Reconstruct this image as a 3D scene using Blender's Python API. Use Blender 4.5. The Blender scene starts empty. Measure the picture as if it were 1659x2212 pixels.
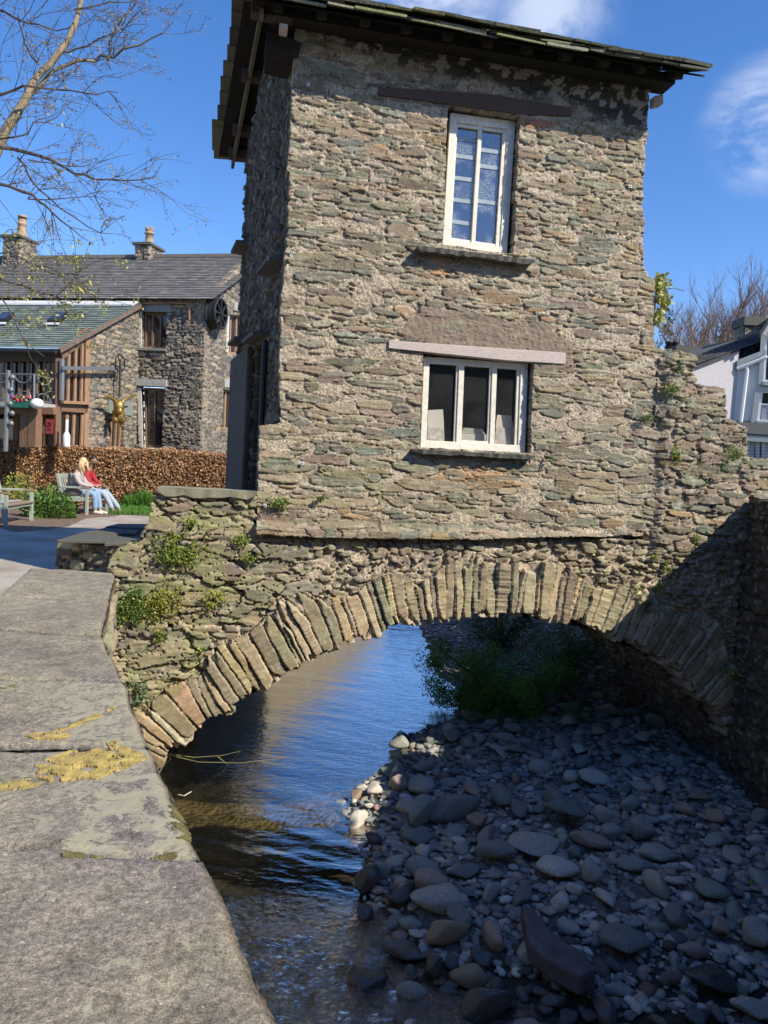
import bpy, math, random
import numpy as np
from mathutils import Vector, Matrix
sc = bpy.context.scene
COL = sc.collection
R = math.radians
rnd = random.Random(7)
RS = np.random.RandomState(11)

# ------------------------------------------------------------------ camera
PW, PH, FPX = 1659.0, 2212.0, 1618.0
PITCH, ROLL, EYE = -3.5, 3.2, 1.6
cam_d = bpy.data.cameras.new("camera"); cam = bpy.data.objects.new("camera", cam_d); COL.objects.link(cam)
cam_d.sensor_fit = 'VERTICAL'; cam_d.sensor_height = 36.0; cam_d.lens = FPX / PH * 36.0
cam_d.clip_start = 0.05; cam_d.clip_end = 2000
MC = Matrix.Rotation(R(90 + PITCH), 4, 'X') @ Matrix.Rotation(R(ROLL), 4, 'Z')
cam.matrix_world = Matrix.Translation((0, 0, EYE)) @ MC
sc.camera = cam
CAMP = np.array([0, 0, EYE])
MCN = np.array(MC.to_3x3())

# ------------------------------------------------------------------ sun, sky, exposure
SUN_EL = 40.5
SUN_AZ = 124.0           # degrees clockwise from +Y: to the right and behind the viewer
sd = bpy.data.lights.new("sun", 'SUN'); sd.energy = 5.0; sd.angle = R(0.53); sd.color = (1.0, 0.90, 0.74)
sun = bpy.data.objects.new("sun", sd); COL.objects.link(sun)
SV = Vector((math.sin(R(SUN_AZ)) * math.cos(R(SUN_EL)), math.cos(R(SUN_AZ)) * math.cos(R(SUN_EL)), math.sin(R(SUN_EL))))
sun.rotation_euler = SV.to_track_quat('Z', 'Y').to_euler()
sun.location = SV * 60
w = bpy.data.worlds.new("World"); sc.world = w; w.use_nodes = True
nt = w.node_tree; nt.nodes.clear()
def N(t, **k):
    n = nt.nodes.new(t)
    for a, b in k.items(): setattr(n, a, b)
    return n
sky = N('ShaderNodeTexSky', sky_type='NISHITA', sun_disc=False)
sky.sun_elevation = R(SUN_EL); sky.sun_rotation = R(SUN_AZ); sky.altitude = 300; sky.air_density = 1.0; sky.dust_density = 0.25; sky.ozone_density = 2.5
hs = N('ShaderNodeHueSaturation'); hs.inputs['Saturation'].default_value = 1.26; hs.inputs['Value'].default_value = 1.0
nt.links.new(sky.outputs[0], hs.inputs['Color'])
# thin clouds, fixed in the sky by direction
tc = N('ShaderNodeTexCoord'); mp = N('ShaderNodeMapping'); mp.inputs['Scale'].default_value = (1.0, 1.0, 1.8)
mp.inputs['Rotation'].default_value = (0.1, 0.5, 0.0)
nt.links.new(tc.outputs['Generated'], mp.inputs[0])
nz = N('ShaderNodeTexNoise'); nz.inputs['Scale'].default_value = 5.0; nz.inputs['Detail'].default_value = 9; nz.inputs['Roughness'].default_value = 0.62; nz.inputs['Distortion'].default_value = .4
nt.links.new(mp.outputs[0], nz.inputs['Vector'])
def cloud_spot(v, r0, r1):
    v = Vector(v).normalized()
    d = N('ShaderNodeVectorMath', operation='DISTANCE'); nt.links.new(tc.outputs['Generated'], d.inputs[0]); d.inputs[1].default_value = v
    m = N('ShaderNodeMapRange', interpolation_type='SMOOTHERSTEP'); nt.links.new(d.outputs['Value'], m.inputs[0])
    m.inputs[1].default_value = r0; m.inputs[2].default_value = r1; m.inputs[3].default_value = 1; m.inputs[4].default_value = 0
    return m.outputs[0]
def raydir(px, py):
    v = MCN @ np.array([(px - PW / 2) / FPX, -(py - PH / 2) / FPX, -1.0]); return v / np.linalg.norm(v)
spots = [cloud_spot(raydir(930, -40), .02, .13), cloud_spot(raydir(1185, 20), .0, .10), cloud_spot(raydir(1672, 262), .03, .088)]
acc = spots[0]
for s_ in spots[1:]:
    m = N('ShaderNodeMath', operation='MAXIMUM'); nt.links.new(acc, m.inputs[0]); nt.links.new(s_, m.inputs[1]); acc = m.outputs[0]
sub = N('ShaderNodeMapRange', interpolation_type='SMOOTHSTEP'); nt.links.new(nz.outputs[0], sub.inputs[0]); sub.inputs[1].default_value = .40; sub.inputs[2].default_value = .62
mu = N('ShaderNodeMath', operation='MULTIPLY'); nt.links.new(acc, mu.inputs[0]); nt.links.new(sub.outputs[0], mu.inputs[1])
mu2 = N('ShaderNodeMath', operation='MULTIPLY'); nt.links.new(mu.outputs[0], mu2.inputs[0]); mu2.inputs[1].default_value = .6
mx = N('ShaderNodeMix', data_type='RGBA'); nt.links.new(mu2.outputs[0], mx.inputs[0]); tint = N('ShaderNodeMix', data_type='RGBA', blend_type='MULTIPLY'); tint.inputs[0].default_value = 1; nt.links.new(hs.outputs[0], tint.inputs[6]); tint.inputs[7].default_value = (1.03, .96, 1.10, 1); nt.links.new(tint.outputs[2], mx.inputs[6]); mx.inputs[7].default_value = (5.4, 5.8, 6.6, 1)
bg = N('ShaderNodeBackground'); bg.inputs[1].default_value = 0.145
out = N('ShaderNodeOutputWorld'); nt.links.new(mx.outputs[2], bg.inputs[0]); nt.links.new(bg.outputs[0], out.inputs[0])
vs = sc.view_settings; vs.view_transform = 'Standard'; vs.look = 'None'; vs.gamma = 1; vs.exposure = 0.38
sc.cycles.max_bounces = 8; sc.cycles.transparent_max_bounces = 12

# ------------------------------------------------------------------ geometry helpers
def V3(*a): return np.array(a, float)
def hit(px, py, p0, n):
    d = raydir(px, py); t = np.dot(np.array(p0) - CAMP, n) / np.dot(d, n); return CAMP + d * t
def atY(px, py, Y): return hit(px, py, (0, Y, 0), (0, 1, 0))
def atZ(px, py, z): return hit(px, py, (0, 0, z), (0, 0, 1))
UP = V3(0, 0, 1)
ALF = R(11.0)
FD = V3(math.cos(ALF), math.sin(ALF), 0); FN = V3(-math.sin(ALF), math.cos(ALF), 0)   # along the house front, into the house
FA = V3(-1.06, 7.6, 0)
def F(px, py, off=0.0): return hit(px, py, FA + FN * off, FN)
def Fuv(px, py):
    p = F(px, py); return (float(np.dot(p - FA, FD)), float(p[2]))
def fp(u, v, off=0.0): return FA + FD * u + FN * off + UP * v

def empty(name, loc=(0, 0, 0), rz=0):
    o = bpy.data.objects.new(name, None); COL.objects.link(o); o.location = loc; o.rotation_euler = (0, 0, rz)
    o.empty_display_size = .1
    return o
def tag(o, label, cat, group=None, kind=None):
    if label: o['label'] = label
    if cat: o['category'] = cat
    if group: o['group'] = group
    if kind: o['kind'] = kind
    return o
def link(name, me, mat=None, parent=None, smooth=False):
    o = bpy.data.objects.new(name, me); COL.objects.link(o)
    if mat is not None: me.materials.append(mat)
    if smooth and len(me.polygons): me.polygons.foreach_set('use_smooth', [True] * len(me.polygons))
    if parent is not None:
        o.parent = parent
        bpy.context.view_layer.update()
        o.matrix_parent_inverse = parent.matrix_world.inverted()
    return o
def copy_tree(o, parent=None):
    c = o.copy(); COL.objects.link(c); c.parent = parent
    for ch in list(o.children): copy_tree(ch, c)
    return c

class MB:
    def __init__(s): s.v = []; s.f = []; s.c = []; s.col = (1, 1, 1); s.usecol = False
    def add(s, vs, fs, col=None):
        b = len(s.v); s.v += [tuple(map(float, q)) for q in vs]; s.f += [tuple(b + i for i in q) for q in fs]
        if col is not None: s.usecol = True
        s.c += [col or s.col] * len(vs)
    def prism(s, pts, vec, col=None):
        pts = [np.array(p, float) for p in pts]; n = len(pts); vec = np.array(vec, float)
        vs = pts + [p + vec for p in pts]
        fs = [tuple(range(n)), tuple(range(2 * n - 1, n - 1, -1))] + [(i, i + n, (i + 1) % n + n, (i + 1) % n) for i in range(n)]
        s.add(vs, fs, col)
    def box(s, c, size, ax=None, col=None):
        c = np.array(c, float); h = np.array(size, float) / 2
        A = ax if ax is not None else (V3(1, 0, 0), V3(0, 1, 0), V3(0, 0, 1))
        a, b, d = A[0] * h[0], A[1] * h[1], A[2] * h[2]
        s.prism([c - a - b - d, c + a - b - d, c + a + b - d, c - a + b - d], 2 * d, col)
    def bar(s, p0, p1, w, d, nrm, col=None):
        # bar from p0 to p1, width w across, depth d along nrm
        p0 = np.array(p0, float); p1 = np.array(p1, float); nrm = np.array(nrm, float); t = p1 - p0; t /= np.linalg.norm(t)
        q = np.cross(t, nrm); q /= np.linalg.norm(q)
        s.prism([p0 - q * w / 2 - nrm * d / 2, p0 + q * w / 2 - nrm * d / 2, p1 + q * w / 2 - nrm * d / 2, p1 - q * w / 2 - nrm * d / 2], nrm * d, col)
    def tube(s, pts, rad, n=6, cap=True, col=None):
        pts = [np.array(p, float) for p in pts]; m = len(pts)
        if not hasattr(rad, '__len__'): rad = [rad] * m
        vs = []; prev = None
        for i, p in enumerate(pts):
            t = pts[min(i + 1, m - 1)] - pts[max(i - 1, 0)]; t = t / (np.linalg.norm(t) + 1e-9)
            if prev is None:
                a = np.cross(t, V3(.31, .87, .39)); a /= np.linalg.norm(a)
            else:
                a = prev - t * np.dot(prev, t); a /= (np.linalg.norm(a) + 1e-9)
            prev = a; b = np.cross(t, a)
            for k in range(n):
                w_ = 2 * math.pi * k / n; vs.append(p + (a * math.cos(w_) + b * math.sin(w_)) * rad[i])
        fs = [(i * n + k, i * n + (k + 1) % n, (i + 1) * n + (k + 1) % n, (i + 1) * n + k) for i in range(m - 1) for k in range(n)]
        if cap: fs += [tuple(range(n - 1, -1, -1)), tuple((m - 1) * n + k for k in range(n))]
        s.add(vs, fs, col)
    def lathe(s, prof, base, n=16, col=None, ax=None):
        base = np.array(base, float); X, Y, Z = ax if ax else (V3(1, 0, 0), V3(0, 1, 0), UP)
        vs = [base + X * math.cos(2 * math.pi * k / n) * r + Y * math.sin(2 * math.pi * k / n) * r + Z * z for r, z in prof for k in range(n)]
        m = len(prof)
        fs = [(i * n + k, i * n + (k + 1) % n, (i + 1) * n + (k + 1) % n, (i + 1) * n + k) for i in range(m - 1) for k in range(n)]
        fs += [tuple(range(n - 1, -1, -1)), tuple((m - 1) * n + k for k in range(n))]
        s.add(vs, fs, col)
    def ball(s, c, r, n=8, m=6, col=None):
        if not hasattr(r, '__len__'): r = (r, r, r)
        c = np.array(c, float); vs = [c + V3(0, 0, -r[2])]
        for i in range(1, m):
            th = -math.pi / 2 + math.pi * i / m
            for k in range(n):
                a = 2 * math.pi * k / n; vs.append(c + V3(r[0] * math.cos(th) * math.cos(a), r[1] * math.cos(th) * math.sin(a), r[2] * math.sin(th)))
        vs.append(c + V3(0, 0, r[2])); L = len(vs) - 1
        fs = [(0, 1 + (k + 1) % n, 1 + k) for k in range(n)] + [(L, L - n + k, L - n + (k + 1) % n) for k in range(n)]
        fs += [(1 + i * n + k, 1 + i * n + (k + 1) % n, 1 + (i + 1) * n + (k + 1) % n, 1 + (i + 1) * n + k) for i in range(m - 2) for k in range(n)]
        s.add(vs, fs, col)
    def build(s, name, mat=None, parent=None, smooth=False, bevel=0):
        me = bpy.data.meshes.new(name); me.from_pydata(s.v, [], s.f); me.validate()
        if s.usecol and len(me.vertices) == len(s.c):
            ca = me.color_attributes.new('Col', 'FLOAT_COLOR', 'POINT')
            ca.data.foreach_set('color', np.concatenate([np.array(s.c, float), np.ones((len(s.c), 1))], 1).ravel())
        o = link(name, me, mat, parent, smooth)
        if bevel:
            b = o.modifiers.new('bevel', 'BEVEL'); b.width = bevel; b.segments = 2; b.limit_method = 'ANGLE'
        return o

# ------------------------------------------------------------------ numpy noise
TAB = RS.rand(8, 256, 256)
def vn(x, y, s=0):
    T = TAB[s % 8]; x = x + s * 17.3; y = y + s * 9.1
    xi = np.floor(x).astype(int); yi = np.floor(y).astype(int); fx = x - xi; fy = y - yi
    fx = fx * fx * (3 - 2 * fx); fy = fy * fy * (3 - 2 * fy)
    a = T[xi & 255, yi & 255]; b = T[(xi + 1) & 255, yi & 255]; c = T[xi & 255, (yi + 1) & 255]; d = T[(xi + 1) & 255, (yi + 1) & 255]
    return (a * (1 - fx) + b * fx) * (1 - fy) + (c * (1 - fx) + d * fx) * fy
def fbm(x, y, s=0, o=4, g=.5):
    t = 0; a = 1; n = 0
    for i in range(o):
        t = t + a * vn(x, y, s + i); n += a; a *= g; x = x * 2.03; y = y * 2.03
    return t / n
def sstep(a, b, x):
    t = np.clip((x - a) / (b - a), 0, 1); return t * t * (3 - 2 * t)
def inpoly(U, V, poly):
    ins = np.zeros(U.shape, bool); n = len(poly); j = n - 1
    for i in range(n):
        xi, yi = poly[i]; xj, yj = poly[j]
        c = ((yi > V) != (yj > V)) & (U < (xj - xi) * (V - yi) / (yj - yi + 1e-12) + xi)
        ins ^= c; j = i
    return ins

def stones_rows(u0, u1, v0, v1, hmin=.04, hmax=.12, asp=(1.8, 5.5), skip=.12, seed=0, ang=.06, fill=1.0, big=.06, slope=0.0):
    """list of stones: cu, cv, half w, half h, angle, power, phase"""
    r = random.Random(seed); L = []; v = v0
    while v < v1:
        h = hmin + (hmax - hmin) * r.random() ** 1.6; u = u0 - r.random() * .3
        while u < u1:
            a = r.uniform(*asp); w_ = min(h * a, .62) * (1.0 if r.random() > .2 else .5)
            if r.random() > skip:
                hh = h * r.uniform(.42, .56); 
                L.append((u + w_ / 2, v + h / 2 + r.uniform(-.2, .2) * h + slope * (u + w_ / 2), w_ / 2 * r.uniform(.92, 1.02), hh, r.gauss(0, ang) + slope, r.choice([2.0, 2.6, 3.4, 4.5]), r.random() * 6.28))
            u += w_ * r.uniform(.97, 1.1)
        v += h * .93
    for _ in range(int((u1 - u0) * (v1 - v0) * big * 10)):
        h = r.uniform(hmax * .9, hmax * 1.5)
        L.append((r.uniform(u0, u1), r.uniform(v0, v1), h * r.uniform(.8, 2.2), h * .5, r.gauss(0, .05), r.choice([2.4, 3.2, 4]), r.random() * 6.28))
    nf = int((u1 - u0) * (v1 - v0) * 60 * fill)
    for _ in range(nf):
        h = r.uniform(.008, .022) * (hmax / .1)
        L.append((r.uniform(u0, u1), r.uniform(v0, v1), h * r.uniform(1.3, 5), h, r.gauss(0, .15), 1.8, r.random() * 6.28))
    return L

PAL_FACE = [(.25, .225, .175), (.28, .25, .19), (.225, .22, .18), (.20, .215, .18), (.27, .235, .19), (.30, .265, .195), (.235, .20, .17), (.185, .195, .165), (.24, .215, .17), (.29, .265, .205), (.26, .235, .195), (.31, .24, .155), (.235, .215, .175), (.26, .23, .17), (.21, .21, .18), (.165, .175, .15), (.25, .22, .18), (.19, .22, .19)]
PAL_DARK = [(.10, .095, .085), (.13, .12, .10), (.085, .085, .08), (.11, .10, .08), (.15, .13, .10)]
PAL_VOUS = [(.36, .33, .23), (.39, .35, .25), (.42, .36, .24), (.40, .32, .21), (.31, .29, .22), (.38, .35, .27), (.30, .27, .2), (.39, .34, .23), (.36, .34, .24), (.29, .27, .2)]
PAL_LICH = [(.31, .30, .20), (.27, .27, .19), (.34, .31, .22), (.24, .23, .17), (.29, .26, .19), (.20, .19, .15), (.36, .34, .24)]
PAL_MILL = [(.20, .185, .165), (.155, .15, .14), (.24, .22, .19), (.12, .12, .115), (.29, .25, .19), (.20, .19, .18), (.26, .235, .20), (.17, .16, .15), (.33, .30, .25)]

def masonry(name, u0, u1, v0, v1, res, stones, mapf, keep=None, pal=PAL_FACE, mortar=(.39, .34, .265), depth=.018, mort_rough=.008, edge=.0055,
            gap=.013, gapw=.045, back=.3, backvec=None, seed=0, paint=None, mat=None, parent=None, stone_uv=None, warp=.018, lam=1.0, wscale=1.0, hfun=None, colvar=.16):
    rs = np.random.RandomState(seed + 100)
    nu = int((u1 - u0) / res) + 1; nv = int((v1 - v0) / res) + 1
    us = np.linspace(u0, u1, nu); vs_ = np.linspace(v0, v1, nv); U, V = np.meshgrid(us, vs_)
    if stone_uv is not None: SU, SVv = stone_uv(U, V)
    else: SU, SVv = U, V
    k = 1 / wscale
    WU = SU + (fbm(SU * 5 * k, SVv * 9 * k, seed, 3) - .5) * warp * 4 * wscale + (fbm(SU * 24 * k, SVv * 40 * k, seed + 1, 3) - .5) * .022 * wscale * min(warp / .018, 1.3)
    WV = SVv + (fbm(SU * 4 * k, SVv * 7 * k, seed + 2, 3) - .5) * warp * 2.4 * wscale + (fbm(SU * 20 * k, SVv * 44 * k, seed + 3, 3) - .5) * .013 * wscale * min(warp / .018, 1.3)
    Q = np.full(U.shape, 9.0); ID = np.full(U.shape, -1); Q2 = np.full(U.shape, 9.0); E = np.zeros(U.shape)
    bu = stone_uv is None
    for i, (cu, cv, hw, hh, an, pw, ph) in enumerate(stones):
        if bu:
            m = warp * 2 * wscale + .02
            i0 = int((cu - hw * 1.25 - m - u0) / res); i1 = int((cu + hw * 1.25 + m - u0) / res) + 1; j0 = int((cv - hh * 1.3 - m - hw * abs(an) - v0) / res); j1 = int((cv + hh * 1.3 + m + hw * abs(an) - v0) / res) + 1
            i0 = max(i0, 0); j0 = max(j0, 0); i1 = min(i1, nu); j1 = min(j1, nv)
            if i1 <= i0 or j1 <= j0: continue
            sl = (slice(j0, j1), slice(i0, i1))
        else: sl = (slice(0, nv), slice(0, nu))
        x = WU[sl] - cu; y = WV[sl] - cv
        if not bu:
            near = (np.abs(x) < hw * 1.4 + .05) & (np.abs(y) < hh * 1.4 + .05)
            if not near.any(): continue
            jj, ii = np.where(near); sl = (slice(jj.min(), jj.max() + 1), slice(ii.min(), ii.max() + 1)); x = WU[sl] - cu; y = WV[sl] - cv
        ca, sa = math.cos(an), math.sin(an); xr = (x * ca + y * sa) / hw; yr = (-x * sa + y * ca) / hh
        yr = yr + .12 * np.sin(xr * 2.2 + ph)
        yr = yr * (1 + .22 * math.sin(ph * 3) * xr)
        q = (np.abs(xr) ** pw + np.abs(yr) ** pw) ** (1 / pw)
        q0 = Q[sl]; b = q < q0
        Q2[sl] = np.where(b, q0, np.minimum(Q2[sl], q)); Q[sl] = np.where(b, q, q0)
        ID[sl] = np.where(b, i, ID[sl]); E[sl] = np.where(b, (1 - q) * min(hw, hh), E[sl])
    n = max(len(stones), 1)
    ok = (ID >= 0) & (Q < 1); idc = np.clip(ID, 0, n - 1)
    gapd = (Q2 - Q)
    rise = sstep(0, edge, E) * sstep(0.0, gapw, gapd) * ok
    dep = (rs.uniform(.35, 1.25, n) * depth)[idc]; tu = rs.normal(0, .04, n)[idc]; tv = rs.normal(0, .10, n)[idc]
    st = np.array(stones)[:, :2] if len(stones) else np.zeros((1, 2))
    lamn = (fbm(SU * 6 * k, SVv * 75 * k, seed + 4, 3) - .5) * .012 * lam * wscale
    lamx = rs.uniform(.15, 1.5, n)[idc]
    Hs = dep + tu * (WU - st[idc, 0]) + np.clip(tv * (WV - st[idc, 1]), -.012, .012) + lamn * lamx + (fbm(SU * 30 * k, SVv * 30 * k, seed + 5, 3) - .5) * .008 * wscale
    mn = fbm(SU * 55 * k, SVv * 60 * k, seed + 6, 3); mb_ = fbm(SU * 7, SVv * 9, seed + 7, 3)
    Hm = (mn - .5) * 2 * mort_rough + (mb_ - .5) * .03 * (depth / .022)
    joint = np.exp(-np.clip(np.abs(Q - 1), 0, 1) / .07) * (Q >= 1) * (.35 + 1.1 * sstep(.35, .6, fbm(SU * 9, SVv * 11, seed + 3, 3))) + (1 - sstep(0, gapw, gapd)) * (Q < 1)
    Hm = Hm - joint * gap
    H = Hm * (1 - rise) + Hs * rise
    pc = np.array(pal)[rs.randint(0, len(pal), n)] * rs.uniform(.78, 1.2, (n, 1)) * (1 + rs.normal(0, .03, (n, 3)))
    C = pc[idc] * np.array([.97, .90, .80]) * (1 + (fbm(SU * 9 * k, SVv * 26 * k, seed + 2, 4)[..., None] - .5) * 2 * colvar * 1.6)
    lich = sstep(.60, .72, fbm(SU * 16 * k, SVv * 16 * k, seed + 5, 4))[..., None] * .45
    C = C * (1 - lich) + np.array([.42, .41, .32]) * lich
    M = np.array(mortar) * (.40 + 1.2 * mn[..., None]) * (.75 + .5 * mb_[..., None])
    M = M * (1 - .72 * np.clip(joint, 0, 1)[..., None])
    wst = sstep(.1, .5, rise)[..., None]
    C = M * (1 - wst) + C * wst
    if paint is not None: C, H = paint(U, V, C, H, rise)
    if hfun is not None: H = H + hfun(U, V)
    P = mapf(U, V, H)
    uc = (U[:-1, :-1] + U[1:, 1:]) / 2; vc = (V[:-1, :-1] + V[1:, 1:]) / 2
    K = np.ones(uc.shape, bool) if keep is None else keep(uc, vc)
    idx = np.arange(nu * nv).reshape(nv, nu)
    quads = np.stack([idx[:-1, :-1], idx[:-1, 1:], idx[1:, 1:], idx[1:, :-1]], -1)[K]
    verts = P.reshape(-1, 3); cols = C.reshape(-1, 3)
    # side walls along every open edge
    side = []
    Kp = np.pad(K, 1)
    for dj, di, a, b in ((-1, 0, (0, 0), (0, 1)), (1, 0, (1, 1), (1, 0)), (0, 1, (0, 1), (1, 1)), (0, -1, (1, 0), (0, 0))):
        e = K & ~Kp[1 + dj:1 + dj + K.shape[0], 1 + di:1 + di + K.shape[1]]
        jj, ii = np.where(e); side.append(np.stack([idx[jj + a[0], ii + a[1]], idx[jj + b[0], ii + b[1]]], -1))
    side = np.concatenate(side) if side else np.zeros((0, 2), int)
    if back and len(side):
        uq, inv = np.unique(side, return_inverse=True); inv = inv.reshape(side.shape)
        bv = np.array(backvec if backvec is not None else FN)
        jit = rs.normal(0, .004, (len(uq), 3)) * 0
        nb = 3; layers = [uq]
        allv = [verts]; allc = [cols]; base = len(verts)
        prev = side
        for L_ in range(1, nb + 1):
            vv = verts[uq] + bv * back * (L_ / nb) + jit
            allv.append(vv); allc.append(cols[uq] * (.85 if L_ else 1))
            cur = base + inv
            q = np.stack([prev[:, 1], prev[:, 0], cur[:, 0], cur[:, 1]], -1)
            quads = np.concatenate([quads, q]); prev = cur; base += len(uq)
        verts = np.concatenate(allv); cols = np.concatenate(allc)
    alph = np.concatenate([rise.reshape(-1), np.ones(len(verts) - rise.size)]) if len(verts) >= rise.size else np.ones(len(verts))
    used = np.unique(quads); alph = alph[used]; rm = np.zeros(len(verts), int); rm[used] = np.arange(len(used))
    verts = verts[used]; cols = np.clip(cols[used], .01, .9); quads = rm[quads]
    me = bpy.data.meshes.new(name)
    me.vertices.add(len(verts)); me.vertices.foreach_set('co', verts.astype(np.float32).ravel())
    me.loops.add(quads.size); me.loops.foreach_set('vertex_index', quads.astype(np.int32).ravel())
    me.polygons.add(len(quads)); me.polygons.foreach_set('loop_start', np.arange(0, quads.size, 4, dtype=np.int32))
    me.update(calc_edges=True)
    ca = me.color_attributes.new('Col', 'FLOAT_COLOR', 'POINT')
    ca.data.foreach_set('color', np.concatenate([cols, alph[:, None]], 1).astype(np.float32).ravel())
    return link(name, me, mat, parent)

# ------------------------------------------------------------------ materials
def newmat(name):
    m = bpy.data.materials.new(name); m.use_nodes = True; t = m.node_tree
    b = t.nodes['Principled BSDF']; return m, t, b
def NN(t, ty, **k):
    n = t.nodes.new(ty)
    for a, b in k.items(): setattr(n, a, b)
    return n
def noise(t, scale, detail=4, rough=.6, coord='Object', sc3=None, dist=0):
    tc = NN(t, 'ShaderNodeTexCoord'); n = NN(t, 'ShaderNodeTexNoise'); n.inputs['Scale'].default_value = scale
    n.inputs['Detail'].default_value = detail; n.inputs['Roughness'].default_value = rough; n.inputs['Distortion'].default_value = dist
    if sc3:
        mp = NN(t, 'ShaderNodeMapping'); mp.inputs['Scale'].default_value = sc3; t.links.new(tc.outputs[coord], mp.inputs[0]); t.links.new(mp.outputs[0], n.inputs['Vector'])
    else: t.links.new(tc.outputs[coord], n.inputs['Vector'])
    return n
def ramp(t, fac, stops):
    r = NN(t, 'ShaderNodeValToRGB'); e = r.color_ramp.elements
    while len(e) > 1: e.remove(e[-1])
    e[0].position = stops[0][0]; e[0].color = (*stops[0][1], 1)
    for p, c in stops[1:]:
        x = e.new(p); x.color = (*c, 1)
    t.links.new(fac, r.inputs[0]); return r
def mixc(t, a, b, fac, mode='MIX'):
    m = NN(t, 'ShaderNodeMix', data_type='RGBA', blend_type=mode)
    for s, i in ((fac, 0), (a, 6), (b, 7)):
        if isinstance(s, (int, float)): m.inputs[i].default_value = s
        elif isinstance(s, tuple): m.inputs[i].default_value = (*s, 1) if len(s) == 3 else s
        else: t.links.new(s, m.inputs[i])
    return m.outputs[2]
def bump(t, b, h, strength=.5, dist=.01, prev=None):
    n = NN(t, 'ShaderNodeBump'); n.inputs['Strength'].default_value = strength; n.inputs['Distance'].default_value = dist
    t.links.new(h, n.inputs['Height'])
    if prev: t.links.new(prev, n.inputs['Normal'])
    t.links.new(n.outputs[0], b.inputs['Normal']); return n.outputs[0]
def facing_fresnel(t, f0, k=1.0, nrm=None, pw=5.0):
    lw = NN(t, 'ShaderNodeLayerWeight'); p = NN(t, 'ShaderNodeMath', operation='POWER'); t.links.new(lw.outputs['Facing'], p.inputs[0]); p.inputs[1].default_value = pw
    if nrm: t.links.new(nrm, lw.inputs['Normal'])
    lw.inputs['Blend'].default_value = .5
    m = NN(t, 'ShaderNodeMath', operation='MULTIPLY_ADD'); t.links.new(p.outputs[0], m.inputs[0]); m.inputs[1].default_value = (1 - f0) * k; m.inputs[2].default_value = f0 * k; m.use_clamp = True; return m
def mat_vc(name, fine=90, rough=.88, bs=.6, bd=.006, var=.35, mortar=False):
    m, t, b = newmat(name); a = NN(t, 'ShaderNodeVertexColor', layer_name='Col')
    n = noise(t, fine, 5, .7); n2 = noise(t, fine * .22, 4, .6)
    r = ramp(t, n.outputs[0], [(.3, (1 - var,) * 3), (.7, (1 + var,) * 3)])
    c = mixc(t, a.outputs[0], r.outputs[0], 1.0, 'MULTIPLY')
    if mortar:
        ng = noise(t, 105, 4, .75); rg = ramp(t, ng.outputs[0], [(.36, (.28, .25, .22)), (.5, (.95, .95, .95)), (.64, (1.75, 1.68, 1.55))])
        cm = mixc(t, a.outputs[0], rg.outputs[0], 1.0, 'MULTIPLY'); c = mixc(t, cm, c, a.outputs[1])
    t.links.new(c, b.inputs['Base Color']); b.inputs['Roughness'].default_value = rough
    p = bump(t, b, n2.outputs[0], bs * .7, bd * 2.5); bump(t, b, n.outputs[0], bs, bd, p)
    return m
def mat(name, col, rough=.7, var=.12, scale=12, bs=.3, bd=.004, metal=0, coord='Object', sc3=None, col2=None):
    m, t, b = newmat(name); n = noise(t, scale, 5, .6, coord, sc3)
    c2 = col2 or tuple(x * (1 + var) for x in col); c1 = tuple(x * (1 - var) for x in col) if not col2 else col
    r = ramp(t, n.outputs[0], [(.32, c1), (.68, c2)]); t.links.new(r.outputs[0], b.inputs['Base Color'])
    b.inputs['Roughness'].default_value = rough; b.inputs['Metallic'].default_value = metal
    if bs: bump(t, b, n.outputs[0], bs, bd)
    return m
M_STONE = mat_vc('rubble_stone', mortar=True)
M_STONE_FAR = mat_vc('far_stone', fine=20, bs=.4, bd=.01, var=.25)
M_WHITE = mat('cream_window_paint', (.74, .71, .61), .5, .14, 22, .25, .002)
M_PINKW = mat('weathered_pale_timber', (.50, .43, .40), .8, .22, 30, .7, .006, sc3=(.6, .6, 6))
M_BROWNW = mat('dark_brown_timber', (.085, .062, .045), .85, .4, 20, .6, .005, sc3=(1, 1, 5))
M_OAK = mat('brown_oak_timber', (.20, .115, .07), .75, .25, 14, .5, .004, sc3=(3, 3, .5))
M_OAKL = mat('light_oak_timber', (.33, .2, .12), .7, .25, 14, .5, .004, sc3=(3, 3, .5))
M_BLACK = mat('dark_interior', (.012, .012, .013), .9, .3, 5, 0)
M_SLATE = mat('sill_slate', (.10, .10, .085), .8, .35, 25, .9, .01, sc3=(1, 1, 5))
M_MARK = mat('white_marker_plastic', (.75, .77, .8), .4, .03, 5, 0)
M_IRON = mat('dark_iron', (.04, .042, .045), .55, .3, 30, .3, .002, metal=.6)
M_GREYM = mat('grey_painted_metal', (.20, .215, .23), .45, .1, 20, .1, .001, metal=.4)
# ================================================================== BRIDGE HOUSE AND BRIDGE
bridge_house = tag(empty('bridge_house', tuple(fp(2, 0.85))), 'small tall old stone house standing on the arched bridge over the stream', 'house')
stone_bridge = tag(empty('stone_bridge', tuple(fp(1.7, -2.0))), 'old rubble stone arch bridge over the stream carrying the small house, upright slate arch stones', 'bridge')

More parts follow.
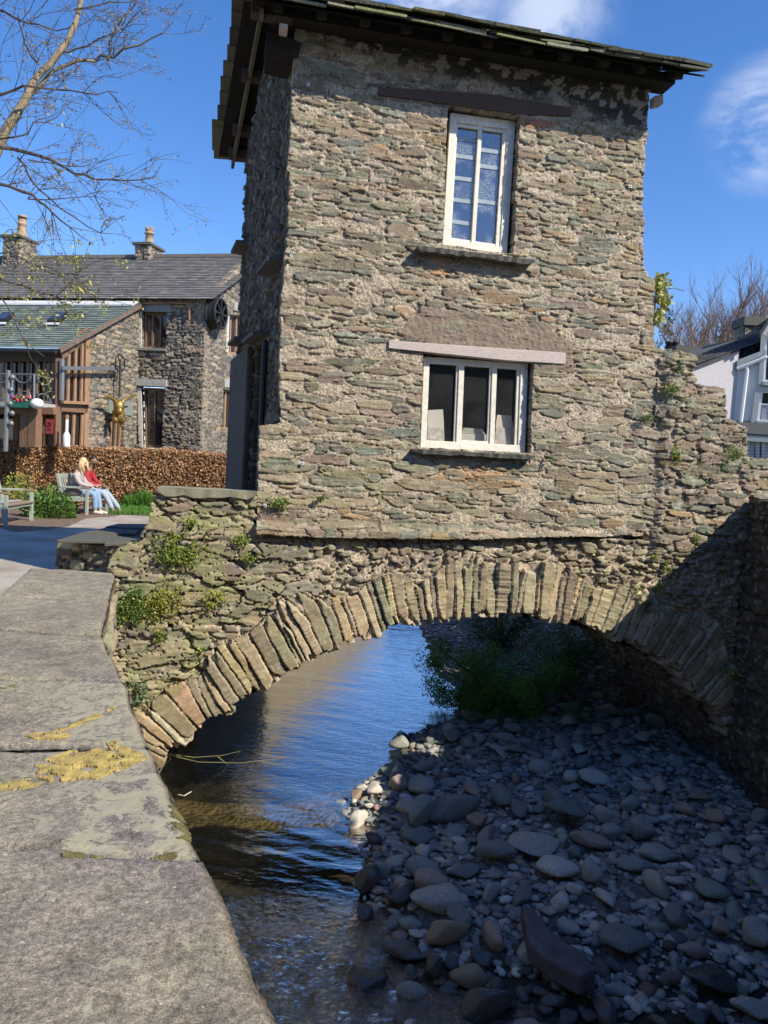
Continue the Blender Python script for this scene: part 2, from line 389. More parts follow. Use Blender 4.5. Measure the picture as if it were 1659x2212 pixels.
def P2(l): return [Fuv(*p) for p in l]
house_px = [(640, 60), (634, 170), (632, 250), (625, 330), (621, 430), (617, 520), (611, 570), (606, 640), (604, 720), (603, 800), (605, 900), (607, 915), (562, 920), (558, 1000), (557, 1080), (554, 1152),
            (700, 1160), (1020, 1163), (1200, 1158), (1475, 1156), (1475, 762), (1414, 752), (1407, 700), (1409, 640), (1412, 605), (1399, 595), (1388, 575), (1387, 520), (1391, 440), (1390, 390), (1396, 330), (1400, 280), (1404, 200), (1440, 120)]
step_px = [(1370, 1215), (1370, 738), (1494, 770), (1495, 832), (1558, 838), (1559, 900), (1605, 926), (1604, 987), (1662, 993), (1720, 1000), (1720, 1215)]
house_poly = P2(house_px)
win_up = P2([(969, 228), (955, 528), (1107, 549), (1124, 252)])
win_lo = P2([(914, 762), (906, 966), (1145, 979), (1152, 776)])
def wob(U, V, a=.014, s=0):
    return U + (np.floor(V / .045 + .3 * np.sin(V * 9)) * 12.9898 % 1.0 - .5) * a * 1.6 + (fbm(U * 14, V * 16, s, 3) - .5) * a * 2.2, V + (fbm(U * 12, V * 12, s + 1, 3) - .5) * a * 1.4
def keep_house(U, V):
    a, b = wob(U, V, .018, 1); k = inpoly(a, b, house_poly)
    a, b = wob(U, V, .010, 3)
    return k & ~inpoly(a, b, win_up) & ~inpoly(a, b, win_lo)
render_patch = P2([(865, 735), (880, 690), (905, 668), (940, 660), (985, 672), (1060, 680), (1120, 700), (1175, 700), (1225, 745), (1235, 800), (1160, 795), (1000, 750)])
def paint_house(U, V, C, H, rise):
    a, b = wob(U, V, .09, 2); m = inpoly(a, b, render_patch).astype(float)[..., None] * .88
    n = fbm(U * 30, V * 30, 3, 4)[..., None]
    keepst = (fbm(U * 4, V * 12, 5, 2) > .70)[..., None] & (rise > .6)[..., None]
    C = np.where(keepst, C, C * (1 - m) + np.array([.215, .17, .13]) * (.7 + .6 * n) * m)
    H = np.where(m[..., 0] > 0, .3 * H + .012 + (n[..., 0] - .5) * .012, H)
    # soot-dark stones with old limewash left under the eaves
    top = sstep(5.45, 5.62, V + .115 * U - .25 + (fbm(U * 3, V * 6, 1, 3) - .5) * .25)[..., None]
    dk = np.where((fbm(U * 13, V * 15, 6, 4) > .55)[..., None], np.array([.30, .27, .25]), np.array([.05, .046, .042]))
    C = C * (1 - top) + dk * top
    # orange iron stains and dark damp below the sills
    for (px, py, rx, ry) in ((955, 580, .13, .10), (980, 1030, .30, .07), (1060, 1020, .2, .06)):
        cu, cv = Fuv(px, py); g = np.exp(-((U - cu) / rx) ** 2 - ((V - cv) / ry) ** 2)[..., None] * (fbm(U * 12, V * 12, 4, 3)[..., None] > .46)
        C = C * (1 - .8 * g) + np.array([.42, .25, .12]) * .8 * g
    r0, r1 = Fuv(1130, 255), Fuv(1195, 300)
    br = ((U > r0[0]) & (U < r1[0]) & (V < r0[1] + .0) & (V > r1[1] + .08) & (rise > .5))[..., None]
    C = np.where(br, np.array([.42, .19, .12]) * (.7 + .6 * n), C)
    # green tinge, lower left
    g = sstep(.5, .7, fbm(U * 3, V * 4, 2, 4))[..., None] * sstep(2.2, .9, V)[..., None] * .35
    C = C * (1 - g) + np.array([.25, .27, .13]) * g
    return C, H
us0 = min(p[0] for p in house_poly) - .03; us1 = Fuv(1440, 900)[0]; vt = 6.35
st = stones_rows(us0, us1 + .1, .7, vt, .034, .108, (2.4, 7.5), .22, 5, .055, .8, .13, slope=-.035)
for (a, b, w_, h_, an) in ((700, 270, .36, .055, -.10), (760, 290, .30, .05, -.08), (905, 262, .28, .05, -.12), (900, 400, .33, .055, -.04), (715, 400, .4, .05, -.05), (790, 450, .32, .05, -.05),
                       (1210, 405, .38, .05, -.03), (1330, 470, .42, .05, -.05), (700, 565, .36, .075, -.04), (1240, 660, .2, .05, 0), (660, 795, .24, .06, 0), (1190, 785, .3, .06, 0), (1210, 840, .32, .045, 0),
                       (870, 935, .25, .055, 0), (740, 1130, .5, .045, 0), (900, 1135, .4, .05, 0), (1225, 1045, .15, .09, 0), (1160, 935, .25, .055, 0), (690, 1085, .5, .05, -.04), (600, 1120, .22, .085, -.15), (1060, 1045, .3, .07, 0), (1370, 1020, .2, .06, 0), (1090, 950, .0001, .0001, 0)):
    cu, cv = Fuv(a, b); st.append((cu, cv, max(w_ * .9, .01), max(h_ * 1.05, .005), an, 3.4, a * .37))
# row of slabs along the base of the house
x = us0
while x < us1:
    w_ = rnd.uniform(.2, .5); st.append((x + w_ / 2, .885 + .01 * math.sin(x * 3), w_ / 2 * .98, .055, rnd.gauss(0, .02), 3.2, rnd.random() * 6)); x += w_
def ledge(U, V): return .085 * sstep(1.0, .93, V + .03 * np.sin(U * 5 + 1)) + .02 * sstep(2.4, .9, V) + .012 * (fbm(U * 1.1, V * 1.3, 3, 2) - .5)
def mapF(U, V, H): return FA + U[..., None] * FD + V[..., None] * UP - H[..., None] * FN
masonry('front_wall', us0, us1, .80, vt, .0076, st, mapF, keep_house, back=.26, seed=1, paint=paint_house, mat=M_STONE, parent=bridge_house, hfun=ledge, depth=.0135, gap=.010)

# stepped wall on the right with the same kind of stones
sp = P2(step_px)
def keep_step(U, V):
    a, b = wob(U, V, .03, 5); return inpoly(a, b, sp)
st2 = stones_rows(us1 - .3, 6.2, .5, 4.3, .035, .11, (2, 5.5), .08, 9, .06, 1.2, .15, slope=-.02)
for (a, b, w_, h_) in ((1515, 840, .30, .04), (1520, 862, .28, .045), (1515, 885, .3, .04), (1450, 845, .25, .06), (1545, 925, .4, .04), (1480, 775, .3, .045), (1620, 1000, .4, .05), (1640, 1040, .22, .09), (1430, 870, .3, .05)):
    cu, cv = Fuv(a, b); st2.append((cu, cv, w_, h_, -.02, 3.6, a * .3))
masonry('stepped_wall', us1 - .16, 6.15, .55, 3.4, .0095, st2, mapF, keep_step, back=.5, seed=2, mat=M_STONE, parent=bridge_house, depth=.032, gap=.016, mortar=(.38, .32, .25), hfun=lambda U, V: .04 * (fbm(U * 2, V * 2, 3, 2)) - .02 + .05 * sstep(.6, .95, V) - .06 * sstep(us1 + .0, us1 - .15, U))

# ---- arch
intr_px = [(318, 1716), (357, 1641), (395, 1598), (436, 1560), (488, 1535), (536, 1505), (603, 1462), (672, 1425), (737, 1393), (800, 1370), (853, 1352), (900, 1340), (960, 1332), (1042, 1328), (1120, 1330), (1190, 1336), (1243, 1346), (1311, 1368), (1364, 1390), (1410, 1415), (1453, 1445), (1514, 1505), (1562, 1562), (1600, 1630), (1625, 1720)]
ip = P2(intr_px)
ip = [(ip[0][0] - .25, -2.35)] + ip[1:-1] + [(ip[-1][0] + .06, -2.35)]
IP = np.array(ip)
# resample smooth
for _ in range(2):
    q = [IP[0]]
    for i in range(len(IP) - 1): q += [IP[i] * .75 + IP[i + 1] * .25, IP[i] * .25 + IP[i + 1] * .75]
    IP = np.array(q + [IP[-1]])
SEG = np.concatenate([[0], np.cumsum(np.linalg.norm(np.diff(IP, axis=0), axis=1))]); ARCL = SEG[-1]
def arch_sr(U, V):
    best = np.full(U.shape, 1e9); S = np.zeros(U.shape); sg = np.ones(U.shape)
    for i in range(len(IP) - 1):
        a = IP[i]; d = IP[i + 1] - a; L2 = d @ d; x = U - a[0]; y = V - a[1]
        t = (x * d[0] + y * d[1]) / L2
        lo = -1e9 if i == 0 else 0; hi = 1e9 if i == len(IP) - 2 else 1
        t = np.clip(t, lo, hi)
        dx = x - t * d[0]; dy = y - t * d[1]; D = np.hypot(dx, dy); b = D < best
        best = np.where(b, D, best); S = np.where(b, SEG[i] + t * math.sqrt(L2), S); sg = np.where(b, np.where(d[0] * y - d[1] * x > 0, 1.0, -1.0), sg)
    return S, best * sg
# voussoir list in (s, r)
vous = []; s = .0; vr = random.Random(4)
while s < ARCL:
    mid = abs(s / ARCL - .5)
    w_ = vr.choice([.045, .06, .075, .09, .11, .15]) * vr.uniform(.9, 1.1) * (1.3 if s < 1.9 else .9); L_ = vr.uniform(.42, .86) * (1.0 if s / ARCL < .52 else .95); o = vr.uniform(-.06, .055)
    ex = .25 if s < 1.4 else 0
    vous.append((s + w_ / 2, L_ / 2 + o - .02, w_ / 2 * .93, L_ / 2, vr.gauss(0, .03), vr.choice([5, 7, 9]), vr.random() * 6, o)); s += w_ * 1.02
VO = [v[:7] for v in vous]; VS = np.array([v[0] for v in vous]); VOO = np.array([v[7] for v in vous])
br_left = P2([(240, 1246), (243, 1205), (262, 1188), (300, 1168), (318, 1135), (330, 1085), (341, 1062)])
topv = Fuv(560, 1066)[1]
br_poly = [(-4.5, -2.4), (-4.5, -.2), (br_left[0][0], -.02)] + br_left + [(Fuv(560, 1070)[0], topv), (us0 + .05, topv), (us0 + .05, .93), (6.15, .93), (6.15, -2.4)]
cache = {}
def keep_br(U, V):
    a, b = wob(U, V, .035, 6); k = inpoly(a, b, br_poly)
    S, r = arch_sr(U, V); j = np.clip(np.searchsorted(VS, S + .03), 0, len(VS) - 1)
    return k & (r > VOO[j] * .9 + (fbm(U * 30, V * 30, 2, 2) - .5) * .02)
stb = stones_rows(-4.6, 0.1, -2.4, 1.3, .075, .19, (1.8, 4.6), .05, 21, .08, .8, .25) + stones_rows(0.1, 6.2, -2.4, .95, .03, .08, (1.2, 3.2), .30, 22, .2, 1.4, .03)
for (a, b, w_, h_, an) in ((620, 1195, .38, .075, .03), (345, 1425, .40, .12, .0), (440, 1065, .62, .045, -.06), (390, 1095, .2, .06, 0), (480, 1098, .3, .05, 0), (430, 1125, .3, .06, 0), (500, 1150, .3, .08, .04), (510, 1180, .2, .08, -.3), (320, 1210, .25, .07, .1), (290, 1240, .2, .07, -.05), (565, 1260, .28, .09, 0), (400, 1190, .3, .06, .05), (270, 1475, .2, .10, 0)):
    cu, cv = Fuv(a, b); stb.append((cu, cv, w_, h_, an, 3.2, a * .41))
def paint_br(U, V, C, H, rise):
    mossy = sstep(.50, .66, fbm(U * 5, V * 6, 3, 4))[..., None] * sstep(.4, -.8, U)[..., None] * sstep(-1.6, -.6, V)[..., None] * .55
    C = C * (1 - mossy) + np.array([.26, .27, .11]) * mossy
    damp = sstep(-1.2, -1.8, V)[..., None] * .7
    C = C * (1 - damp) + C * .3 * damp
    # dark crusty mortar above the crown
    cu, cv = Fuv(880, 1225)
    g = np.exp(-((U - cu) / 1.2) ** 2 - ((V - cv) / .2) ** 2)[..., None] * (fbm(U * 11, V * 14, 6, 4)[..., None] > .5) * .6
    C = C * (1 - g) + np.array([.13, .105, .095]) * g
    return C, H
stv = []
# merge: the arch ring is its own mesh (part), the spandrel walls another
def ring_keep(U, V):
    S, r = arch_sr(U, V); lim = .60 + .14 * np.sin(S * 5.1) * np.sin(S * 2.3 + 1) + (fbm(S * 5, r * 0, 3, 2) - .5) * .2
    return keep_br(U, V) & (r < lim)
def span_keep(U, V):
    S, r = arch_sr(U, V); lim = .60 + .14 * np.sin(S * 5.1) * np.sin(S * 2.3 + 1) + (fbm(S * 5, r * 0, 3, 2) - .5) * .2
    return keep_br(U, V) & (r >= lim)
masonry('spandrel_wall', -4.5, 6.15, -2.3, 1.35, .0105, stb, mapF, span_keep, pal=PAL_LICH + PAL_FACE[:4], mortar=(.42, .36, .28), back=.3, seed=5, paint=paint_br, mat=M_STONE, parent=stone_bridge, depth=.045, gap=.03, edge=.008, warp=.02, mort_rough=.011)
masonry('arch_ring', IP[:, 0].min() - .95, IP[:, 0].max() + .9, -2.3, .95, .0098, VO, mapF, ring_keep, pal=PAL_VOUS, mortar=(.46, .40, .30), back=.3, seed=6, paint=paint_br, mat=M_STONE, parent=stone_bridge,
        stone_uv=arch_sr, depth=.055, gap=.035, edge=.0035, gapw=.035, warp=.006, lam=1.3, hfun=lambda U, V: .02 + .03 * (fbm(U * 1.5, V * 2, 1, 2)), colvar=.22)
# barrel of the arch
BW = 2.45
def mapB(S, D, H):
    x = np.interp(S, SEG, IP[:, 0]); y = np.interp(S, SEG, IP[:, 1])
    e = .03; dx = np.interp(S + e, SEG, IP[:, 0]) - np.interp(S - e, SEG, IP[:, 0]); dy = np.interp(S + e, SEG, IP[:, 1]) - np.interp(S - e, SEG, IP[:, 1]); L = np.hypot(dx, dy) + 1e-9
    x = x + dy / L * H; y = y - dx / L * H
    return FA + x[..., None] * FD + y[..., None] * UP + D[..., None] * FN
stq = [(b, a, d, c, e, f, g) for (a, b, c, d, e, f, g) in stones_rows(0, BW, 0, ARCL, .06, .14, (2, 4), .05, 31, .04, .3, .02)]
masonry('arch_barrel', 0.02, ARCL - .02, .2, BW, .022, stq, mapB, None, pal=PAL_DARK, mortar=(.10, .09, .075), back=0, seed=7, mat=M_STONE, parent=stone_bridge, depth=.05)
# bridge deck and back face
d = MB()
dk = [fp(-1.5, .25, .29), fp(5.6, .25, .29), fp(5.6, .25, BW - .3), fp(-1.5, .25, BW - .3)]
d.prism(dk, (0, 0, .12)); d.build('deck', M_SLATE, stone_bridge)
def back_keep(U, V):
    S, r = arch_sr(U, V); return (r > 0) & (V < .95)
masonry('back_wall', -.55, 6.1, -2.3, .95, .04, stones_rows(-2.6, 6.2, -2.3, 1, .08, .16, (2, 4), .05, 33), lambda U, V, H: FA + U[..., None] * FD + V[..., None] * UP + (BW + H[..., None]) * FN, back_keep, back=.3, backvec=-FN, seed=8, mat=M_STONE_FAR, parent=stone_bridge)
# ---- left end wall of the house, deep shade put into its stone colours
p_n = fp(*Fuv(607, 900)); 
SW0 = fp(-.02, 0, .06); SW1 = fp(-.50, 0, 3.0); SWd = (SW1 - SW0); SWL = np.linalg.norm(SWd); SWd /= SWL; SWn = V3(-SWd[1], SWd[0], 0)   # outwards, left
if SWn[0] > 0: SWn = -SWn
def mapS(U, V, H): return SW0 + U[..., None] * SWd + V[..., None] * UP + H[..., None] * SWn
def keep_side(U, V):
    a, b = wob(U, V, .02, 4); gable = 5.72 + (1.5 - np.abs(a - 1.5)) * .56
    return (b < gable) & (a < SWL) & (a > .0) & ~((a > .95) & (a < 1.55) & (b > 1.05) & (b < 2.95))
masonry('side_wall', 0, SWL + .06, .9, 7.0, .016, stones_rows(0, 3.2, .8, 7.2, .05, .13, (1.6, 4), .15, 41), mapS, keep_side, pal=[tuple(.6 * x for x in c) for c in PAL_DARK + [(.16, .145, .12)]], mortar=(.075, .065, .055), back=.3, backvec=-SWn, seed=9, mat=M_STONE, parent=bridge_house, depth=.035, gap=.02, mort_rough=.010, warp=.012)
# smooth rendered buttress, door recess, slate string courses and downpipe on that wall
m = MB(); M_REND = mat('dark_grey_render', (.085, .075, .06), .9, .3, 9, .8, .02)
def sw(u, v, h=0): return SW0 + SWd * u + UP * v + SWn * h
m.prism([sw(1.62, .95, .01), sw(3.0, .95, .01), sw(3.0, 2.95, .01), sw(1.62, 2.95, .01)], SWn * .10)
m.build('buttress', M_REND, bridge_house, bevel=.03)
m = MB(); m.prism([sw(.95, .95, -.22), sw(1.55, .95, -.22), sw(1.55, 2.95, -.22), sw(.95, 2.95, -.22)], SWn * .05)
for u in (1.0, 1.15, 1.3, 1.45): m.bar(sw(u, .95, -.16), sw(u, 2.9, -.16), .012, .02, SWn)
m.build('side_door', M_BROWNW, bridge_house)
for (u0_, u1_, v_) in ((.1, .95, 3.62), (.75, 1.75, 2.97), (2.1, 2.95, 3.1), (2.3, 3.0, 4.35)):
    m = MB(); m.prism([sw(u0_, v_, -.02), sw(u1_, v_ + .02, -.02), sw(u1_ - .02, v_ + .02, .17), sw(u0_ + .03, v_ - .01, .2)], (0, 0, .045)); m.build('drip_slate', M_SLATE, bridge_house, bevel=.008)
m = MB(); m.tube([sw(.72, 1.0, .07), sw(.72, 2.9, .07)], .035, 8); m.build('downpipe', M_IRON, bridge_house)
# back and right end walls
M_WALLP = mat('plain_dark_stone', (.14, .13, .11), .9, .4, 8, .8, .03)
m = MB()
m.prism([fp(-.5, .95, 3.0), fp(3.8, .95, 3.0), fp(3.8, 5.8, 3.0), fp(-.5, 5.8, 3.0)], -FN * .3); m.build('rear_wall', M_WALLP, bridge_house)
m = MB(); m.prism([fp(3.80, .95, .27), fp(3.80, 5.9, .27), fp(3.80, 6.5, 1.5), fp(3.80, 5.75, 2.7), fp(3.80, .95, 2.7)], -FD * .3); m.build('end_wall', M_WALLP, bridge_house)
# dark room behind the windows
m = MB()
A0, A1 = (.3, 3.55), (1.0, 5.6)
c = [fp(.3, 1.0, .27), fp(3.55, 1.0, .27), fp(3.55, 5.6, .27), fp(.3, 5.6, .27)]; b_ = [q + FN * 2.3 for q in c]
m.add(c + b_, [(4, 5, 6, 7), (0, 1, 5, 4), (1, 2, 6, 5), (2, 3, 7, 6), (3, 0, 4, 7)])
fl = [fp(.32, 3.35, .29), fp(3.5, 3.35, .29), fp(3.5, 3.35, 2.5), fp(.32, 3.35, 2.5)]; m.prism(fl, (0, 0, .1))
m.build('interior_shell', M_BLACK, bridge_house)

# ---- windows
def glassmat(name, tint=(.75, .8, .8), rough=.03, refl=1.0, dirt=.0, dcol=(.35, .38, .4)):
    m_, t, b = newmat(name); t.nodes.remove(b); o = t.nodes['Material Output']
    g = NN(t, 'ShaderNodeBsdfGlossy'); g.inputs['Roughness'].default_value = rough
    tr = NN(t, 'ShaderNodeBsdfTransparent'); tr.inputs[0].default_value = (*tint, 1)
    mu_ = facing_fresnel(t, .08, refl)
    mx_ = NN(t, 'ShaderNodeMixShader'); t.links.new(mu_.outputs[0], mx_.inputs[0]); t.links.new(tr.outputs[0], mx_.inputs[1]); t.links.new(g.outputs[0], mx_.inputs[2])
    nb_ = noise(t, 3, 2, .5); bp = NN(t, 'ShaderNodeBump'); bp.inputs['Strength'].default_value = .08; bp.inputs['Distance'].default_value = .02; t.links.new(nb_.outputs[0], bp.inputs['Height']); t.links.new(bp.outputs[0], g.inputs['Normal'])
    last = mx_
    if dirt:
        df = NN(t, 'ShaderNodeBsdfDiffuse'); df.inputs[0].default_value = (*dcol, 1)
        n1 = noise(t, 4, 2, .5); n2 = noise(t, 160, 3, .7, sc3=(1, 1, .45))
        r1 = NN(t, 'ShaderNodeMapRange'); t.links.new(n1.outputs[0], r1.inputs[0]); r1.inputs[1].default_value = .42; r1.inputs[2].default_value = .55
        r2 = NN(t, 'ShaderNodeMapRange'); t.links.new(n2.outputs[0], r2.inputs[0]); r2.inputs[1].default_value = .50; r2.inputs[2].default_value = .62
        q = NN(t, 'ShaderNodeMath', operation='MULTIPLY'); t.links.new(r1.outputs[0], q.inputs[0]); t.links.new(r2.outputs[0], q.inputs[1])
        q2 = NN(t, 'ShaderNodeMath', operation='MULTIPLY_ADD'); t.links.new(q.outputs[0], q2.inputs[0]); q2.inputs[1].default_value = dirt; q2.inputs[2].default_value = .02
        m3 = NN(t, 'ShaderNodeMixShader'); t.links.new(q2.outputs[0], m3.inputs[0]); t.links.new(mx_.outputs[0], m3.inputs[1]); t.links.new(df.outputs[0], m3.inputs[2]); last = m3
    t.links.new(last.outputs[0], o.inputs[0]); return m_
M_GLASS = glassmat('window_glass'); M_GLASSW = glassmat('wet_window_glass', (.6, .68, .75), .03, 2.6, .75, (.55, .6, .65))
M_GLASSL = glassmat('streaky_window_glass', (.95, .96, .95), .05, .7, .06)
class Quad:
    def __init__(s, c, fn, off): s.c = [fn(*p, off) for p in c]; s.off = off
    def p(s, a, b): # a: left to right, b: top to bottom
        c = s.c; return (c[0] * (1 - a) + c[1] * a) * (1 - b) + (c[3] * (1 - a) + c[2] * a) * b
    def rect(s, m, a0, a1, b0, b1, d, nrm=None, z=0):
        nrm = FN if nrm is None else nrm
        m.prism([s.p(a0, b0) + nrm * z, s.p(a1, b0) + nrm * z, s.p(a1, b1) + nrm * z, s.p(a0, b1) + nrm * z], nrm * d)
def window_part(parent, q, name='window'):
    o = empty(name, tuple(q.p(.5, .5))); o.parent = parent; bpy.context.view_layer.update(); o.matrix_parent_inverse = parent.matrix_world.inverted(); return o
# upper window
q = Quad([(973, 243), (1114, 262), (1095, 551), (956, 531)], F, .09)
wu = window_part(bridge_house, q); wu['label'] = 'tall narrow cream framed upper window with misted panes'
m = MB()
q.rect(m, 0, .105, 0, 1, .06); q.rect(m, .885, 1, 0, 1, .06); q.rect(m, .105, .885, 0, .065, .06); q.rect(m, .105, .885, .945, 1, .06)
m.build('frame', M_WHITE, wu, bevel=.004)
m = MB(); q.rect(m, .44, .50, .065, .945, .045, z=.008); q.rect(m, .10, .13, .065, .945, .03, z=.02); q.rect(m, .82, .885, .065, .945, .03, z=.012); q.rect(m, .13, .82, .065, .09, .03, z=.02); q.rect(m, .13, .82, .925, .945, .03, z=.02)
m.build('mullion', M_WHITE, wu, bevel=.003)
for (a0, a1) in ((.13, .44), (.50, .82)):
    m = MB(); q.rect(m, a0, a1, .09, .925, .004, z=.05); m.build('pane', M_GLASSW, wu)
M_BLUEB = mat('sky_reflection_lead_strip', (.30, .38, .44), .35, .1, 9, .05)  # pale blue paints the sky reflected in the leaded strips
for (a0, a1, b) in [(.13, .44, x) for x in (.155, .285, .45, .615, .78)] + [(.50, .82, x) for x in (.215, .335, .60)]:
    m = MB(); q.rect(m, a0, a1, b, b + .030, .006, z=.042); m.build('sky_reflection_strip', M_BLUEB, wu)
# lower window
q = Quad([(916, 770), (1141, 786), (1134, 979), (908, 967)], F, .075)
wl = window_part(bridge_house, q); wl['label'] = 'three-light cream framed lower window'
m = MB()
q.rect(m, 0, .055, 0, 1, .06); q.rect(m, .93, 1, 0, 1, .06); q.rect(m, .055, .93, 0, .07, .06); q.rect(m, .055, .93, .915, 1, .06)
m.build('frame', M_WHITE, wl, bevel=.004)
m = MB(); q.rect(m, .335, .385, .07, .915, .05, z=.004); q.rect(m, .655, .70, .07, .915, .05, z=.004); q.rect(m, .90, .93, .07, .915, .03, z=.015); q.rect(m, .315, .335, .07, .915, .03, z=.02); q.rect(m, .635, .655, .07, .915, .03, z=.02); q.rect(m, .385, .635, .89, .915, .03, z=.01)
m.build('mullion', M_WHITE, wl, bevel=.003)
for (a0, a1) in ((.055, .315), (.385, .635), (.70, .90)):
    m = MB(); q.rect(m, a0, a1, .07, .915, .004, z=.045); m.build('pane', M_GLASSL, wl)
QL = q
# sills and lintels
def slab_px(name, pts, off0, off1, matr, parent, bevel=.006, sub=0, jit=.006):
    # px outline on the plane off0 (nearest the viewer), extruded back to off1
    m = MB(); P = [F(*p, off0) for p in pts]; m.prism(P, FN * (off1 - off0)); return m.build(name, matr, parent, bevel=bevel)
def ragged_slab(name, a, b, th, off0, off1, matr, parent, n=26, seed=0):
    r = random.Random(seed); A_ = F(*a, off0); B_ = F(*b, off0); top = []; bot = []
    for i in range(n + 1):
        p = A_ + (B_ - A_) * i / n; e = r.uniform(-.012, .012); k_ = th * (r.uniform(.75, 1.1) if 0 < i < n else .5)
        top.append(p + FN * e); bot.append(p + FN * (e + .01) - UP * k_)
    back = FN * (off1 - off0); vs = top + bot + [p + back for p in top] + [p + back for p in bot]; N_ = n + 1; fs = []
    for i in range(n):
        fs += [(i, N_ + i, N_ + i + 1, i + 1), (2 * N_ + i, i, i + 1, 2 * N_ + i + 1), (N_ + i, 3 * N_ + i, 3 * N_ + i + 1, N_ + i + 1)]
    fs += [(0, 2 * N_, 3 * N_, N_), (n, N_ + n, 3 * N_ + n, 2 * N_ + n)]
    m = MB(); m.add(vs, fs); return m.build(name, matr, parent)
ragged_slab('sill', (903, 530), (1155, 561), .05, -.13, .14, M_SLATE, bridge_house, seed=1)
ragged_slab('sill', (893, 970), (1157, 984), .045, -.13, .13, M_SLATE, bridge_house, seed=2)
slab_px('lintel', [(840, 735), (1222, 762), (1222, 787), (1170, 783), (1100, 779), (840, 752)], -.035, .10, M_PINKW, bridge_house, .005)
slab_px('lintel', [(818, 187), (1060, 203), (1235, 232), (1236, 250), (1120, 246), (1060, 238), (966, 224), (818, 204)], -.025, .16, mat('red_brown_timber', (.10, .065, .05), .85, .35, 18, .8, .008, sc3=(1, 1, 5)), bridge_house, .006)
ledge_m = MB()
# things inside the lower window
M_CARD = mat('printed_card', (.72, .68, .64), .6, .0, 26, 0, col2=(.34, .27, .24)); M_CARDW = mat('plain_pale_card', (.66, .60, .56), .6, .05, 8, 0)
def card(name, pts, label, cat, matr, back=.02, lean=.05):
    P = [F(*p, .17 + lean * (1 if i > 1 else 0)) for i, p in enumerate(pts)]
    m = MB(); m.prism(P, FN * .006); o = m.build(name, matr); return tag(o, label, cat)
pc = tag(empty('picture_card', tuple(F(948, 955, .17))), 'old bridge view picture card leaning at the left of the lower window', 'picture')
m = MB(); P = [F(922, 951, .165), F(960, 955, .165), F(958, 884, .20), F(925, 886, .20)]; m.prism(P, FN * .006); m.build('card_board', M_CARDW, pc)
m = MB(); P = [F(923, 950, .161), F(959, 954, .161), F(958, 925, .172), F(924, 922, .172)]; m.prism(P, FN * .003); m.build('printed_view', M_CARD, pc)
pc = tag(empty('picture_card', tuple(F(1090, 960, .17))), 'curved cream picture card leaning at the right of the lower window', 'picture')
m = MB(); P = [F(1066, 961, .165), F(1120, 966, .165), F(1104, 898, .21), F(1074, 896, .21)]; m.prism(P, FN * .006); m.build('card_board', mat('cream_card', (.72, .60, .50), .6, .12, 20, 0), pc)
m = MB(); P = [F(1068, 959, .161), F(1108, 962, .161), F(1100, 925, .176), F(1072, 922, .176)]; m.prism(P, FN * .003); m.build('printed_view', M_CARD, pc)
lb = tag(empty('leaflet_box', tuple(F(1022, 955, .2))), 'pale open box holding a stack of leaflets behind the middle pane', 'box')
m = MB(); P = [F(992, 955, .2), F(1048, 959, .2), F(1053, 938, .2), F(996, 936, .2)]; m.prism(P, FN * .15); m.build('tray', M_CARDW, lb)
m = MB()
for i in range(5): P = [F(997 + i, 935 - i * 2.4, .21), F(1047 - i, 937 - i * 2.2, .21), F(1047 - i, 935.6 - i * 2.2, .21), F(997 + i, 933.6 - i * 2.4, .21)]; m.prism(P, FN * .12)
m.build('leaflet', M_WHITE, lb)
# survey targets stuck on the wall
mk = [((684, 332), 'upper left corner stone just under the eaves'), ((629, 553), 'left edge stone beside the slate drip ledge'), ((1361, 403), 'long pale stone near the upper right edge'), ((653, 1000), 'grey slab near the lower left shoulder'), ((573, 1091), 'corner slab at the foot of the house wall')]
for i, ((px, py), wh) in enumerate(((((666 if i_ == 0 else a[0]), (182 if i_ == 0 else a[1])), b) for i_, (a, b) in enumerate(mk))):
    o = tag(empty('survey_target', tuple(F(px, py, -.05))), 'tiny white square survey target on the ' + wh, 'survey target', 'survey targets on the house wall')
    c_ = F(px, py, -.052); m = MB(); m.box(c_, (.028, .012, .028), (FD, FN, UP)); m.build('plate', M_MARK, o)
    m = MB(); m.box(c_ - FN * .008, (.011, .006, .011), (FD, FN, UP)); m.build('dot', M_BLACK, o)

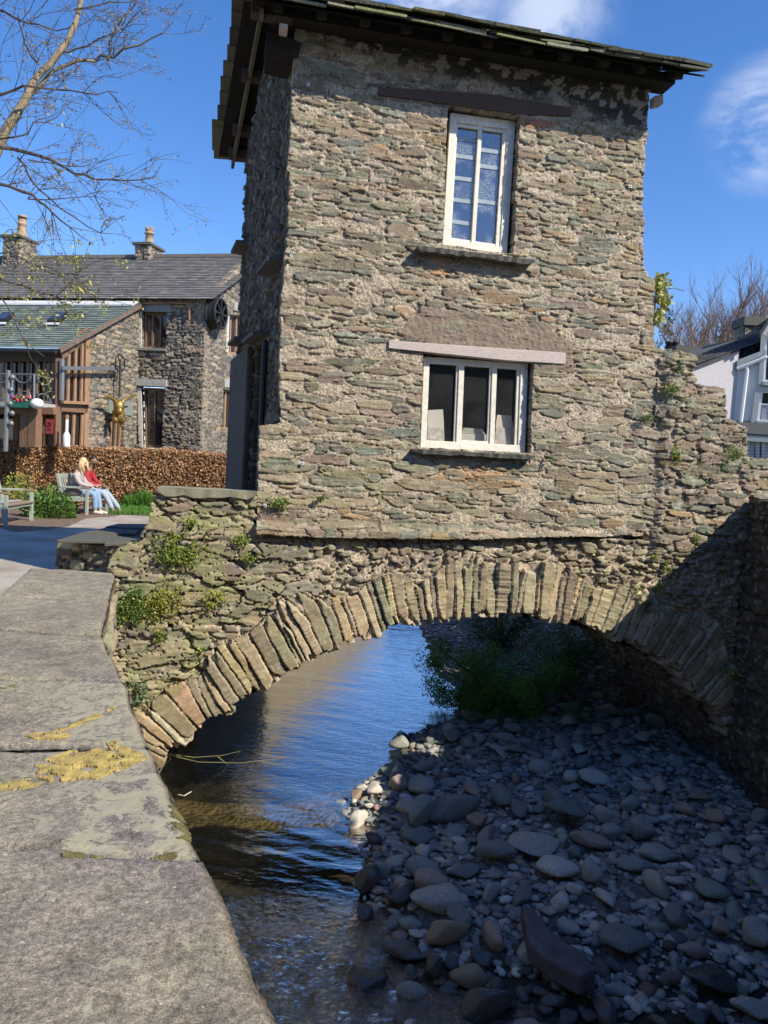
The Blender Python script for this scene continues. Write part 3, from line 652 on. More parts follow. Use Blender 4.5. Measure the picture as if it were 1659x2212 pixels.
# ---- roof
M_ROOFS = mat_vc('mossy_roof_slate', fine=50, bs=.9, bd=.012, var=.4)
def roof_slope(m, uA, uB, e_off, e_z, r_off, r_z, side, seed):
    r = random.Random(seed); L_ = math.hypot(r_off - e_off, r_z - e_z); sl = (FN * (r_off - e_off) + UP * (r_z - e_z)) / L_; nr = np.cross(FD, sl); nr = nr if nr[2] > 0 else -nr
    base = FA + FN * e_off + UP * e_z; row = 0; s = -.05; uA0 = uA
    while s < L_ - .05:
        uA = uA0 + (-.64 - uA0) * max(s, 0) / L_; u = uA - r.uniform(0, .1)
        while u < uB:
            w_ = r.uniform(.18, .5) * (1 if s > .3 else 1.2); th = r.uniform(.018, .034); lift = r.uniform(.0, .012); ov = r.uniform(-.03, .03) if row else r.uniform(-.05, .03); ln = .5
            sag = .05 * math.sin(u * 1.3) * .4
            u0_ = max(u, uA - r.uniform(0, .05)); u1_ = min(u + w_ * .97, uB + r.uniform(0, .06))
            if u1_ - u0_ > .03:
                p = [base + FD * u0_ + sl * (s + ov), base + FD * u1_ + sl * (s + ov + r.uniform(-.012, .012)), base + FD * (u1_ - .01) + sl * min(s + ln, L_), base + FD * (u0_ + .005) + sl * min(s + ln, L_)]
                p[0] = p[0] + nr * (.055 + lift + r.uniform(-.008, .008)); p[1] = p[1] + nr * (.055 + lift + r.uniform(-.008, .008)); p[2] = p[2] + nr * .008; p[3] = p[3] + nr * .008
                if row == 0: p[0] -= sl * r.uniform(0, .03)
                cc = r.choice([(.15, .155, .115), (.12, .12, .10), (.19, .185, .13), (.10, .11, .07), (.20, .21, .10), (.16, .15, .13), (.13, .15, .08)]); k = r.uniform(.7, 1.2)
                m.prism([a + UP * sag for a in p], nr * th, tuple(x * k for x in cc))
            u += w_
        s += .21 if row else .10; row += 1
m = MB(); roof_slope(m, -.60, 4.12, -.42, 5.83, 1.5, 6.90, 0, 3); roof_slope(m, -.95, 4.12, 3.42, 5.83, 1.5, 6.90, 1, 4)
for i in range(12): m.box(fp(-.44 + i * .41, 6.95, 1.5), (.44, .26, .05), (FD, FN, UP), (.13, .13, .1))
# extra broken slate ends along the front eave
rr = random.Random(9)
for lay in range(5):
    u = -.58 - lay * .03
    while u < 4.1:
        w_ = rr.uniform(.18, .6); o_ = -.50 + lay * .045 + rr.uniform(-.02, .03); z_ = 5.79 + lay * .036 + .012 * math.sin(u * 2.1 + 1) + rr.uniform(-.008, .008); e_ = u + w_ if u + w_ < 4.16 else 4.16 + rr.uniform(-.08, .03)
        if e_ > u + .04: m.prism([fp(u, z_, o_), fp(e_, z_ + rr.uniform(-.012, .012), o_ + rr.uniform(-.03, .03)), fp(e_, z_ + .16, o_ + .35), fp(u, z_ + .16, o_ + .35)], (0, 0, rr.uniform(.016, .032)), rr.choice([(.20, .22, .10), (.13, .13, .1), (.22, .21, .15), (.17, .19, .10), (.10, .10, .08), (.26, .26, .19)]))
        u += w_ * rr.uniform(.92, 1.15)
m.build('roof', M_ROOFS, bridge_house)
M_EAVESHADE = mat('eave_shade_timber', (.02, .016, .013), .9, .4, 16, .5, .006)  # shade under the eaves put into the timber colour
m = MB()   # boarding under the slates and the deep beam behind the eave
def slope_board(e_off, r_off, dz):
    ul = -.56 if e_off < 1 else -.9
    m.prism([fp(ul, 5.81 + dz, e_off), fp(4.12, 5.81 + dz, e_off), fp(4.12, 6.87 + dz, r_off), fp(-.6, 6.87 + dz, r_off)], (0, 0, .02))
slope_board(-.38, 1.5, -.02); slope_board(3.38, 1.5, -.02)
m.prism([fp(-.3, 5.80, -.2), fp(3.9, 5.78, -.2), fp(3.9, 5.88, -.2), fp(-.3, 5.9, -.2)], FN * .25)
m.build('soffit_boarding', M_EAVESHADE, bridge_house)
for i in range(11):
    u = -.25 + i * .41; m = MB(); m.bar(fp(u, 5.78, -.36), fp(u, 6.0, .12), .07, .09, FD); m.build('rafter', M_EAVESHADE, bridge_house, bevel=.006)
for (o_, z_) in ((-.12, 5.86), (.55, 6.22), (1.3, 6.66), (2.2, 6.36), (2.9, 5.98), (3.22, 5.78)):
    m = MB(); m.bar(fp(-.50 - .28 * max(o_ - 1.5, 0) / 1.9, z_, o_), fp(-.1, z_, o_), .13, .13, FN); m.build('purlin', M_BROWNW, bridge_house, bevel=.01)
m = MB(); m.prism([fp(-.72, 5.62, 3.32), fp(-.72, 5.74, 3.32), fp(-.42, 6.80, 1.5), fp(-.42, 6.68, 1.5)], FD * .04)
m.prism([fp(-.42, 5.66, -.3), fp(-.42, 5.78, -.3), fp(-.42, 6.80, 1.5), fp(-.42, 6.68, 1.5)], FD * .04)
m.build('verge_board', mat('mossy_verge_timber', (.15, .13, .075), .85, .3, 14, .5, .005), bridge_house)
m = MB(); m.bar(F(1408, 222, -.02), F(1428, 218, -.06), .10, .10, FN); m.build('beam_end', M_PINKW, bridge_house, bevel=.01)
m = MB(); P = [F(604, 48, -.3), F(622, 51, -.3), F(622, 62, -.3), F(604, 59, -.3)]; m.prism(P, FN * .15); m.build('beam_end', M_PINKW, bridge_house, bevel=.01)
m = MB(); m.prism([F(578, 66, -.05), F(652, 92, -.05), F(644, 122, -.05), F(572, 104, -.05)], FN * .5); m.build('wall_plate', M_EAVESHADE, bridge_house, bevel=.01)
# ================================================================== RIVER, BANKS, GROUND
WZ = -2.0
def g2(px, py, z=WZ): p = atZ(px, py, z); return (float(p[0]), float(p[1]))
grav = [g2(*p) for p in [(1700, 2235), (1500, 2205), (1330, 2165), (1230, 2125), (1080, 2085), (960, 2065), (880, 2030), (850, 1975), (800, 1925), (815, 1850), (790, 1790), (755, 1735), (790, 1690), (835, 1665), (868, 1600), (925, 1575), (1000, 1545), (985, 1490), (940, 1450), (925, 1400), (905, 1352)]] + [(1.4, 24), (7, 24), (7, 3.0)]
def sdist(U, V, poly):
    D = np.full(U.shape, 1e9)
    for i in range(len(poly)):
        a = np.array(poly[i]); b = np.array(poly[(i + 1) % len(poly)]); d = b - a; t = np.clip(((U - a[0]) * d[0] + (V - a[1]) * d[1]) / (d @ d), 0, 1)
        D = np.minimum(D, np.hypot(U - a[0] - t * d[0], V - a[1] - t * d[1]))
    return np.where(inpoly(U, V, poly), D, -D)
def bedz(U, V):
    U = np.asarray(U, float); V = np.asarray(V, float)
    s = sdist(U, V, grav); z = WZ + np.where(s > 0, .02 + np.clip(s * .16, 0, .22), np.clip(s * .30, -.30, 0)) 
    z = z + (fbm(U * 3, V * 3, 2, 4) - .5) * .12 + (fbm(U * 12, V * 12, 4, 3) - .5) * .05
    z = z - .35 * sstep(8.2, 8.9, V) * np.where(s > 0, 0, np.clip(-s * 3, 0, 1))
    # shallow stony run in the near foreground
    z = z + sstep(5.6, 4.6, V) * np.where(s > 0, 0, .13)
    # right bank beyond the bridge climbs to the far ground level
    z = z + sstep(2.4, 4.8, U + .0 * V) * sstep(10.6, 11.6, V) * 2.8
    z = z + sstep(19, 26, V) * 2.2 * sstep(.5, 3, U)
    return z
def grid(name, x0, x1, y0, y1, res, zf, matr, parent=None, smooth=True):
    nx = int((x1 - x0) / res) + 1; ny = int((y1 - y0) / res) + 1; X, Y = np.meshgrid(np.linspace(x0, x1, nx), np.linspace(y0, y1, ny)); Z = zf(X, Y)
    v = np.stack([X, Y, Z], -1).reshape(-1, 3); idx = np.arange(nx * ny).reshape(ny, nx); q = np.stack([idx[:-1, :-1], idx[:-1, 1:], idx[1:, 1:], idx[1:, :-1]], -1).reshape(-1, 4)
    me = bpy.data.meshes.new(name); me.vertices.add(len(v)); me.vertices.foreach_set('co', v.astype(np.float32).ravel()); me.loops.add(q.size); me.loops.foreach_set('vertex_index', q.astype(np.int32).ravel())
    me.polygons.add(len(q)); me.polygons.foreach_set('loop_start', np.arange(0, q.size, 4, dtype=np.int32)); me.update(calc_edges=True)
    return link(name, me, matr, parent, smooth)
mb_, t, b = newmat('stony_bed')
vo = NN(t, 'ShaderNodeTexVoronoi'); vo.inputs['Scale'].default_value = 16; tcb = NN(t, 'ShaderNodeTexCoord'); t.links.new(tcb.outputs['Object'], vo.inputs['Vector'])
nb_ = noise(t, 4, 5, .6); n3 = noise(t, 50, 4, .7)
c1 = ramp(t, vo.outputs['Color'], [(.2, (.16, .15, .10)), (.5, (.34, .31, .20)), (.8, (.5, .4, .27))]); c2 = ramp(t, nb_.outputs[0], [(.4, (.13, .115, .065)), (.62, (.38, .31, .22))])
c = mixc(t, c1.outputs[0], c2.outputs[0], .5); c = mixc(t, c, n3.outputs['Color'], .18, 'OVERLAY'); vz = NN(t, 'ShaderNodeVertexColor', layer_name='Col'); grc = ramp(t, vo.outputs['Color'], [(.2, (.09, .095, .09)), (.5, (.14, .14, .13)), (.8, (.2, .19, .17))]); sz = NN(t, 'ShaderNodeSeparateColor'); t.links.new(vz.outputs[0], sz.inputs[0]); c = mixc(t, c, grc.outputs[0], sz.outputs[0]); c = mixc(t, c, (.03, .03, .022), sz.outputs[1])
t.links.new(c, b.inputs['Base Color']); b.inputs['Roughness'].default_value = .9
p_ = bump(t, b, vo.outputs['Distance'], .9, -.05); bump(t, b, n3.outputs[0], .6, .02, p_)
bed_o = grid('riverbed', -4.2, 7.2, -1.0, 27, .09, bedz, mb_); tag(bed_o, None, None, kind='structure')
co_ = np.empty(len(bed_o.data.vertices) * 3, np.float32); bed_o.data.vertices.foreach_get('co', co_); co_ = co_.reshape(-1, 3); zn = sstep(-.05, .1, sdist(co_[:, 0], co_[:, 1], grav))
ca = bed_o.data.color_attributes.new('Col', 'FLOAT_COLOR', 'POINT'); ca.data.foreach_set('color', np.stack([zn, np.maximum(sstep(7.15, 6.6, co_[:, 1] + .3 * (fbm(co_[:, 0] * 3, co_[:, 1] * 3, 1, 2) - .5)) * np.maximum(1 - zn, sstep(5.8, 5.0, co_[:, 1])), sstep(8.35, 8.8, co_[:, 1] + .5 * (fbm(co_[:, 0] * 2, co_[:, 1] * 3, 2, 2) - .5)) * (1 - zn)), zn, zn * 0 + 1], -1).astype(np.float32).ravel())  # green channel paints shade on the bed around the sunlit patch
# water
mw, t, b = newmat('stream_water'); t.nodes.remove(b); o = t.nodes['Material Output']
g = NN(t, 'ShaderNodeBsdfGlossy'); g.inputs['Roughness'].default_value = .015; tr = NN(t, 'ShaderNodeBsdfTransparent'); tr.inputs[0].default_value = (.74, .71, .55, 1)
n1 = noise(t, 7, 3, .55, sc3=(1.0, 2.4, 1), dist=.6); n2 = noise(t, 30, 3, .6, sc3=(1, 1.7, 1))
bp = NN(t, 'ShaderNodeBump'); bp.inputs['Strength'].default_value = .30; bp.inputs['Distance'].default_value = .018; t.links.new(n1.outputs[0], bp.inputs['Height'])
bp2 = NN(t, 'ShaderNodeBump'); bp2.inputs['Strength'].default_value = .10; bp2.inputs['Distance'].default_value = .003; t.links.new(n2.outputs[0], bp2.inputs['Height']); t.links.new(bp.outputs[0], bp2.inputs['Normal'])
tq = NN(t, 'ShaderNodeTexCoord'); sx_ = NN(t, 'ShaderNodeSeparateXYZ'); t.links.new(tq.outputs['Object'], sx_.inputs[0]); mr_ = NN(t, 'ShaderNodeMapRange'); t.links.new(sx_.outputs['Y'], mr_.inputs[0]); mr_.inputs[1].default_value = 6.2; mr_.inputs[2].default_value = 5.0
n4 = noise(t, 17, 5, .65, dist=1.0); mm_ = NN(t, 'ShaderNodeMath', operation='MULTIPLY'); t.links.new(n4.outputs[0], mm_.inputs[0]); t.links.new(mr_.outputs[0], mm_.inputs[1])
bp3 = NN(t, 'ShaderNodeBump'); bp3.inputs['Strength'].default_value = .8; bp3.inputs['Distance'].default_value = .05; t.links.new(mm_.outputs[0], bp3.inputs['Height']); t.links.new(bp2.outputs[0], bp3.inputs['Normal']); bp2 = bp3
t.links.new(bp2.outputs[0], g.inputs['Normal']); fm = facing_fresnel(t, .06, 2.8, bp2.outputs[0], 3.8)
mx_ = NN(t, 'ShaderNodeMixShader'); t.links.new(fm.outputs[0], mx_.inputs[0]); t.links.new(tr.outputs[0], mx_.inputs[1]); t.links.new(g.outputs[0], mx_.inputs[2]); nf = noise(t, 26, 6, .75, dist=1.5); fr1 = NN(t, 'ShaderNodeMapRange'); t.links.new(nf.outputs[0], fr1.inputs[0]); fr1.inputs[1].default_value = .62; fr1.inputs[2].default_value = .74; fr1.inputs[4].default_value = .55
fr2 = NN(t, 'ShaderNodeMath', operation='MULTIPLY'); t.links.new(fr1.outputs[0], fr2.inputs[0]); t.links.new(mr_.outputs[0], fr2.inputs[1]); fo = NN(t, 'ShaderNodeBsdfDiffuse'); fo.inputs[0].default_value = (.34, .38, .42, 1); mxf = NN(t, 'ShaderNodeMixShader'); t.links.new(fr2.outputs[0], mxf.inputs[0]); t.links.new(mx_.outputs[0], mxf.inputs[1]); t.links.new(fo.outputs[0], mxf.inputs[2]); t.links.new(mxf.outputs[0], o.inputs[0])
def wz(X, Y):
    r = sstep(6.3, 4.9, Y + .5 * (fbm(X * .8, Y * .8, 1, 2) - .5))
    return WZ + (fbm(X * 1.8 + Y * .6, Y * 4.6 + X, 5, 3) - .5) * (.010 + .034 * sstep(8.5, 6, Y)) + r * (fbm(X * 5, Y * 8, 6, 3) - .5) * .06
tag(grid('water', -4.2, 6.0, -1.0, 26, .035, wz, mw), None, None, kind='structure')

# ---- ground: one sheet with the stream channel cut out of it
mg, t, b = newmat('far_ground'); n = noise(t, .6, 6, .6); r_ = ramp(t, n.outputs[0], [(.3, (.06, .075, .03)), (.7, (.12, .14, .05))]); t.links.new(r_.outputs[0], b.inputs['Base Color']); b.inputs['Roughness'].default_value = .95
chanL = [(.5, -1.0), (.28, .0), (.0, .6), (-.52, 1.64), (-.95, 2.42), (-1.36, 3.75), (-2.0, 5.4), (-2.72, 7.28), (-2.95, 7.3), (-2.95, 10.85), (-2.1, 14), (-1.1, 18), (.3, 26)]
chanR = [(7.2, 26.8), (7.2, 26), (5.0, 24), (4.6, 11.8), (4.3, 11.8), (4.3, 8.9), (4.17, 8.6), (4.0, 6), (3.9, -1)]
gv = chanL + chanR
gz = [0.0] * len(chanL) + [.9] * len(chanR)
big = [(-900, -40), (-900, 900), (900, 900), (900, -40)]
m = MB()
cl = [(x, y, 0) for x, y in chanL]; cr = [(x, y, 0) for x, y in chanR[1:]]
m.add([(-900, -60, 0), (3.9, -60, 0), (3.9, -1, 0)] + [(.5, -1, 0)] + cl[1:] + [(7.2, 26.8, 0)] + [(7.2, 900, 0), (-900, 900, 0)], [tuple(range(3 + len(cl) + 3))])
m.add([(7.2, 900, 0), (7.2, 26.8, 0)] + cr + [(3.9, -60, 0), (900, -60, 0), (900, 900, 0)], [tuple(range(2 + len(cr) + 3))])
go = m.build('ground', mg); tag(go, None, None, kind='structure')
# path of pale gravel on the left
mp_, t, b = newmat('pale_gravel_path'); n = noise(t, 60, 6, .75); n2 = noise(t, 1.2, 4, .6); r1 = ramp(t, n.outputs[0], [(.3, (.26, .235, .20)), (.7, (.56, .51, .45))]); r2 = ramp(t, n2.outputs[0], [(.35, (.7, .62, .55)), (.6, (1, 1, 1))])
t.links.new(mixc(t, r1.outputs[0], r2.outputs[0], 1.0, 'MULTIPLY'), b.inputs['Base Color']); b.inputs['Roughness'].default_value = .95; bump(t, b, n.outputs[0], .8, .01)
pe = [g2(-60, 1085, 0), g2(0, 1128, 0), g2(60, 1123, 0), g2(130, 1122, 0), g2(175, 1113, 0), g2(260, 1112, 0), g2(335, 1117, 0), g2(420, 1110, 0)]
m = MB(); m.add([(x, y, .004) for x, y in [(-14, 12)] + pe[1:] + [(-2.96, 17), (-2.96, 7.32), (-2.75, 7.29), (-2.02, 5.35), (-1.4, 3.7), (-.97, 2.4), (-.55, 1.6), (-.05, .6), (-.1, -6), (-14, -6)]], [tuple(range(len(pe) - 1 + 11))])
tag(m.build('path', mp_), None, None, kind='structure')
M_SOIL = mat('brown_soil', (.16, .11, .075), .95, .35, 8, .8, .02)
m = MB()
sp_ = [g2(*p, 0) for p in [(-40, 1130), (30, 1150), (90, 1146), (150, 1137), (185, 1120), (240, 1116), (300, 1108), (300, 1080), (-40, 1080)]]
m.add([(x, y, .008) for x, y in sp_], [tuple(range(len(sp_)))]); tag(m.build('bare_earth', M_SOIL), None, None, kind='structure')

# ---- retaining walls
def wall_strip(name, pts, z0, ztop, res, seed, label, cat, matr=M_STONE, inward=1, pal=PAL_LICH, thick=.3, hs=(.05, .12), fdn=None, mortar=(.2, .18, .15), depth=.04):
    """masonry along a plan polyline; ztop is a number or a function of distance"""
    P = np.array(pts, float); seg = np.concatenate([[0], np.cumsum(np.linalg.norm(np.diff(P, axis=0), axis=1))]); L_ = seg[-1]
    d_ = np.diff(P, axis=0); nn = np.stack([d_[:, 1], -d_[:, 0]], -1) / np.linalg.norm(d_, axis=1)[:, None] * inward
    sm = (seg[:-1] + seg[1:]) / 2
    def mp2(U, V, H):
        x = np.interp(U, seg, P[:, 0]); y = np.interp(U, seg, P[:, 1]); nx = np.interp(U, sm, nn[:, 0]); ny = np.interp(U, sm, nn[:, 1])
        return np.stack([x + nx * H, y + ny * H, V], -1)
    zt = ztop if callable(ztop) else (lambda s: ztop + 0 * s); zm = float(np.max(zt(np.linspace(0, L_, 200))))
    kf = lambda U, V: V < zt(U) + (fbm(U * 9, V * 9, 2, 2) - .5) * .02
    bn = nn.mean(0); bn = np.append(-bn / np.linalg.norm(bn), 0)
    o = masonry(name, 0, L_, z0, zm, res, stones_rows(0, L_, z0, zm, hs[0], hs[1], (1.6, 4.5), .05, seed), mp2, kf, pal=pal, mortar=mortar, back=thick, backvec=bn, seed=seed, mat=matr, depth=depth, gap=.03)
    if label: tag(o, label, cat)
    return o
rw = wall_strip('retaining_wall', [(4.2, 8.75), (4.17, 8.5), (4.08, 6.3), (3.98, 4.0), (3.85, 1.5)], -2.3, lambda s: np.where(s < 2.25, 1.46, 2.08), .016, 51, 'dark shaded stone retaining wall rising from the gravel at the right edge', 'wall', inward=1, thick=.35, pal=[tuple(.6 * x for x in c) for c in PAL_DARK], mortar=(.03, .028, .025))  # near part raised out of view to shade gravel; shade put into stone colours
wall_strip('river_bank_wall', [(-1.36, 3.75), (-2.0, 5.4), (-2.72, 7.28)], -2.3, -.02, .03, 52, 'stone bank wall under the path, between roadside parapet and bridge', 'wall', M_STONE_FAR, inward=1, thick=.3)
wall_strip('river_bank_wall', [(-2.6, 10.9), (-2.1, 14), (-1.1, 18), (.3, 25.5)], -2.3, .02, .04, 53, 'stone bank wall along the stream beyond the bridge', 'wall', M_STONE_FAR, inward=1, thick=.3, pal=PAL_FACE, mortar=(.3, .27, .22))
# ---- unseen block added on the right bank to throw shade on the stream
rb = tag(empty('shade_blocker', (6.4, 0, 0)), 'unseen stone block added on the right bank to shade the stream', 'building')
m = MB(); m.prism([(4.25, -8, -2.3), (5.6, -8, -2.3), (5.6, 3.2, -2.3), (4.25, 3.2, -2.3)], (0, 0, 6.4)); m.build('walls', M_WALLP, rb)  # body of the added shade block
m = MB(); m.prism([(4.15, -8.2, 4.06), (4.15, 3.3, 4.06), (4.95, 3.3, 4.4), (4.95, -8.2, 4.4)], (0, 0, .08)); m.prism([(5.75, -8.2, 4.06), (5.75, 3.3, 4.06), (4.95, 3.3, 4.4), (4.95, -8.2, 4.4)], (0, 0, .08)); m.build('roof', M_SLATE, rb)  # top of the added shade block
rb = tag(empty('unseen_terrace', (0, -11, 0)), 'unseen terrace added behind the viewer to cut sky light and darken reflections', 'building')  # terrace added out of view, raised to cut the sky fill
m = MB(); m.prism([(-22, -14, 0), (14, -14, 0), (14, -9, 0), (-22, -9, 0)], (0, 0, 8.5)); m.build('walls', M_WALLP, rb)  # body of the added unseen terrace
m = MB(); m.prism([(-22, -8.7, 8.4), (-22, -11.5, 10.5), (-22, -14.3, 8.4)], (36, 0, 0)); m.build('roof', M_SLATE, rb)  # top of the added unseen terrace

# ---- stones of the gravel bank
mr, t, b = newmat('river_stone'); oi = NN(t, 'ShaderNodeObjectInfo'); n = noise(t, 9, 5, .65); n2 = noise(t, 60, 4, .7)
rp = ramp(t, oi.outputs['Random'], [(0, (.22, .245, .235)), (.14, (.29, .30, .28)), (.3, (.15, .17, .165)), (.45, (.33, .32, .29)), (.58, (.23, .25, .24)), (.72, (.29, .23, .195)), (.78, (.22, .245, .22)), (.86, (.44, .43, .39)), (.93, (.34, .25, .20)), (.96, (.16, .17, .165))]); rp.color_ramp.interpolation = 'CONSTANT'
v_ = ramp(t, n.outputs[0], [(.3, (.72,) * 3), (.7, (1.25,) * 3)]); t.links.new(mixc(t, mixc(t, rp.outputs[0], (1.08, 1.1, 1.04), 1.0, 'MULTIPLY'), v_.outputs[0], 1.0, 'MULTIPLY'), b.inputs['Base Color']); b.inputs['Roughness'].default_value = .8
p_ = bump(t, b, n.outputs[0], .35, .02); bump(t, b, n2.outputs[0], .35, .004, p_); M_RIV = mr
M_WET = mat('wet_dark_stone', (.07, .07, .068), .22, .4, 9, .4, .01); M_PALEST = mat('sun_bleached_stone', (.55, .51, .44), .8, .15, 9, .4, .01); M_TANST = mat('tan_boulder', (.27, .21, .145), .8, .3, 8, .5, .01)
M_GRAV = mat_vc('small_gravel', fine=60, bs=.3, bd=.004, var=.2)
def ico(sub):
    import bmesh
    bm = bmesh.new(); bmesh.ops.create_icosphere(bm, subdivisions=sub, radius=1); v = np.array([x.co[:] for x in bm.verts]); f = [tuple(q.index for q in x.verts) for x in bm.faces]; bm.free(); return v, f
I3, I3f = ico(3); I2, I2f = ico(2); I1, I1f = ico(1)
def rock_v(base, rs, angular=.5, flat=.6):
    v = base.copy(); sh = np.array([rs.uniform(.75, 1.25), rs.uniform(.6, 1.0), flat * rs.uniform(.75, 1.25)]); o = rs.uniform(0, 50, 3)
    v *= (1 + (fbm(v[:, 0] * 1.3 + o[0], v[:, 1] * 1.3 + v[:, 2] * 1.1 + o[1], 0, 3) - .5) * .55)[:, None]
    for _ in range(int(2 + angular * 9)):
        n_ = rs.normal(size=3); n_ /= np.linalg.norm(n_); d_ = rs.uniform(.55, .85); e = v @ n_ - d_; v -= np.clip(e, 0, None)[:, None] * n_ * (.85 if angular > .3 else .6)
    return v * sh
protos = []
for i in range(14):
    rs = np.random.RandomState(60 + i); v = rock_v(I3, rs, [.5, .8, 1.1, 1.4][i % 4], [.75, .6, .5, .42][(i // 2) % 4])
    me = bpy.data.meshes.new('river_stone'); me.from_pydata([tuple(q) for q in v], [], I3f); me.materials.append(M_RIV); me.polygons.foreach_set('use_smooth', [True] * len(me.polygons)); protos.append(me)
placed = []
def put_rock(x, y, rx, ry, h, label=None, matr=None, proto=None, rz=None, sink=.35, tilt=.15, group='grey river stones of the gravel bank'):
    me = protos[proto if proto is not None else rnd.randrange(14)]
    if matr is not None: me = me.copy(); me.materials.clear(); me.materials.append(matr)
    o = bpy.data.objects.new('river_stone', me); COL.objects.link(o); o.scale = (rx, ry, h)
    z = float(bedz(np.array([x]), np.array([y]))[0])
    o.location = (x, y, z + h * (.75 - sink)); o.rotation_euler = (rnd.gauss(0, tilt), rnd.gauss(0, tilt), rnd.uniform(0, 6.28) if rz is None else rz)
    tag(o, label or 'grey rounded stone among others on the shaded gravel bank', 'stone', group); placed.append((x, y, max(rx, ry))); return o
def crop(x, y): return 548.6 + x * .6693, 1645.8 + y * .6693
BIGR = [(330, 85, 62, 52, 'angular tan sunlit stone, left of the small sunlit trio at the water', M_TANST, 3), (390, 90, 72, 48, 'pale grey sunlit stone, right of the small sunlit trio at the water', M_PALEST, 2), (350, 60, 36, 24, 'small pinkish sunlit stone behind the two larger sunlit ones', M_PALEST, 0), (337, 158, 64, 62, 'cream sunlit stone lying half in the water, nearest of the sunlit group', M_PALEST, 1), (372, 132, 30, 22, 'little pale pebble between the sunlit stones', M_PALEST, 0),
        (465, 85, 52, 92, 'upright egg-shaped grey stone right of the sunlit group', None, 4), (645, 178, 135, 88, 'broad domed grey-green boulder in the upper middle of the gravel', None, 1), (790, 165, 88, 78, 'smooth pale oval stone right of the broad domed boulder', M_PALEST if False else None, 0), (715, 235, 88, 76, 'pinkish brown rounded boulder in the middle of the gravel', M_TANST, 5), (1000, 228, 150, 118, 'largest flat grey boulder in the centre right of the gravel', None, 6),
        (540, 182, 104, 96, 'dark grey rounded boulder left of the broad domed boulder', None, 8), (472, 415, 92, 74, 'dark rounded stone at the edge of the water beside the stacked boulders', M_WET, 4), (365, 358, 100, 100, 'tall dark wet boulder standing in the water', M_WET, 9), (415, 340, 70, 90, 'dark stone leaning against the tall wet boulder', None, 5), (360, 440, 82, 68, 'brown-black wet stone standing alone in the water', M_WET, 2), (398, 512, 70, 42, 'small black wet stone in the water furthest left', M_WET, 8), (285, 368, 100, 30, 'low black rock ledge awash left of the tall wet boulder', M_WET, 11),
        (573, 402, 130, 84, 'dark grey boulder at the back of the stacked boulders', None, 9), (605, 450, 155, 92, 'long grey boulder on top of the stacked boulders', None, 0), (662, 492, 104, 84, 'dark purple-grey boulder at the right of the stacked boulders', None, 4), (627, 538, 108, 76, 'brown rounded boulder in front of the stacked boulders', M_TANST, 1), (510, 497, 82, 62, 'small grey stone half in water left of the brown boulder', None, 5), (780, 337, 118, 92, 'broad grey angular boulder left of the ribbed one', None, 3), (905, 318, 135, 66, 'ribbed layered dark boulder in the gravel', None, 10), (965, 388, 118, 84, 'pale flat triangular slab in the gravel', M_PALEST if False else None, 7), (1240, 278, 100, 84, 'squarish grey-green boulder right of centre', None, 2),
        (1080, 412, 66, 88, 'tall pale oval stone right of the triangular slab', None, 0), (1358, 537, 88, 78, 'mottled round stone in the right of the gravel', None, 4), (1500, 566, 78, 72, 'smooth grey stone near the right edge of the gravel', None, 5), (490, 567, 118, 66, 'black wet block at the top of the little rapids', M_WET, 3), (345, 640, 124, 94, 'dark brown sunken block in the rapids, furthest left', M_WET, 7), (752, 738, 132, 100, 'large brown boulder standing in the rapids', M_WET, 1), (700, 652, 102, 78, 'reddish brown boulder at the head of the rapids', M_TANST, 0), (512, 692, 84, 48, 'grey stone just breaking the water in the rapids', None, 8), (697, 818, 122, 56, 'dark stone at the bottom edge of the picture in the rapids', M_WET, 9),
        (1480, 702, 152, 88, 'large dark angular boulder at the lower right', M_WET, 6), (1612, 592, 112, 92, 'dark grey boulder at the right edge of the gravel', None, 2), (1182, 592, 132, 84, 'dark flat stone right of the long slab', None, 7), (895, 802, 84, 42, 'pale flat stone in the rapids at the bottom', None, 3), (1182, 712, 86, 58, 'pale angular slab at the water below the long slab', None, 3), (1610, 820, 100, 60, 'pale grey stone in the bottom right corner', None, 4), (735, 600, 90, 80, 'dark squat boulder above the reddish brown one', M_WET, 6), (580, 640, 60, 80, 'black upright rock in the rapids', M_WET, 9), (1290, 450, 70, 70, 'light speckled stone right of the tall oval', None, 1), (1420, 620, 70, 50, 'pale rounded cobble near the mottled round stone', None, 0), (1125, 240, 70, 100, 'cracked pale stone right of the largest flat boulder', None, 5)]
for (cx, cy, w_, h_, lab, mt_, pi) in BIGR:
    px, py = crop(cx, cy); X = atZ(px, py + h_ * .12, WZ + .1); dist = np.linalg.norm(X - CAMP); s_ = .6693 * dist / FPX
    rx = w_ * s_ / 2 * 1.14; ry = rx * .85; hh = max(h_ * s_ * .62, .04) 
    put_rock(X[0], X[1], rx, ry, hh, lab, mt_, pi, 0 if w_ > h_ * 1.25 else None, .15, .08, None)
# the long dark slab
S_ = [crop(*p) for p in ((862, 450), (905, 470), (975, 560), (1060, 605), (1108, 665), (1060, 690), (960, 640), (890, 585))]
m = MB(); P = [atZ(*p, WZ + .28) for p in S_]; m.prism(P, (0, 0, -.16)); o = m.build('rock_slab', mat('purple_grey_slab', (.085, .08, .09), .75, .3, 10, .5, .02), bevel=.03); tag(o, 'long dark purple-grey slab lying diagonally at the edge of the gravel', 'stone')
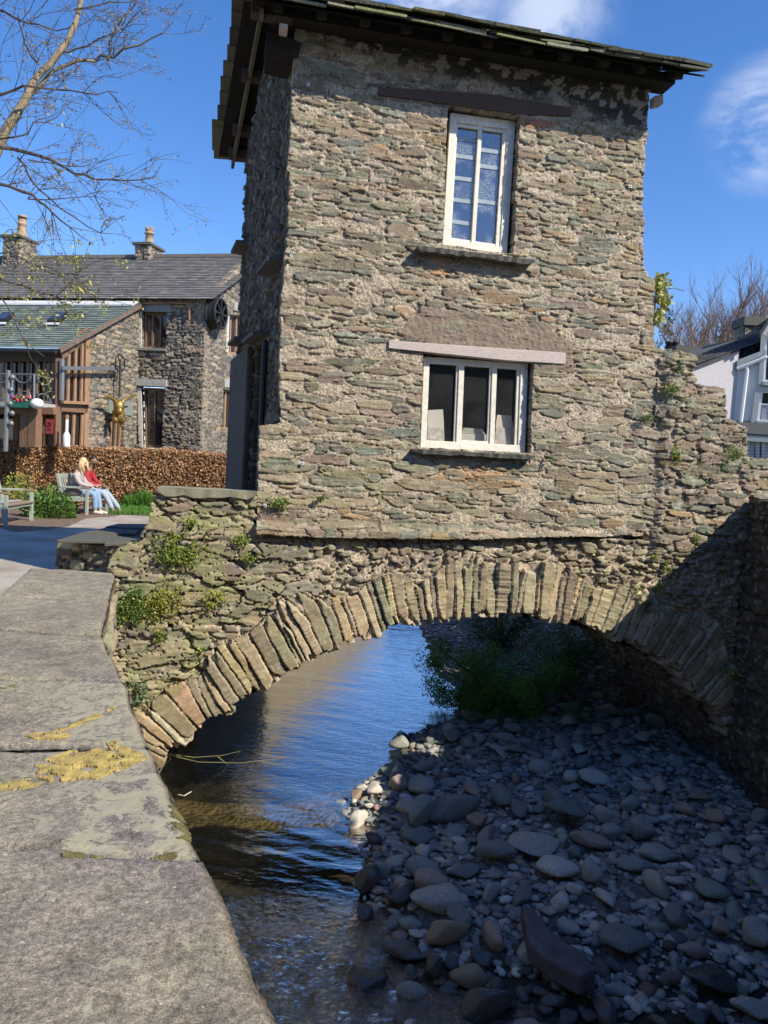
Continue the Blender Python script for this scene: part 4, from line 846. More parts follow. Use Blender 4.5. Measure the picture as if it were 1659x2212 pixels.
# remaining individual stones, biggest first, packed without overlap
need = 300 - len(BIGR) - 1; tries = 0
vis = [g2(*p) for p in [(760, 2215), (700, 2000), (740, 1690), (860, 1600), (1000, 1540), (1570, 1560), (1700, 1950), (1700, 2215)]]
bx = (min(p[0] for p in vis), max(p[0] for p in vis), min(p[1] for p in vis), max(p[1] for p in vis))
def free(x, y, r, k=.72): return all((x - a) ** 2 + (y - b_) ** 2 > ((r + c_) * k) ** 2 for a, b_, c_ in placed)
def ingrav(x, y, e=0): return float(sdist(np.array([x]), np.array([y]), grav)[0]) > e
done = 0
while done < need and tries < 30000:
    tries += 1; fr_ = done / need; r_ = (.13 * (1 - fr_) ** 1.1 + .058) * rnd.uniform(.8, 1.15)
    x = rnd.uniform(bx[0], min(bx[1], 4.0)); y = rnd.uniform(bx[2], bx[3])
    if not ingrav(x, y, -.35 if y < 5.6 else -.02) or not free(x, y, r_): continue
    wet = not ingrav(x, y, .03)
    put_rock(x, y, r_, r_ * rnd.uniform(.65, .95), r_ * rnd.uniform(.7, 1.0), 'dark wet stone breaking the shallow water beside the gravel bank' if wet else None, M_WET if wet and rnd.random() < .8 else None, group='dark wet stones at the stream edge' if wet else 'grey river stones of the gravel bank'); done += 1
# every stone gets a label that points to it from the nearest notable boulder
SHORT = {0: 'tan sunlit stone', 3: 'half-wet cream sunlit stone', 5: 'upright egg-shaped stone', 6: 'broad domed boulder', 7: 'smooth pale oval stone', 8: 'pinkish rounded boulder', 9: 'largest flat boulder', 12: 'tall wet boulder', 17: 'stacked boulders', 21: 'brown boulder below the stack', 23: 'broad angular boulder', 24: 'ribbed layered boulder', 25: 'pale triangular slab', 26: 'squarish grey-green boulder', 27: 'tall pale oval stone', 28: 'mottled round stone', 29: 'smooth stone near the right edge', 32: 'large brown rapids boulder', 37: 'large dark lower-right boulder', 38: 'dark boulder at the right edge', 39: 'dark flat stone by the slab', 42: 'pale bottom-right corner stone'}
def pxy(v):
    c_ = MCN.T @ (np.array(v, float) - CAMP); return PW / 2 + FPX * c_[0] / -c_[2], PH / 2 - FPX * c_[1] / -c_[2]
allst = [o_ for o_ in COL.objects if o_.name.startswith('river_stone')]; bigs = allst[:len(BIGR)]; rest = allst[len(BIGR):]; refs = [(SHORT[k], pxy(bigs[k].location)) for k in SHORT]; slots = {}
for o_ in rest:
    x_, y_ = pxy(o_.location); nm_, (rx_, ry_) = min(refs, key=lambda q_: (q_[1][0] - x_) ** 2 + (q_[1][1] - y_) ** 2); an_ = math.degrees(math.atan2(-(y_ - ry_), x_ - rx_)) % 360
    dr_ = ['right of', 'up and right of', 'above', 'up and left of', 'left of', 'down and left of', 'below', 'down and right of'][int((an_ + 22.5) // 45) % 8]; slots.setdefault((nm_, dr_), []).append((math.hypot(x_ - rx_, y_ - ry_), o_))
ORD = ['nearest', 'second', 'third', 'fourth', 'fifth', 'sixth', 'seventh', 'eighth', 'ninth', 'tenth', 'eleventh', 'twelfth', 'thirteenth', 'fourteenth', 'fifteenth', 'sixteenth', 'seventeenth', 'eighteenth', 'nineteenth', 'twentieth', 'twenty-first', 'twenty-second', 'twenty-third', 'twenty-fourth', 'twenty-fifth', 'twenty-sixth', 'twenty-seventh', 'twenty-eighth', 'twenty-ninth', 'thirtieth'] + ['farthest'] * 60
for (nm_, dr_), L_ in slots.items():
    for k, (_, o_) in enumerate(sorted(L_, key=lambda q_: q_[0])):
        wet_ = 'dark wet' in o_['label']; o_['label'] = ('%s %s stone %s the %s' % (ORD[k], 'wet' if wet_ else 'dry', dr_, nm_))
# small gravel as one mass
gvv = []; gff = []; gcc = []; rs = np.random.RandomState(5); nb = 0
pl = np.array([(a, b_, c_) for a, b_, c_ in placed])
N_ = 17000; X = rs.uniform(bx[0] - .1, 4.1, N_); Y = 4.0 + (rs.rand(N_) ** 1.35) * (12 - 4.0); far = rs.rand(2200); X = np.append(X, rs.uniform(.6, 4.0, 2200)); Y = np.append(Y, 11 + far * 9)
s_ = sdist(X, Y, grav); ok_ = s_ > -.12; X = X[ok_]; Y = Y[ok_]; NR = len(X); X = np.append(X, rs.uniform(-1.1, 2.6, 420)); Y = np.append(Y, rs.uniform(3.9, 5.5, 420)); Zb = bedz(X, Y)
palg = np.array([(.16, .18, .19), (.22, .23, .23), (.13, .14, .15), (.27, .25, .22), (.19, .20, .2), (.26, .19, .16), (.34, .33, .31), (.17, .18, .17)]) * np.array([1.34, 1.36, 1.30])
shapes = [rock_v(I2, np.random.RandomState(90 + i), [.5, .9, 1.3][i % 3], .5) for i in range(8)]
for i in range(len(X)):
    r_ = rs.uniform(.018, .04) if rs.rand() < .5 else rs.uniform(.04, .075)
    if i >= NR: r_ = rs.uniform(.03, .10)
    dd = np.min(np.hypot(pl[:, 0] - X[i], pl[:, 1] - Y[i]) - pl[:, 2] * .7)
    if dd < -.01 or (i < NR and rs.rand() < .22): continue
    v = shapes[rs.randint(8)] * np.array([r_, r_ * rs.uniform(.7, 1), r_ * rs.uniform(.6, 1)]); a = rs.uniform(0, 6.28); ca, sa = math.cos(a), math.sin(a)
    v = np.stack([v[:, 0] * ca - v[:, 1] * sa + X[i], v[:, 0] * sa + v[:, 1] * ca + Y[i], v[:, 2] + Zb[i] + r_ * .25], -1)
    gvv.append(v); gff.append(np.array(I2f) + nb); nb += len(v); gcc.append(np.repeat(palg[rs.randint(8)][None] * rs.uniform(.7, 1.2) * (.35 if i >= NR else 1), len(v), 0))
gvv = np.concatenate(gvv); gff = np.concatenate(gff); gcc = np.concatenate(gcc)
me = bpy.data.meshes.new('gravel'); me.vertices.add(len(gvv)); me.vertices.foreach_set('co', gvv.astype(np.float32).ravel()); me.loops.add(gff.size); me.loops.foreach_set('vertex_index', gff.astype(np.int32).ravel()); me.polygons.add(len(gff)); me.polygons.foreach_set('loop_start', np.arange(0, gff.size, 3, dtype=np.int32)); me.update(calc_edges=True)
ca = me.color_attributes.new('Col', 'FLOAT_COLOR', 'POINT'); ca.data.foreach_set('color', np.concatenate([gcc, np.ones((len(gcc), 1))], 1).astype(np.float32).ravel())
o = link('gravel', me, M_GRAV, None, True); tag(o, 'small grey gravel and cobbles filling the bank between the larger stones', 'gravel', kind='stuff')
# ================================================================== ROADSIDE PARAPET IN THE FOREGROUND
pwall = tag(empty('parapet_wall', (-.6, 1.6, 0)), 'foreground stone parapet wall with big lichened slate copings and yellow moss', 'wall')
W_ = np.array([(.30, .0), (.05, .5), (-.075, .76), (-.245, 1.10), (-.52, 1.64), (-.70, 2.02), (-.90, 2.42), (-1.09, 3.0), (-1.30, 3.64), (-1.345, 3.74)])
ws = np.concatenate([[0], np.cumsum(np.linalg.norm(np.diff(W_, axis=0), axis=1))]); WL = ws[-1]
def wp(s):
    x = np.interp(s, ws, W_[:, 0]); y = np.interp(s, ws, W_[:, 1]); return x, y
IN0 = np.array([(-.62, -.05), (-1.73, 3.66)])
def winner(s):
    t_ = s / WL; return IN0[0, 0] + (IN0[1, 0] - IN0[0, 0]) * t_, IN0[0, 1] + (IN0[1, 1] - IN0[0, 1]) * t_
def s_of(px, py):
    p = atZ(px, py, 1.0); ss = np.linspace(0, WL, 2000); x, y = wp(ss); return float(ss[np.argmin(np.hypot(x - p[0], y - p[1]))])
mc, t, b = newmat('lichened_coping_slate')
n0 = noise(t, 2.2, 6, .6); n1 = noise(t, 14, 6, .65); n2 = noise(t, 90, 5, .75); n3 = noise(t, 380, 3, .7); nl = noise(t, 15, 8, .72, dist=.5); nl2 = noise(t, 36, 3, .5, dist=.8); npu = noise(t, 1.3, 3, .5)
base = ramp(t, n0.outputs[0], [(.3, (.175, .150, .112)), (.5, (.235, .208, .152)), (.7, (.30, .275, .185))])
pur = ramp(t, npu.outputs[0], [(.45, (0, 0, 0)), (.62, (1, 1, 1))]); c = mixc(t, base.outputs[0], (.19, .163, .145), pur.outputs[0])
c = mixc(t, c, ramp(t, n1.outputs[0], [(.3, (.72,) * 3), (.7, (1.28,) * 3)]).outputs[0], 1.0, 'MULTIPLY')
c = mixc(t, c, ramp(t, n2.outputs[0], [(.34, (.5,) * 3), (.66, (1.5,) * 3)]).outputs[0], 1.0, 'MULTIPLY')
c = mixc(t, c, ramp(t, n3.outputs[0], [(.34, (.5,) * 3), (.66, (1.5,) * 3)]).outputs[0], 1.0, 'MULTIPLY')
at_ = NN(t, 'ShaderNodeVertexColor', layer_name='Col'); sep = NN(t, 'ShaderNodeSeparateColor'); t.links.new(at_.outputs[0], sep.inputs[0])
def lfac(nn, lo, hi, chan=None):
    a = NN(t, 'ShaderNodeMath', operation='MULTIPLY_ADD'); t.links.new(sep.outputs[0], a.inputs[0]); a.inputs[1].default_value = .21; t.links.new(nn.outputs[0], a.inputs[2])
    r = NN(t, 'ShaderNodeMapRange'); t.links.new(a.outputs[0], r.inputs[0]); r.inputs[1].default_value = lo; r.inputs[2].default_value = hi; return r.outputs[0]
c = mixc(t, c, (.32, .30, .21), lfac(nl, .64, .68)); c = mixc(t, c, (.33, .31, .24), lfac(nl2, .73, .77))
sp3 = NN(t, 'ShaderNodeTexVoronoi'); sp3.inputs['Scale'].default_value = 42; tcx = NN(t, 'ShaderNodeTexCoord'); t.links.new(tcx.outputs['Object'], sp3.inputs['Vector'])
rr_ = NN(t, 'ShaderNodeMapRange'); t.links.new(sp3.outputs['Distance'], rr_.inputs[0]); rr_.inputs[1].default_value = .10; rr_.inputs[2].default_value = .07
se = NN(t, 'ShaderNodeSeparateColor'); t.links.new(sp3.outputs['Color'], se.inputs[0]); th_ = NN(t, 'ShaderNodeMath', operation='GREATER_THAN'); t.links.new(se.outputs[0], th_.inputs[0]); th_.inputs[1].default_value = .72
ml = NN(t, 'ShaderNodeMath', operation='MULTIPLY'); t.links.new(rr_.outputs[0], ml.inputs[0]); t.links.new(th_.outputs[0], ml.inputs[1]); c = mixc(t, c, (.46, .44, .38), ml.outputs[0])
c = mixc(t, c, (.22, .165, .085), sep.outputs[1])
t.links.new(c, b.inputs['Base Color']); b.inputs['Roughness'].default_value = .85
q_ = bump(t, b, n1.outputs[0], .5, .02); q_ = bump(t, b, n2.outputs[0], .32, .005, q_); bump(t, b, n3.outputs[0], .25, .0012, q_)
M_COP = mc
jo = [(0.0, 0), (s_of(430, 1845), .06), (s_of(330, 1600), -.10), (s_of(262, 1475), -.02), (s_of(222, 1372), .03), (s_of(240, 1293), .0), (WL, 0)]
# joints: (distance along the outer edge, skew towards the inner edge)
slabz = [1.001, .996, .999, .996, 1.0, .997]
for i in range(len(jo) - 1):
    s0, k0 = jo[i]; s1, k1 = jo[i + 1]; gp = .005; nu = max(int((s1 - s0) / .012), 8); nv = 46
    A_, B_ = np.meshgrid(np.linspace(0, 1, nv), np.linspace(0, 1, nu)); S = (s0 + gp) + (s1 - s0 - 2 * gp) * B_
    S = S + (k0 * (1 - B_) + k1 * B_) * A_ + (fbm(A_ * 9 + i, B_ * 0 + i * 3., 1, 3) - .5) * .04 * (np.abs(B_ - .5) * 2) ** 4
    xo, yo = wp(S); xi, yi = winner(S); wv = (fbm(S * 14, S * 0 + 2, 3, 4) - .5) * .016
    X = xo * (1 - A_) + xi * A_; Y = yo * (1 - A_) + yi * A_; X = X - wv * (1 - A_)
    edge = np.minimum(np.minimum(A_, 1 - A_) * .9, np.minimum(B_, 1 - B_) * (s1 - s0) * 1.6); rnd_ = sstep(0, .010, edge)
    Z = slabz[i] - (1 - rnd_) * .010 + (fbm(X * 3, Y * 3, 3, 4) - .5) * .022 + (fbm(X * 22, Y * 22, 5, 4) - .5) * .005
    v = np.stack([X, Y, Z], -1); low = v.copy(); low[..., 2] = slabz[i] - .105
    vv = np.concatenate([v.reshape(-1, 3)]); idx = np.arange(nu * nv).reshape(nu, nv); q = [tuple(x) for x in np.stack([idx[:-1, :-1], idx[1:, :-1], idx[1:, 1:], idx[:-1, 1:]], -1).reshape(-1, 4)]
    per = list(idx[0, :]) + list(idx[1:, -1]) + list(idx[-1, -2::-1]) + list(idx[-2:0:-1, 0]); pv = vv[per]; ctr = pv.mean(0)
    ly = []; cols = [np.stack([sstep(.55, .1, A_) * (.75 if i in (1, 2) else .2) + .05, sstep(.03, 0., A_) * .5, A_ * 0], -1).reshape(-1, 3)]
    base_i = len(vv); allv = [vv]
    prev = per
    for k, (dz, ins) in enumerate(((-.03, -.006), (-.07, .004), (-.10, .012))):
        w_ = pv.copy(); w_[:, 2] += dz + .016; d_ = w_[:, :2] - ctr[:2]; d_ /= np.linalg.norm(d_, axis=1)[:, None]; w_[:, :2] -= d_ * (ins + RS.uniform(-.004, .004, (len(w_), 1)))
        allv.append(w_); cur = list(range(base_i, base_i + len(w_))); base_i += len(w_)
        q += [(prev[j], cur[j], cur[(j + 1) % len(cur)], prev[(j + 1) % len(cur)]) for j in range(len(cur))]; prev = cur; cols.append(np.tile([.5, .55 * (k < 2), 0], (len(w_), 1)))
    me = bpy.data.meshes.new('coping_slab'); me.from_pydata([tuple(x) for x in np.concatenate(allv)], [], q + [tuple(prev)]); cc = np.concatenate(cols)
    ca = me.color_attributes.new('Col', 'FLOAT_COLOR', 'POINT'); ca.data.foreach_set('color', np.concatenate([cc, np.ones((len(cc), 1))], 1).astype(np.float32).ravel())
    link('coping_slab', me, M_COP, pwall, True)
# body of the wall under the copings
bo = wall_strip('wall_body', [(x - .03, y) for x, y in W_], -2.3, .90, .022, 61, None, None, inward=1, thick=.42, pal=PAL_LICH, mortar=(.3, .27, .2)); bpy.context.view_layer.update(); bo.parent = pwall; bo.matrix_parent_inverse = pwall.matrix_world.inverted()
# yellow moss in the joints
M_MOSS = mat('yellow_moss', (.33, .26, .09), .95, .4, 40, .6, .01)
M_MOSSG = mat('green_moss', (.13, .115, .045), .95, .4, 40, .6, .01)
from mathutils.bvhtree import BVHTree
bpy.context.view_layer.update(); COPS = [(BVHTree.FromPolygons([(ch.matrix_world @ v_.co) for v_ in ch.data.vertices], [tuple(p_.vertices) for p_ in ch.data.polygons])) for ch in pwall.children if ch.name.startswith('coping_slab')]
def cop_z(x, y):
    zs = [h_[0][2] for h_ in (b_.ray_cast(Vector((x, y, 2)), Vector((0, 0, -1))) for b_ in COPS) if h_[0] is not None]
    return max(zs) if zs else .975
def moss(pts, wd, n, matr, label, hmax=.02):
    hmax *= .28
    m = MB(); r = random.Random(int(pts[0][0] * 13 + n)); segs = [(np.array(atZ(*pts[i][:2], 1.0)), np.array(atZ(*pts[i + 1][:2], 1.0)), pts[i][2], pts[i + 1][2]) for i in range(len(pts) - 1)]
    tot = sum(np.linalg.norm(b_ - a_) * (w0 + w1) for a_, b_, w0, w1 in segs)
    for a_, b_, w0, w1 in segs:
        k = int(n * np.linalg.norm(b_ - a_) * (w0 + w1) / tot); d_ = (b_ - a_) / np.linalg.norm(b_ - a_); q = np.cross(d_, UP)
        for _ in range(k):
            t_ = r.random(); w_ = (w0 + (w1 - w0) * t_); e = r.gauss(0, .45); e = max(-1, min(1, e)); c_ = a_ + (b_ - a_) * t_ + q * w_ * e
            if fbm(np.array([c_[0] * 70]), np.array([c_[1] * 70]), 3, 3)[0] < .47: continue
            hh = hmax * (1 - abs(e) * .6) * r.uniform(.5, 1.1); s_ = r.uniform(.0013, .0034); zz_ = cop_z(c_[0], c_[1])
            if zz_ is None: continue
            c_[2] = zz_; m.ball(c_ + UP * (hh * .30), (s_ * 1.3, s_, hh * .5 + .001), 5, 3)
    tag(m.build('moss_patch', matr, None, True), label, 'moss')
moss([(105, 1680, .02), (150, 1655, .075), (215, 1632, .08), (282, 1612, .06)], .06, 19000, M_MOSS, 'thick yellow moss cushion across the second coping joint', .03)
moss([(-10, 1692, .02), (40, 1688, .022), (82, 1682, .018)], .02, 2200, M_MOSS, 'thin yellow moss strip at the left end of the mossy joint', .014)
moss([(68, 1588, .02), (100, 1578, .03), (140, 1586, .02)], .02, 1800, M_MOSS, 'small yellow moss tuft on the third coping', .015)
moss([(130, 1570, .008), (190, 1550, .01), (245, 1530, .012)], .01, 1400, M_MOSS, 'narrow line of yellow moss running towards the coping edge', .012)
moss([(130, 1845, .004), (190, 1843, .009), (300, 1838, .006), (380, 1830, .004)], .01, 1500, M_MOSSG, 'olive moss in the nearest coping joint', .012)
moss([(372, 1730, .006), (392, 1775, .014), (398, 1800, .01)], .01, 900, M_MOSSG, 'green moss on the outer edge of the second coping', .014)
moss([(-5, 1486, .012), (20, 1484, .014), (34, 1482, .01)], .01, 600, M_MOSSG, 'tiny dark moss tuft at the left edge of the fourth joint', .01)
# low wall behind, with slate slabs on top, lying in the house's shade
lw = tag(empty('low_wall', (-3.3, 9.0, 0)), 'low dark stone wall topped with thin slates, between path and bridge', 'wall')
a0 = atY(128, 1170, 8.6); a1 = atY(330, 1166, 8.0)
wl_ = wall_strip('wall_face', [(a0[0], a0[1]), (a1[0] - .3, a1[1] + .25), (a1[0], a1[1])], -.02, .55, .02, 71, None, None, inward=1, thick=.4, pal=PAL_DARK + PAL_LICH[:3]); bpy.context.view_layer.update(); wl_.parent = lw; wl_.matrix_parent_inverse = lw.matrix_world.inverted()
r = random.Random(3)
for (pts, z) in (([(124, 1166), (235, 1168), (262, 1150), (190, 1146)], .60), ([(185, 1150), (290, 1152), (318, 1135), (240, 1136)], .62), ([(228, 1137), (318, 1141), (330, 1132), (255, 1131)], .64), ([(226, 1174), (312, 1166), (322, 1150), (262, 1152)], .585), ([(262, 1195), (330, 1190), (338, 1172), (280, 1178)], .42)):
    m = MB(); P = [atZ(*p, z) for p in pts]; m.prism(P, (0, 0, -.035)); m.build('slate_slab', M_SLATE, lw, bevel=.006)
# ================================================================== OLD MILL ON THE LEFT
mill = tag(empty('mill_building', (-6, 24, 0)), 'long grey stone mill building with slate roofs and brown timber glazed lean-to', 'building')
MA = R(-13.0); ME = V3(math.cos(MA), math.sin(MA), 0); MN = V3(-math.sin(MA), math.cos(MA), 0)   # along the front to the right, into the building
M0 = atY(440, 800, 24.0); M0 = V3(M0[0], M0[1], 0)
def mf(px, py, off=0.0): return hit(px, py, M0 + MN * off, MN)                 # on the front plane
def mg_(px, py, off=0.0): return hit(px, py, M0 - ME * off, ME)                # on the gable plane (side facing right)
def muv(p): d = np.array(p) - M0; return float(d @ ME), float(p[2]), float(d @ MN)
# lean-to side plane: passes where the main wall meets it at x=300
LB = mf(298, 800); LBu = muv(LB)[0]
def ls(px, py, off=0.0): return hit(px, py, M0 + ME * (LBu + off), ME)
LF = ls(130, 860); LFd = muv(LF)[2]                     # depth of the lean-to front plane (negative: towards the viewer)
def lf(px, py, off=0.0): return hit(px, py, M0 + MN * (LFd + off), MN)
ZE = mf(447, 650)[2]; ZR_ = 3.0
# masonry faces
def mapM(U, V, H): return M0 + U[..., None] * ME + V[..., None] * UP - H[..., None] * MN
def mill_st(u0, u1, v0, v1, seed): return stones_rows(u0, u1, v0, v1, .05, .13, (2.2, 6), .02, seed, .02, .1, .04)
def holes(fn, lst): return [[(muv(fn(*p))[i], fn(*p)[2]) for p in q] for q in lst for i in (0,)]
mh = holes(mf, [[(306, 672), (305, 750), (358, 753), (361, 675)], [(302, 834), (305, 968), (350, 968), (356, 836)]])
q_l, q_r = LBu - .15, 0.0
quo = [(q_r - (.22 if i % 2 else .40) / 1, .18 + i * .34, (.22 if i % 2 else .40), .16, 0, 6, i) for i in range(20)]
def keep_mill(U, V):
    k = (V < ZE + .05)
    for h in mh: k &= ~inpoly(U, V, h)
    return k
masonry('front_wall', q_l, q_r, 0, ZE + .1, .024, quo + mill_st(q_l, q_r, 0, ZE, 81), mapM, keep_mill, pal=PAL_MILL, mortar=(.10, .09, .08), back=.25, backvec=MN, seed=81, mat=M_STONE_FAR, parent=mill, depth=.035, gap=.035, gapw=.08, edge=.012, warp=.006)
# gable
RD = 4.6; RH = muv(mg_(512, 607))[1]
def mapG(U, V, H): return M0 + U[..., None] * MN + V[..., None] * UP + H[..., None] * ME
gpk = 3.1; gsl = .72
hg = [[(muv(mg_(*p))[2], mg_(*p)[2]) for p in q] for q in ([(491, 680), (490, 765), (530, 765), (532, 682)], [(482, 842), (478, 928), (530, 930), (530, 842)])]
def keep_gab(U, V):
    k = V < ZE + np.minimum(U, 2 * 4.3 - U) * gsl
    for h in hg: k &= ~inpoly(U, V, h)
    return k
masonry('gable_wall', 0, 8.6, 0, ZE + 3.3, .035, [(a * 0 + (.22 if i % 2 else .12), c, (.22 if i % 2 else .12), d, 0, 6, i) for i, (a, c, b_, d, e, f, g) in enumerate(quo)] + mill_st(0, 8.6, 0, ZE + 3.3, 82), mapG, keep_gab, pal=PAL_MILL, mortar=(.12, .11, .1), back=.25, backvec=-ME, seed=82, mat=M_STONE_FAR, parent=mill, depth=.035, gap=.035, gapw=.08, edge=.012, warp=.006)
# lean-to side wall of stone (right of the glazed part)
gls = muv(ls(190, 800))[2]
hb = [[(muv(ls(*p))[2], ls(*p)[2]) for p in [(238, 900), (235, 968), (268, 968), (272, 902)]]]
zt0 = ZE - .1; zf0 = ls(130, 757)[2]
def keep_ls(U, V):
    k = V < zf0 + (zt0 - zf0) * (U - LFd) / (0 - LFd)
    for h in hb: k &= ~inpoly(U, V, h)
    return k
masonry('lean_to_wall', gls, 0, 0, zt0, .03, mill_st(gls, 0, 0, zt0, 83), lambda U, V, H: M0 + ME * LBu + U[..., None] * MN + V[..., None] * UP + H[..., None] * ME, keep_ls, pal=PAL_MILL, mortar=(.12, .11, .1), back=.25, backvec=-ME, seed=83, mat=M_STONE_FAR, parent=mill, depth=.035, gap=.035, gapw=.08, edge=.012, warp=.006)
# roofs, slate courses as real steps
def slate_roof(name, a, b, c, d, courses, parent, pal, seed, th=.03, wd=.35, matr=None):
    # a,b eave left/right; c,d ridge right/left
    a, b, c, d = map(np.array, (a, b, c, d)); nr = np.cross(b - a, d - a); nr = nr / np.linalg.norm(nr); nr = nr if nr[2] > 0 else -nr; r = random.Random(seed); m = MB()
    for i in range(courses):
        t0 = i / courses; t1 = min((i + 1.5) / courses, 1); p0 = a + (d - a) * t0; p1 = b + (c - b) * t0; q0 = a + (d - a) * t1; q1 = b + (c - b) * t1; L_ = np.linalg.norm(p1 - p0); w_ = wd * (1 - .45 * t0); n = max(int(L_ / w_), 2); off = r.random() * .5
        for k in range(n + 1):
            s0 = max(0, (k - off) / n); s1 = min(1, (k + 1 - off) / n - .01 / L_)
            if s1 <= s0: continue
            u_ = r.uniform(0, .006); cc = pal[r.randrange(len(pal))]; kk = r.uniform(.82, 1.15)
            m.prism([p0 + (p1 - p0) * s0 + nr * (th + u_), p0 + (p1 - p0) * s1 + nr * (th + u_), q0 + (q1 - q0) * s1, q0 + (q1 - q0) * s0], nr * .012, tuple(x * kk for x in cc))
    return m.build(name, matr or M_ROOFFAR, parent)
M_ROOFFAR = mat_vc('far_slate', fine=6, bs=.1, bd=.01, var=.18)
PG = [(.17, .16, .155), (.145, .14, .14), (.19, .175, .165), (.13, .135, .13)]; PGR = [(.14, .19, .165), (.17, .22, .19), (.13, .165, .15), (.19, .23, .20), (.12, .15, .135)]
def mp_(u, v, w_): return M0 + ME * u + UP * v + MN * w_
rid = hit(300, 557, mp_(0, 0, 4.3), MN); ZRG = rid[2]
slate_roof('roof', mp_(-26, ZE - .02, -.25), mp_(.3, ZE - .02, -.25), mp_(.3, ZRG, 4.3), mp_(-26, ZRG, 4.3), 26, mill, PG, 5)
slate_roof('roof', mp_(-26, ZE - .02, 8.85), mp_(.3, ZE - .02, 8.85), mp_(.3, ZRG, 4.3), mp_(-26, ZRG, 4.3), 8, mill, PG, 6, wd=.8)
zle = lf(125, 757, -.15)[2]
slate_roof('lean_to_roof', mp_(-26, zle, LFd - .3), mp_(LBu + .12, zle, LFd - .3), mp_(LBu + .12, ZE - .05, -.02), mp_(-26, ZE - .05, -.02), 24, mill, PGR, 7)
m = MB(); sl_ = (ZE - .05 - zle) / (.28 - LFd); m.prism([mp_(-26, ZE + .03 - sl_ * .62, -.62), mp_(LBu + .1, ZE + .03 - sl_ * .62, -.62), mp_(LBu + .1, ZE + .02 - sl_ * .28, -.28), mp_(-26, ZE + .02 - sl_ * .28, -.28)], UP * .05); m.build('lead_flashing', mat('pale_lead', (.62, .64, .66), .5, .05, 4, 0), mill)
m = MB(); m.prism([mp_(-26, ZRG - .03, 4.15), mp_(.3, ZRG - .03, 4.15), mp_(.3, ZRG - .03, 4.45), mp_(-26, ZRG - .03, 4.45)], UP * .12); m.build('ridge', mat('ridge_tile', (.19, .17, .14), .85, .2, 6), mill)
# gutter, verge of the lean-to
m = MB(); m.tube([mp_(-26, zle - .06, LFd - .36), mp_(LBu + .1, zle - .06, LFd - .36)], .07, 8); m.build('gutter', M_IRON, mill)
m = MB(); m.bar(mp_(LBu + .13, zle - .02, LFd - .25), mp_(LBu + .13, ZE - .14, -.05), .12, .05, ME); m.build('verge_board', mat('pale_verge', (.16, .12, .10), .8, .2, 6), mill)
# windows in the stone walls
def pane_window(fn, outer, nbar, depth_n, matr=M_OAK, rec=.14, sill=True, lintel=None, name='window', side=None):
    P = [fn(*p) + depth_n * rec for p in outer]   # TL, BL, BR, TR
    o = empty(name, tuple(P[0])); o.parent = mill; bpy.context.view_layer.update(); o.matrix_parent_inverse = mill.matrix_world.inverted()
    def q(a, b): return (P[0] * (1 - a) + P[3] * a) * (1 - b) + (P[1] * (1 - a) + P[2] * a) * b
    def rc(m, a0, a1, b0, b1, d, z=0): m.prism([q(a0, b0) - depth_n * z, q(a1, b0) - depth_n * z, q(a1, b1) - depth_n * z, q(a0, b1) - depth_n * z], depth_n * d)
    m = MB(); fw = .07; rc(m, 0, fw, 0, 1, .08); rc(m, 1 - fw, 1, 0, 1, .08); rc(m, fw, 1 - fw, 0, .045, .08); rc(m, fw, 1 - fw, .955, 1, .08)
    for i in range(1, nbar): a = i / nbar; rc(m, a - fw * .45, a + fw * .45, .045, .955, .07, .004)
    m.build('frame', matr, o); m = MB(); rc(m, fw, 1 - fw, .045, .955, .01, -.05); m.build('pane', M_GLASSD, o)
    return o
M_GLASSD, t, b = newmat('dark_room_glass'); b.inputs['Base Color'].default_value = (.03, .03, .03, 1); b.inputs['Roughness'].default_value = .06; b.inputs['Specular IOR Level'].default_value = .9
pane_window(mf, [(308, 674), (307, 749), (357, 752), (360, 676)], 3, MN)
pane_window(mf, [(306, 836), (309, 967), (348, 967), (354, 838)], 2, MN)
pane_window(mg_, [(494, 680), (492, 764), (530, 765), (532, 682)], 3, -ME, M_OAKL)
pane_window(mg_, [(484, 842), (480, 927), (530, 929), (530, 842)], 4, -ME, M_OAKL)
pane_window(ls, [(240, 902), (237, 968), (268, 968), (271, 902)], 3, -ME, M_OAKL)
M_LSTONE = mat('pale_lintel_stone', (.36, .36, .345), .85, .15, 6, .4, .02); M_GSTONE = mat('grey_green_lintel', (.20, .23, .21), .8, .12, 5, .3, .01); M_LIME = mat('lime_reveal', (.56, .54, .49), .9, .1, 6)
for nm, fn, pts, d_, mt_ in (('lintel', mf, [(293, 818), (362, 821), (362, 836), (293, 833)], -MN * .10, M_LSTONE), ('lintel', mf, [(303, 655), (370, 657), (372, 675), (306, 673)], -MN * .04, M_GSTONE), ('lintel', ls, [(232, 864), (285, 868), (284, 898), (231, 893)], ME * .05, M_GSTONE), ('lintel', mg_, [(482, 818), (532, 826), (532, 842), (482, 836)], ME * .06, M_LSTONE), ('lintel', mg_, [(505, 652), (532, 660), (532, 678), (503, 670)], ME * .06, M_LSTONE),
                         ('reveal', mf, [(300, 660), (307, 661), (306, 752), (298, 751)], -MN * .03, M_LIME), ('reveal', mf, [(298, 838), (306, 838), (309, 966), (301, 966)], -MN * .03, M_LIME), ('sill', mf, [(298, 752), (360, 754), (360, 759), (298, 757)], -MN * .12, M_GSTONE), ('reveal', mg_, [(489, 682), (494, 682), (492, 762), (487, 760)], ME * .03, M_LIME)):
    m = MB(); m.prism([fn(*p) for p in pts], d_); m.build(nm, mt_, mill)
